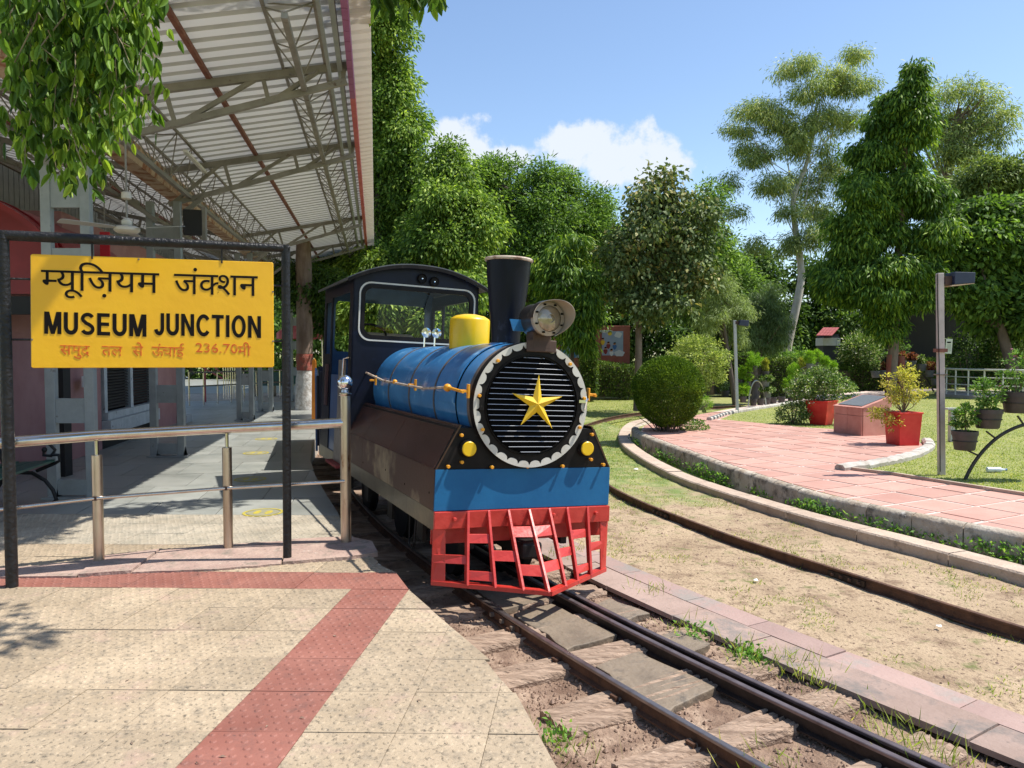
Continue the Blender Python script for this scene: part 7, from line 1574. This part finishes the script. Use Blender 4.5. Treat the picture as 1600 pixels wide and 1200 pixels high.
tree('creeper_tree', 'tall tree draped in creepers just behind the canopy edge', 25, [(602, 60, 44, 62), (600, 140, 58, 62), (608, 215, 50, 70), (585, 320, 70, 80), (640, 300, 42, 55), (570, 30, 40, 55), (560, 200, 50, 80), (600, 400, 70, 70), (545, 420, 60, 60)], 'bright', 575, 2000, 38, .42, .145, .065, droop=.9, tr=.3)
tree('leafy_tree', 'bright green tree with drooping leaves beside the creeper tree', 23, [(690, 320, 60, 70), (705, 260, 40, 45), (660, 400, 70, 60), (730, 380, 60, 60), (690, 450, 90, 60), (745, 330, 38, 42), (600, 440, 80, 50)], 'bright', 690, 1400, 38, .40, .15, .06, droop=.9, tr=.22)
tree('leafy_tree', 'low bright sunlit tree directly behind the locomotive cab', 18.5, [(600, 480, 46, 34), (650, 470, 50, 36), (690, 500, 44, 34), (570, 500, 34, 34), (720, 455, 34, 30)], 'bright', 640, 520, 30, .30, .16, .06, droop=.9, tr=.12)
tree('neem_tree', 'tall feathery neem tree behind the chimney', 30, [(783, 290, 45, 50), (745, 300, 40, 44), (835, 300, 50, 44), (868, 292, 38, 36), (905, 320, 42, 42), (800, 380, 70, 70), (870, 390, 80, 80), (930, 380, 50, 70), (850, 470, 110, 80), (772, 262, 24, 26), (925, 330, 30, 45), (880, 270, 18, 16)], 'mid', 850, 1500, 36, .5, .17, .06, droop=.3, tr=.28, flat=.5)
tree('weeping_tree', 'dark drooping tree hanging over the mural wall', 24.5, [(895, 470, 38, 60), (880, 420, 45, 50), (900, 520, 32, 36), (920, 470, 24, 55)], 'ashoka', 893, 420, 34, .34, .22, .05, droop=1.6, tr=.10)
tree('broadleaf_tree', 'slender tree with large brown tipped leaves on a straight trunk', 24, [(1015, 320, 50, 48), (1000, 380, 62, 60), (1060, 360, 52, 60), (985, 440, 50, 55), (1060, 430, 55, 58), (1030, 290, 34, 30), (1020, 480, 60, 34), (1085, 400, 32, 60)], 'broad', 996, 660, 17, .42, .165, .10, droop=1.0, trunk=[(998, 540), (997, 470), (1000, 400), (1010, 320)], tr=.13, bark='bark', shell=.35)
tree('round_tree', 'mid green rounded tree behind the large leaved tree', 33, [(1100, 330, 36, 46), (1120, 400, 40, 60), (1090, 420, 60, 70), (1150, 440, 36, 50)], 'mid', 1110, 600, 34, .5, .17, .07, droop=.5, tr=.2)
tree('bottlebrush_tree', 'pale feathery weeping bottlebrush tree behind the thin lamp', 26, [(1125, 465, 32, 26), (1150, 490, 30, 30), (1110, 500, 28, 22), (1158, 520, 18, 24), (1125, 440, 18, 18)], 'willow', 1150, 420, 40, .26, .13, .018, droop=1.1, tr=.1)
tree('dark_bottlebrush_tree', 'darker weeping bottlebrush tree next to the pale one', 28.5, [(1195, 475, 32, 30), (1180, 510, 34, 34), (1215, 510, 22, 26), (1200, 530, 26, 22)], 'willowd', 1180, 460, 40, .28, .14, .02, droop=1.5, tr=.16, bark='bark')
tree('eucalyptus_tree', 'tall pale barked eucalyptus with open grey green crown', 36, [(1235, 112, 28, 24), (1290, 128, 30, 24), (1340, 92, 18, 20), (1258, 150, 40, 22), (1325, 140, 34, 24), (1180, 170, 34, 22), (1150, 205, 24, 14), (1210, 190, 34, 26), (1180, 240, 38, 22), (1142, 288, 18, 18), (1235, 235, 26, 30), (1200, 290, 34, 26), (1290, 190, 34, 24), (1150, 330, 22, 12), (1225, 330, 26, 16), (1330, 185, 24, 24), (1262, 290, 26, 36), (1300, 250, 26, 36), (1225, 385, 22, 24), (1290, 330, 24, 30), (1265, 375, 22, 24), (1175, 385, 20, 16), (1250, 200, 30, 30), (1310, 290, 18, 26)], 'euca', 1238, 2400, 20, .46, .19, .036, droop=1.1, trunk=[(1228, 560), (1246, 470), (1252, 425), (1243, 360), (1240, 310), (1262, 250), (1275, 170)], tr=.23, bark='bark_pale', shell=.25, limbs=24, sub=6, lk_=.11)
mb = MB(); Pth = [atY(x, y, 36) for x, y in [(1251, 432), (1262, 380), (1268, 330), (1290, 240), (1315, 180)]]
tree('second_eucalyptus', 'far eucalyptus with thin crown right of the pointed tree', 46, [(1455, 130, 26, 26), (1450, 175, 34, 30), (1500, 165, 44, 34), (1545, 180, 34, 34), (1500, 215, 54, 34), (1555, 215, 24, 22), (1475, 250, 40, 26), (1530, 250, 40, 22)], 'euca', 1495, 620, 24, .6, .30, .055, droop=.8, trunk=[(1490, 400), (1486, 300), (1480, 240), (1500, 170)], tr=.4, bark='bark', shell=.2, limbs=34)
# pointed ashoka tree, dense drooping foliage in a tall cone
def ashoka():
    Y = 27; lobes = [(1420, 125, 12, 22), (1412, 155, 22, 26), (1395, 190, 32, 28), (1425, 205, 26, 32), (1400, 170, 26, 30), (1380, 230, 36, 30), (1415, 250, 34, 30), (1365, 275, 36, 30), (1410, 300, 44, 32), (1445, 300, 30, 30), (1345, 320, 38, 32), (1335, 370, 42, 34), (1390, 360, 50, 36), (1445, 370, 34, 34), (1325, 415, 42, 32), (1380, 420, 50, 34), (1430, 425, 34, 30), (1475, 380, 18, 20), (1500, 345, 14, 20), (1487, 365, 12, 16), (1315, 450, 38, 24), (1370, 465, 48, 26), (1425, 460, 26, 26), (1382, 495, 30, 20), (1395, 515, 22, 18), (1300, 430, 24, 24), (1465, 315, 14, 24)]
    tree('ashoka_tree', 'tall pointed dark green mast tree with drooping leaves', Y, lobes, 'ashoka', 1392, 2300, 34, .36, .22, .06, droop=1.5, shell=.6, tr=.2, bark='bark', limbs=0, sub=9)
ashoka()
at_ = [o for o in COL.objects if o.name.startswith('ashoka_tree')][0]; b_ = Vector(at_.location); part('red_base', MB().lathe(b_, [(.20, 0), (.17, .5), (.155, 1.2), (.145, 1.75)], 14).lathe(b_+Vector((.40, .1, 0)), [(.18, 0), (.15, .8), (.13, 1.7)], 12), 'trunk_red', at_, smooth=True)
R2 = [(1530, 400, 70, 50), (1590, 440, 60, 50), (1510, 440, 50, 44), (1560, 480, 50, 30), (1610, 500, 40, 30), (1480, 420, 30, 40), (1560, 350, 50, 40), (1600, 370, 40, 50), (1620, 480, 50, 40), (1540, 480, 36, 24)]
tree('spreading_tree', 'bright spreading tree over the dark shed at the right', 27, R2, 'mid', 1600, 900, 30, .5, .24, .12, droop=.7, tr=.25)
tree('olive_tree', 'yellow green tree in the gap right of the pointed tree', 38, [(1530, 290, 50, 34), (1580, 270, 50, 24), (1500, 330, 40, 34), (1570, 320, 50, 34), (1480, 350, 20, 30)], 'olive', 1540, 620, 30, .7, .25, .08, droop=.5, tr=.3)
tree('dark_right_tree', 'dense dark tree at the right edge behind the olive one', 42, [(1600, 290, 40, 36), (1620, 350, 60, 60), (1650, 320, 60, 60), (1590, 340, 30, 30)], 'dark', 1630, 520, 30, .8, .28, .12, droop=.5, tr=.3)
# dense dark back row, one tree each
k = 0
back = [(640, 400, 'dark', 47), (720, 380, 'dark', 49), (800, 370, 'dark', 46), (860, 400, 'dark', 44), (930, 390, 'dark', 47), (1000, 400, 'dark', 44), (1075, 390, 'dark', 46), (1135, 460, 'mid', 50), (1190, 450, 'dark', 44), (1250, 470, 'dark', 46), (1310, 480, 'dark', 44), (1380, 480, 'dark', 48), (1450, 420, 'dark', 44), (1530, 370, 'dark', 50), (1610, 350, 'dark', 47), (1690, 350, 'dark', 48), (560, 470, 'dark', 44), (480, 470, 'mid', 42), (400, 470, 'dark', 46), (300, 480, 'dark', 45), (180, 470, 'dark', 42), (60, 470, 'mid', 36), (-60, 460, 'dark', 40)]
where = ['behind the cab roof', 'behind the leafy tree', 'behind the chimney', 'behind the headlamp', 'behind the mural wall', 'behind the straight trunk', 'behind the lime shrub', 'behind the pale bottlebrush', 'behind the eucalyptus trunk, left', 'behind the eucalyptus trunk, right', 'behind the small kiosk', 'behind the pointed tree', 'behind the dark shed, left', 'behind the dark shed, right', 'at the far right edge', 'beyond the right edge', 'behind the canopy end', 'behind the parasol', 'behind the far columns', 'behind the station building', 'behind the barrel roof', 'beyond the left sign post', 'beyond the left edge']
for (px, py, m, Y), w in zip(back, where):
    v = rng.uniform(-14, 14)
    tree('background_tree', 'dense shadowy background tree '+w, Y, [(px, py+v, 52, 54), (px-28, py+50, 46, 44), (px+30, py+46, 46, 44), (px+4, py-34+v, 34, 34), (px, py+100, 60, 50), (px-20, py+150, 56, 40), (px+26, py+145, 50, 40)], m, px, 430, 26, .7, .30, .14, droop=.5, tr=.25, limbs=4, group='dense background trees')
# trunk with limewashed base beside the platform
b = at(477, 640, 0); t = thing('platform_tree', 'tree trunk with red and whitewashed base at the platform end', 'tree', b, group=G)
Y = b.y; s = Y/1200
def ring_trunk(name, z0, z1, m, r0, r1):
    mb = MB(); n = 14; rr = []
    for i in range(6): rr.append((r0+(r1-r0)*i/5+.012*math.sin(i*2.1), z0+(z1-z0)*i/5))
    mb.lathe(b, rr, n, caps=True); mb.v = [(x+.03*n2(x*3, z*2, 2)+ (z*.0), y+.03*n2(z*2, y*3, 2), z) for x, y, z in mb.v]; part(name, mb, m, t, smooth=True)
ring_trunk('whitewashed_base', 0, 1.05, 'limewash', .27, .215); ring_trunk('red_band', 1.052, 1.50, 'trunk_red', .215, .21); ring_trunk('trunk', 1.502, 4.6, 'bark', .208, .20)
P, D, cc_ = clump_cloud([L6(500, 455, 50, 32, Y+.5), L6(545, 470, 40, 40, Y+1), L6(460, 440, 40, 30, Y+.6), L6(510, 500, 20, 26, Y+1)], 420, 30, .3, .9, rng, shell=.3); foliage('crown', t, P, D, .13, .06, 'dark')
# hedges
def hedge(px0, px1, pt, pbm, Y, m, lab, dep=1.2, dens=1.0, z0=-.3):
    a = atY(px0, pt, Y); b_ = atY(px1, pt, Y); H_ = a.z-z0; W_ = b_.x-a.x; n = int(5200*dens*max(1, W_/3)); u = rng.random((n, 3)); f = rng.random(n)
    P = np.empty((n, 3)); P[:, 0] = a.x+W_*u[:, 0]; P[:, 1] = Y+dep*u[:, 1]; P[:, 2] = z0+H_*u[:, 2]
    fr = f < .5; P[fr, 1] = Y+.08*rng.normal(size=fr.sum()); tp = f > .72; P[tp, 2] = z0+H_+.04*rng.normal(size=tp.sum())
    P[:, 2] += .07*np.sin(P[:, 0]*2.3); t = thing('clipped_hedge', lab, 'hedge', Vector(((a.x+b_.x)/2, Y, z0)), group='clipped hedges')
    D = rng.normal(size=(n, 3))*.6+A3([0, -.5, .5]); foliage('foliage', t, P, D, .085, .045, m)
    part('woody_core', MB().box(((a.x+b_.x)/2, Y+dep/2, z0+H_/2-.05), (W_-.15, dep-.2, H_-.15)), 'bark_dark', t)
hedge(930, 993, 570, 600, 31, 'hedge', 'low pale hedge left of the straight tree trunk'); hedge(905, 935, 549, 600, 30, 'hedge', 'taller square hedge block in front of the mural', .9)
hedge(993, 1060, 566, 600, 33, 'dark', 'dark hedge behind the clipped ball shrub'); hedge(1120, 1190, 552, 606, 33, 'dark', 'dark hedge behind the thin lamp and pot arch', 1.5); hedge(1190, 1285, 556, 606, 31.5, 'dark', 'dark green hedge between the two pot arches', 1.5)
hedge(1195, 1240, 560, 606, 29.5, 'hedge', 'front low hedge left of the large pot arch', .8, .7); hedge(1325, 1400, 575, 606, 31, 'dark', 'low dark hedge right of the small kiosk', 1.2)
shrub(1515, 556, 604, 32, 38, 'dark', 'dark leafy shrub behind the round railed platform, left', n=110, per=26, L=.14, Wd=.06, cr=.35, D=28.5, zg=-.1)
shrub(1578, 566, 604, 34, 32, 'hedge', 'leafy shrub behind the round railed platform, right', n=110, per=26, L=.14, Wd=.06, cr=.35, D=28.2, zg=-.1)
hedge(1400, 1500, 560, 606, 33, 'dark', 'dark hedge behind the far pot arch', 1.2, .8)
shrub(1345, 550, 604, 24, 24, 'varieg', 'dark shrub with silvery leaf tips beside the small kiosk', n=160, per=24, L=.14, Wd=.05, cr=.35, D=31.5, zg=-.3)
shrub(1245, 575, 604, 30, 24, 'vinca', 'leafy shrub behind the large pot arch', n=80, per=24, L=.12, Wd=.05, cr=.3, D=30.5, zg=-.3)
c = at(1118, 622, -.03); px_pot(1133, 620, 27, 13, 10, 'pot_dark', 'pale pot plant standing far behind the lime shrub', 'varieg', 14, 10, None, L=.08, Wd=.03, n=24, per=16)
# ------------------------------------------------------------------ overhanging tree, its leaves hang into the picture at the top
ot = thing('overhanging_tree', 'hanging leafy branches of a tree at the top left of the view', 'tree', (-3.2, -2.2, 0))
part('trunk', MB().tube(catmull([Vector((-3.2, -2.2, 0)), Vector((-3.1, -2.1, 2)), Vector((-2.9, -1.6, 4.2)), Vector((-2.3, -.2, 5.8)), Vector((-1.2, 2.2, 6.6)), Vector((-.6, 5.2, 6.4)), Vector((-.6, 7.4, 5.9))], 5), [.28-.24*i/30 for i in range(31)], 12), 'bark', ot, smooth=True)
tw = MB(); LP = []; LD = []; LL = []
def strand(p, q, nl, spread, ll):
    pts = [p]; n = 7
    for i in range(1, n+1): f = i/n; pts.append(p.lerp(q, f)+Vector(rng.normal(size=3)*.025))
    tw.tube(pts, [.0035-.002*i/n for i in range(n+1)], 5)
    for i in range(nl):
        f = rng.random(); a = pts[min(int(f*n), n-1)]; b_ = pts[min(int(f*n)+1, n)]; c_ = a.lerp(b_, f*n-int(f*n)); LP.append(tuple(c_+Vector(rng.normal(size=3)*spread)))
        LD.append((rng.normal()*.35, rng.normal()*.35, -1+rng.normal()*.25)); LL.append(ll*rng.uniform(.7, 1.25))
def cl(px, py0, py1, Y, nl=22, dx=0, ll=.098, spread=.035):
    p = atY(px+dx, py0, Y); q = atY(px, py1, Y); strand(p, q, nl, spread, ll)
for px, y1, k in [(20, 60, 5), (45, 95, 5), (60, 150, 6), (75, 190, 6), (90, 230, 7), (105, 290, 8), (118, 305, 9), (130, 295, 8), (140, 250, 7), (152, 210, 7), (165, 180, 6), (178, 230, 6), (190, 215, 6), (205, 160, 6), (215, 120, 6), (222, 190, 5), (60, 230, 5), (40, 275, 4), (30, 250, 4), (75, 265, 5), (95, 180, 6), (150, 100, 5), (120, 150, 6), (175, 120, 5), (198, 90, 4), (60, 60, 5), (85, 90, 5)]:
    for _ in range(2):
        Yc = rng.uniform(3.1, 3.7); cl(px+rng.uniform(-8, 8), -60, y1-14, Yc, nl=int((y1+60)/360*60)+7, dx=rng.uniform(-25, 25), ll=.070)
for px, y1 in [(596, 6), (612, 4), (625, 10), (645, 10), (660, 12), (678, 14), (635, 0)]:
    for _ in range(3): cl(px+rng.uniform(-8, 8), -120, y1, 7.5+rng.uniform(-.2, .2), nl=12, dx=rng.uniform(-30, 30), ll=.16, spread=.07)
inv_ = np.array(wmx(ot).inverted()); me = bigleafmesh('hanging_leaves', A3(LP)@inv_[:3, :3].T+inv_[:3, 3], A3(LD), A3(LL), A3(LL)*.44, LM['mango']); o = bpy.data.objects.new('hanging_leaves', me); COL.objects.link(o); o.parent = ot; part('twig', tw, 'twig', ot, kind='stuff')
tw2 = MB(); b1 = atY(120, -90, 3.4); tw2.tube(catmull([Vector((-2.9, -1.6, 4.2)), Vector((-2.6, .8, 4.3)), Vector((-2.1, 2.6, 3.9)), b1, atY(230, -70, 3.4)], 5), [.07-.055*i/20 for i in range(21)], 8); part('limb', tw2, 'bark', ot, smooth=True)
# crown clusters above the frame that dapple the paving
lobes = [(-.25, 7.6, 6.2, .5, .26, .3), (.15, 7.9, 6.0, .4, .22, .3), (-1.0, 6.9, 6.4, .6, .3, .3), (-.6, 6.5, 6.5, .5, .3, .3), (.22, 4.25, 5.3, .30, .08, .12), (.1, 4.5, 5.6, .16, .06, .1), (-1.6, 6.6, 6.6, .5, .4, .3), (-2.3, 1.2, 6.0, 1.3, 1.0, .6), (-3.2, -1.5, 6.2, 2.0, 1.6, .9)]
P, D, cc_ = clump_cloud(lobes, 230, 34, .22, .8, rng, shell=.2); foliage('crown', ot, P, D, .13, .06, 'mango')
tw2 = MB()
for k in range(16): e = Vector(cc_[k*5]); s_ = Vector((-1.2, 2.2, 6.6)) if e.y < 5 else Vector((-.6, 5.2, 6.4)); tw2.tube([s_, (s_+e)/2+Vector((0, 0, .1)), e], [.03, .02, .008], 6)
part('limb', tw2, 'bark', ot, smooth=True)
# ------------------------------------------------------------------ grass and weeds
def blades(pts, h0, h1, w, m, name, lean=.35):
    n = len(pts); C = A3(pts); D = rng.normal(size=(n, 3))*lean; D[:, 2] = 1; L = h0+(h1-h0)*rng.random(n)**1.5
    me = leafmesh(name, C, D, L, w, LM[m], fold=.1); o = bpy.data.objects.new(name, me); COL.objects.link(o); o['kind'] = 'stuff'; return o
pts = []
tries = 0
while len(pts) < 60000 and tries < 300000:                       # sparse tufts on the sand, denser further away
    tries += 1; s = rng.uniform(-4.8, 15); o = rng.uniform(1.28, 5.6); p = trk(s, o)
    dn = .5*n2(p.x, p.y, 1.1, 11)+.5*n2(p.x, p.y, 4.5, 2)
    th = .15-.03*max(0, p.y-6)-.05*max(0, p.y-9)
    if dn > th+rng.uniform(-.05, .05) and not (p.y > 5 and p.x > 5): pts.append((p.x, p.y, sand_z(p.x, p.y)-.004))
blades(pts, .012, .045, .006, 'grass', 'sand_grass', .7)
def tuft(px, py, n, h, z=-.28, r=.08, w=.006):
    c = at(px, py, z); return [(c.x+rng.normal()*r, c.y+rng.normal()*r, z) for _ in range(n)]
tp_ = []
for px, py in [(1250, 1048), (1275, 1068), (1235, 1035), (1440, 1180), (1400, 1160), (1155, 1015), (1170, 1035), (1070, 985), (860, 830), (1195, 1200), (880, 1170), (1020, 925), (1470, 1190), (1380, 1130), (900, 860), (880, 870)]: tp_ += tuft(px, py, 46, .1)
blades(tp_, .03, .15, .0055, 'grass', 'grass_tufts', .5)
# lawn blades
pts = []
for i in range(200000):
    y = 8.0+22*rng.random()**1.3; x = y*rng.uniform(.24, .86)
    if inpoly(x, y, garden) and not inpoly(x, y, PLZ): pts.append((x, y, -.034))
blades(pts, .012, .032, .008, 'grass', 'lawn_grass', .8)
pts = [(x, y, -.40 if y > 20 else sand_z(x, y)-.01) for x, y in ((rng.uniform(-.2, 9), rng.uniform(12, 31)) for _ in range(60000)) if .02 < x/y < .22 and not inpoly(x, y, garden)]
blades(pts, .02, .06, .010, 'grass', 'meadow_grass', .8)
# weeds in the gutter between the kerbs
pp = []
W2 = resample(catmull(WALL, 12), .02)
for i, p in enumerate(W2):
    if p.y < 4 or p.y > 15: continue
    q = W2[min(i+1, len(W2)-1)]; d = (q-p).normalized(); x = Vector((d.y, -d.x, 0)); f = .5+.6*n2(p.x, p.y, 1.5, 3)
    for _ in range(int(48*max(0, f-.28)**1.2*(1 if p.y < 11 else .5))):
        o = -abs(rng.normal())*.05-.01; pp.append((p.x+x.x*o, p.y+x.y*o, -.30+rng.random()**1.5*.19*(.35+f)))
C = A3(pp); D = rng.normal(size=C.shape)*.6+A3([-.3, -.2, .5]); me = leafmesh('kerb_weeds', C, D, .045*(.6+.8*rng.random(len(C))), .02, LM['weed']); o = bpy.data.objects.new('kerb_weeds', me); COL.objects.link(o); o['kind'] = 'stuff'
pp = [(c.x+rng.normal()*.05, c.y+rng.normal()*.05, -.30+abs(rng.normal())*.04) for c in [at(1165, 1020, -.28), at(1175, 1030, -.28), at(1090, 990, -.28), at(868, 1160, -.3)] for _ in range(70)]
C = A3(pp); me = leafmesh('bed_weeds', C, rng.normal(size=C.shape)*.6+A3([0, 0, .6]), .035, .016, LM['weed']); o = bpy.data.objects.new('bed_weeds', me); COL.objects.link(o); o['kind'] = 'stuff'
# twigs, dry leaves and flakes on the paving and sand
dl = MB()
for k in range(150):
    if k < 70: x, y, z = rng.uniform(-3.3, .0), rng.uniform(2.8, 5.6), .003
    else:
        q = trk(rng.uniform(-4.5, 3), rng.uniform(1.3, 4.0)); x, y, z = q.x, q.y, -.272
    if k < 70 and x > -.4 and y > 4: continue
    a = rng.uniform(0, 6.28); l = rng.uniform(.012, .04); d = Vector((math.cos(a), math.sin(a), 0)); n_ = Vector((-d.y, d.x, 0)); p = Vector((x, y, z))
    dl.add([p, p+d*l*.5+n_*l*.16+Vector((0, 0, .004)), p+d*l, p+d*l*.5-n_*l*.12+Vector((0, 0, .002))], [(0, 1, 2, 3)])
struct('leaf_litter', dl, 'timber', kind='stuff')
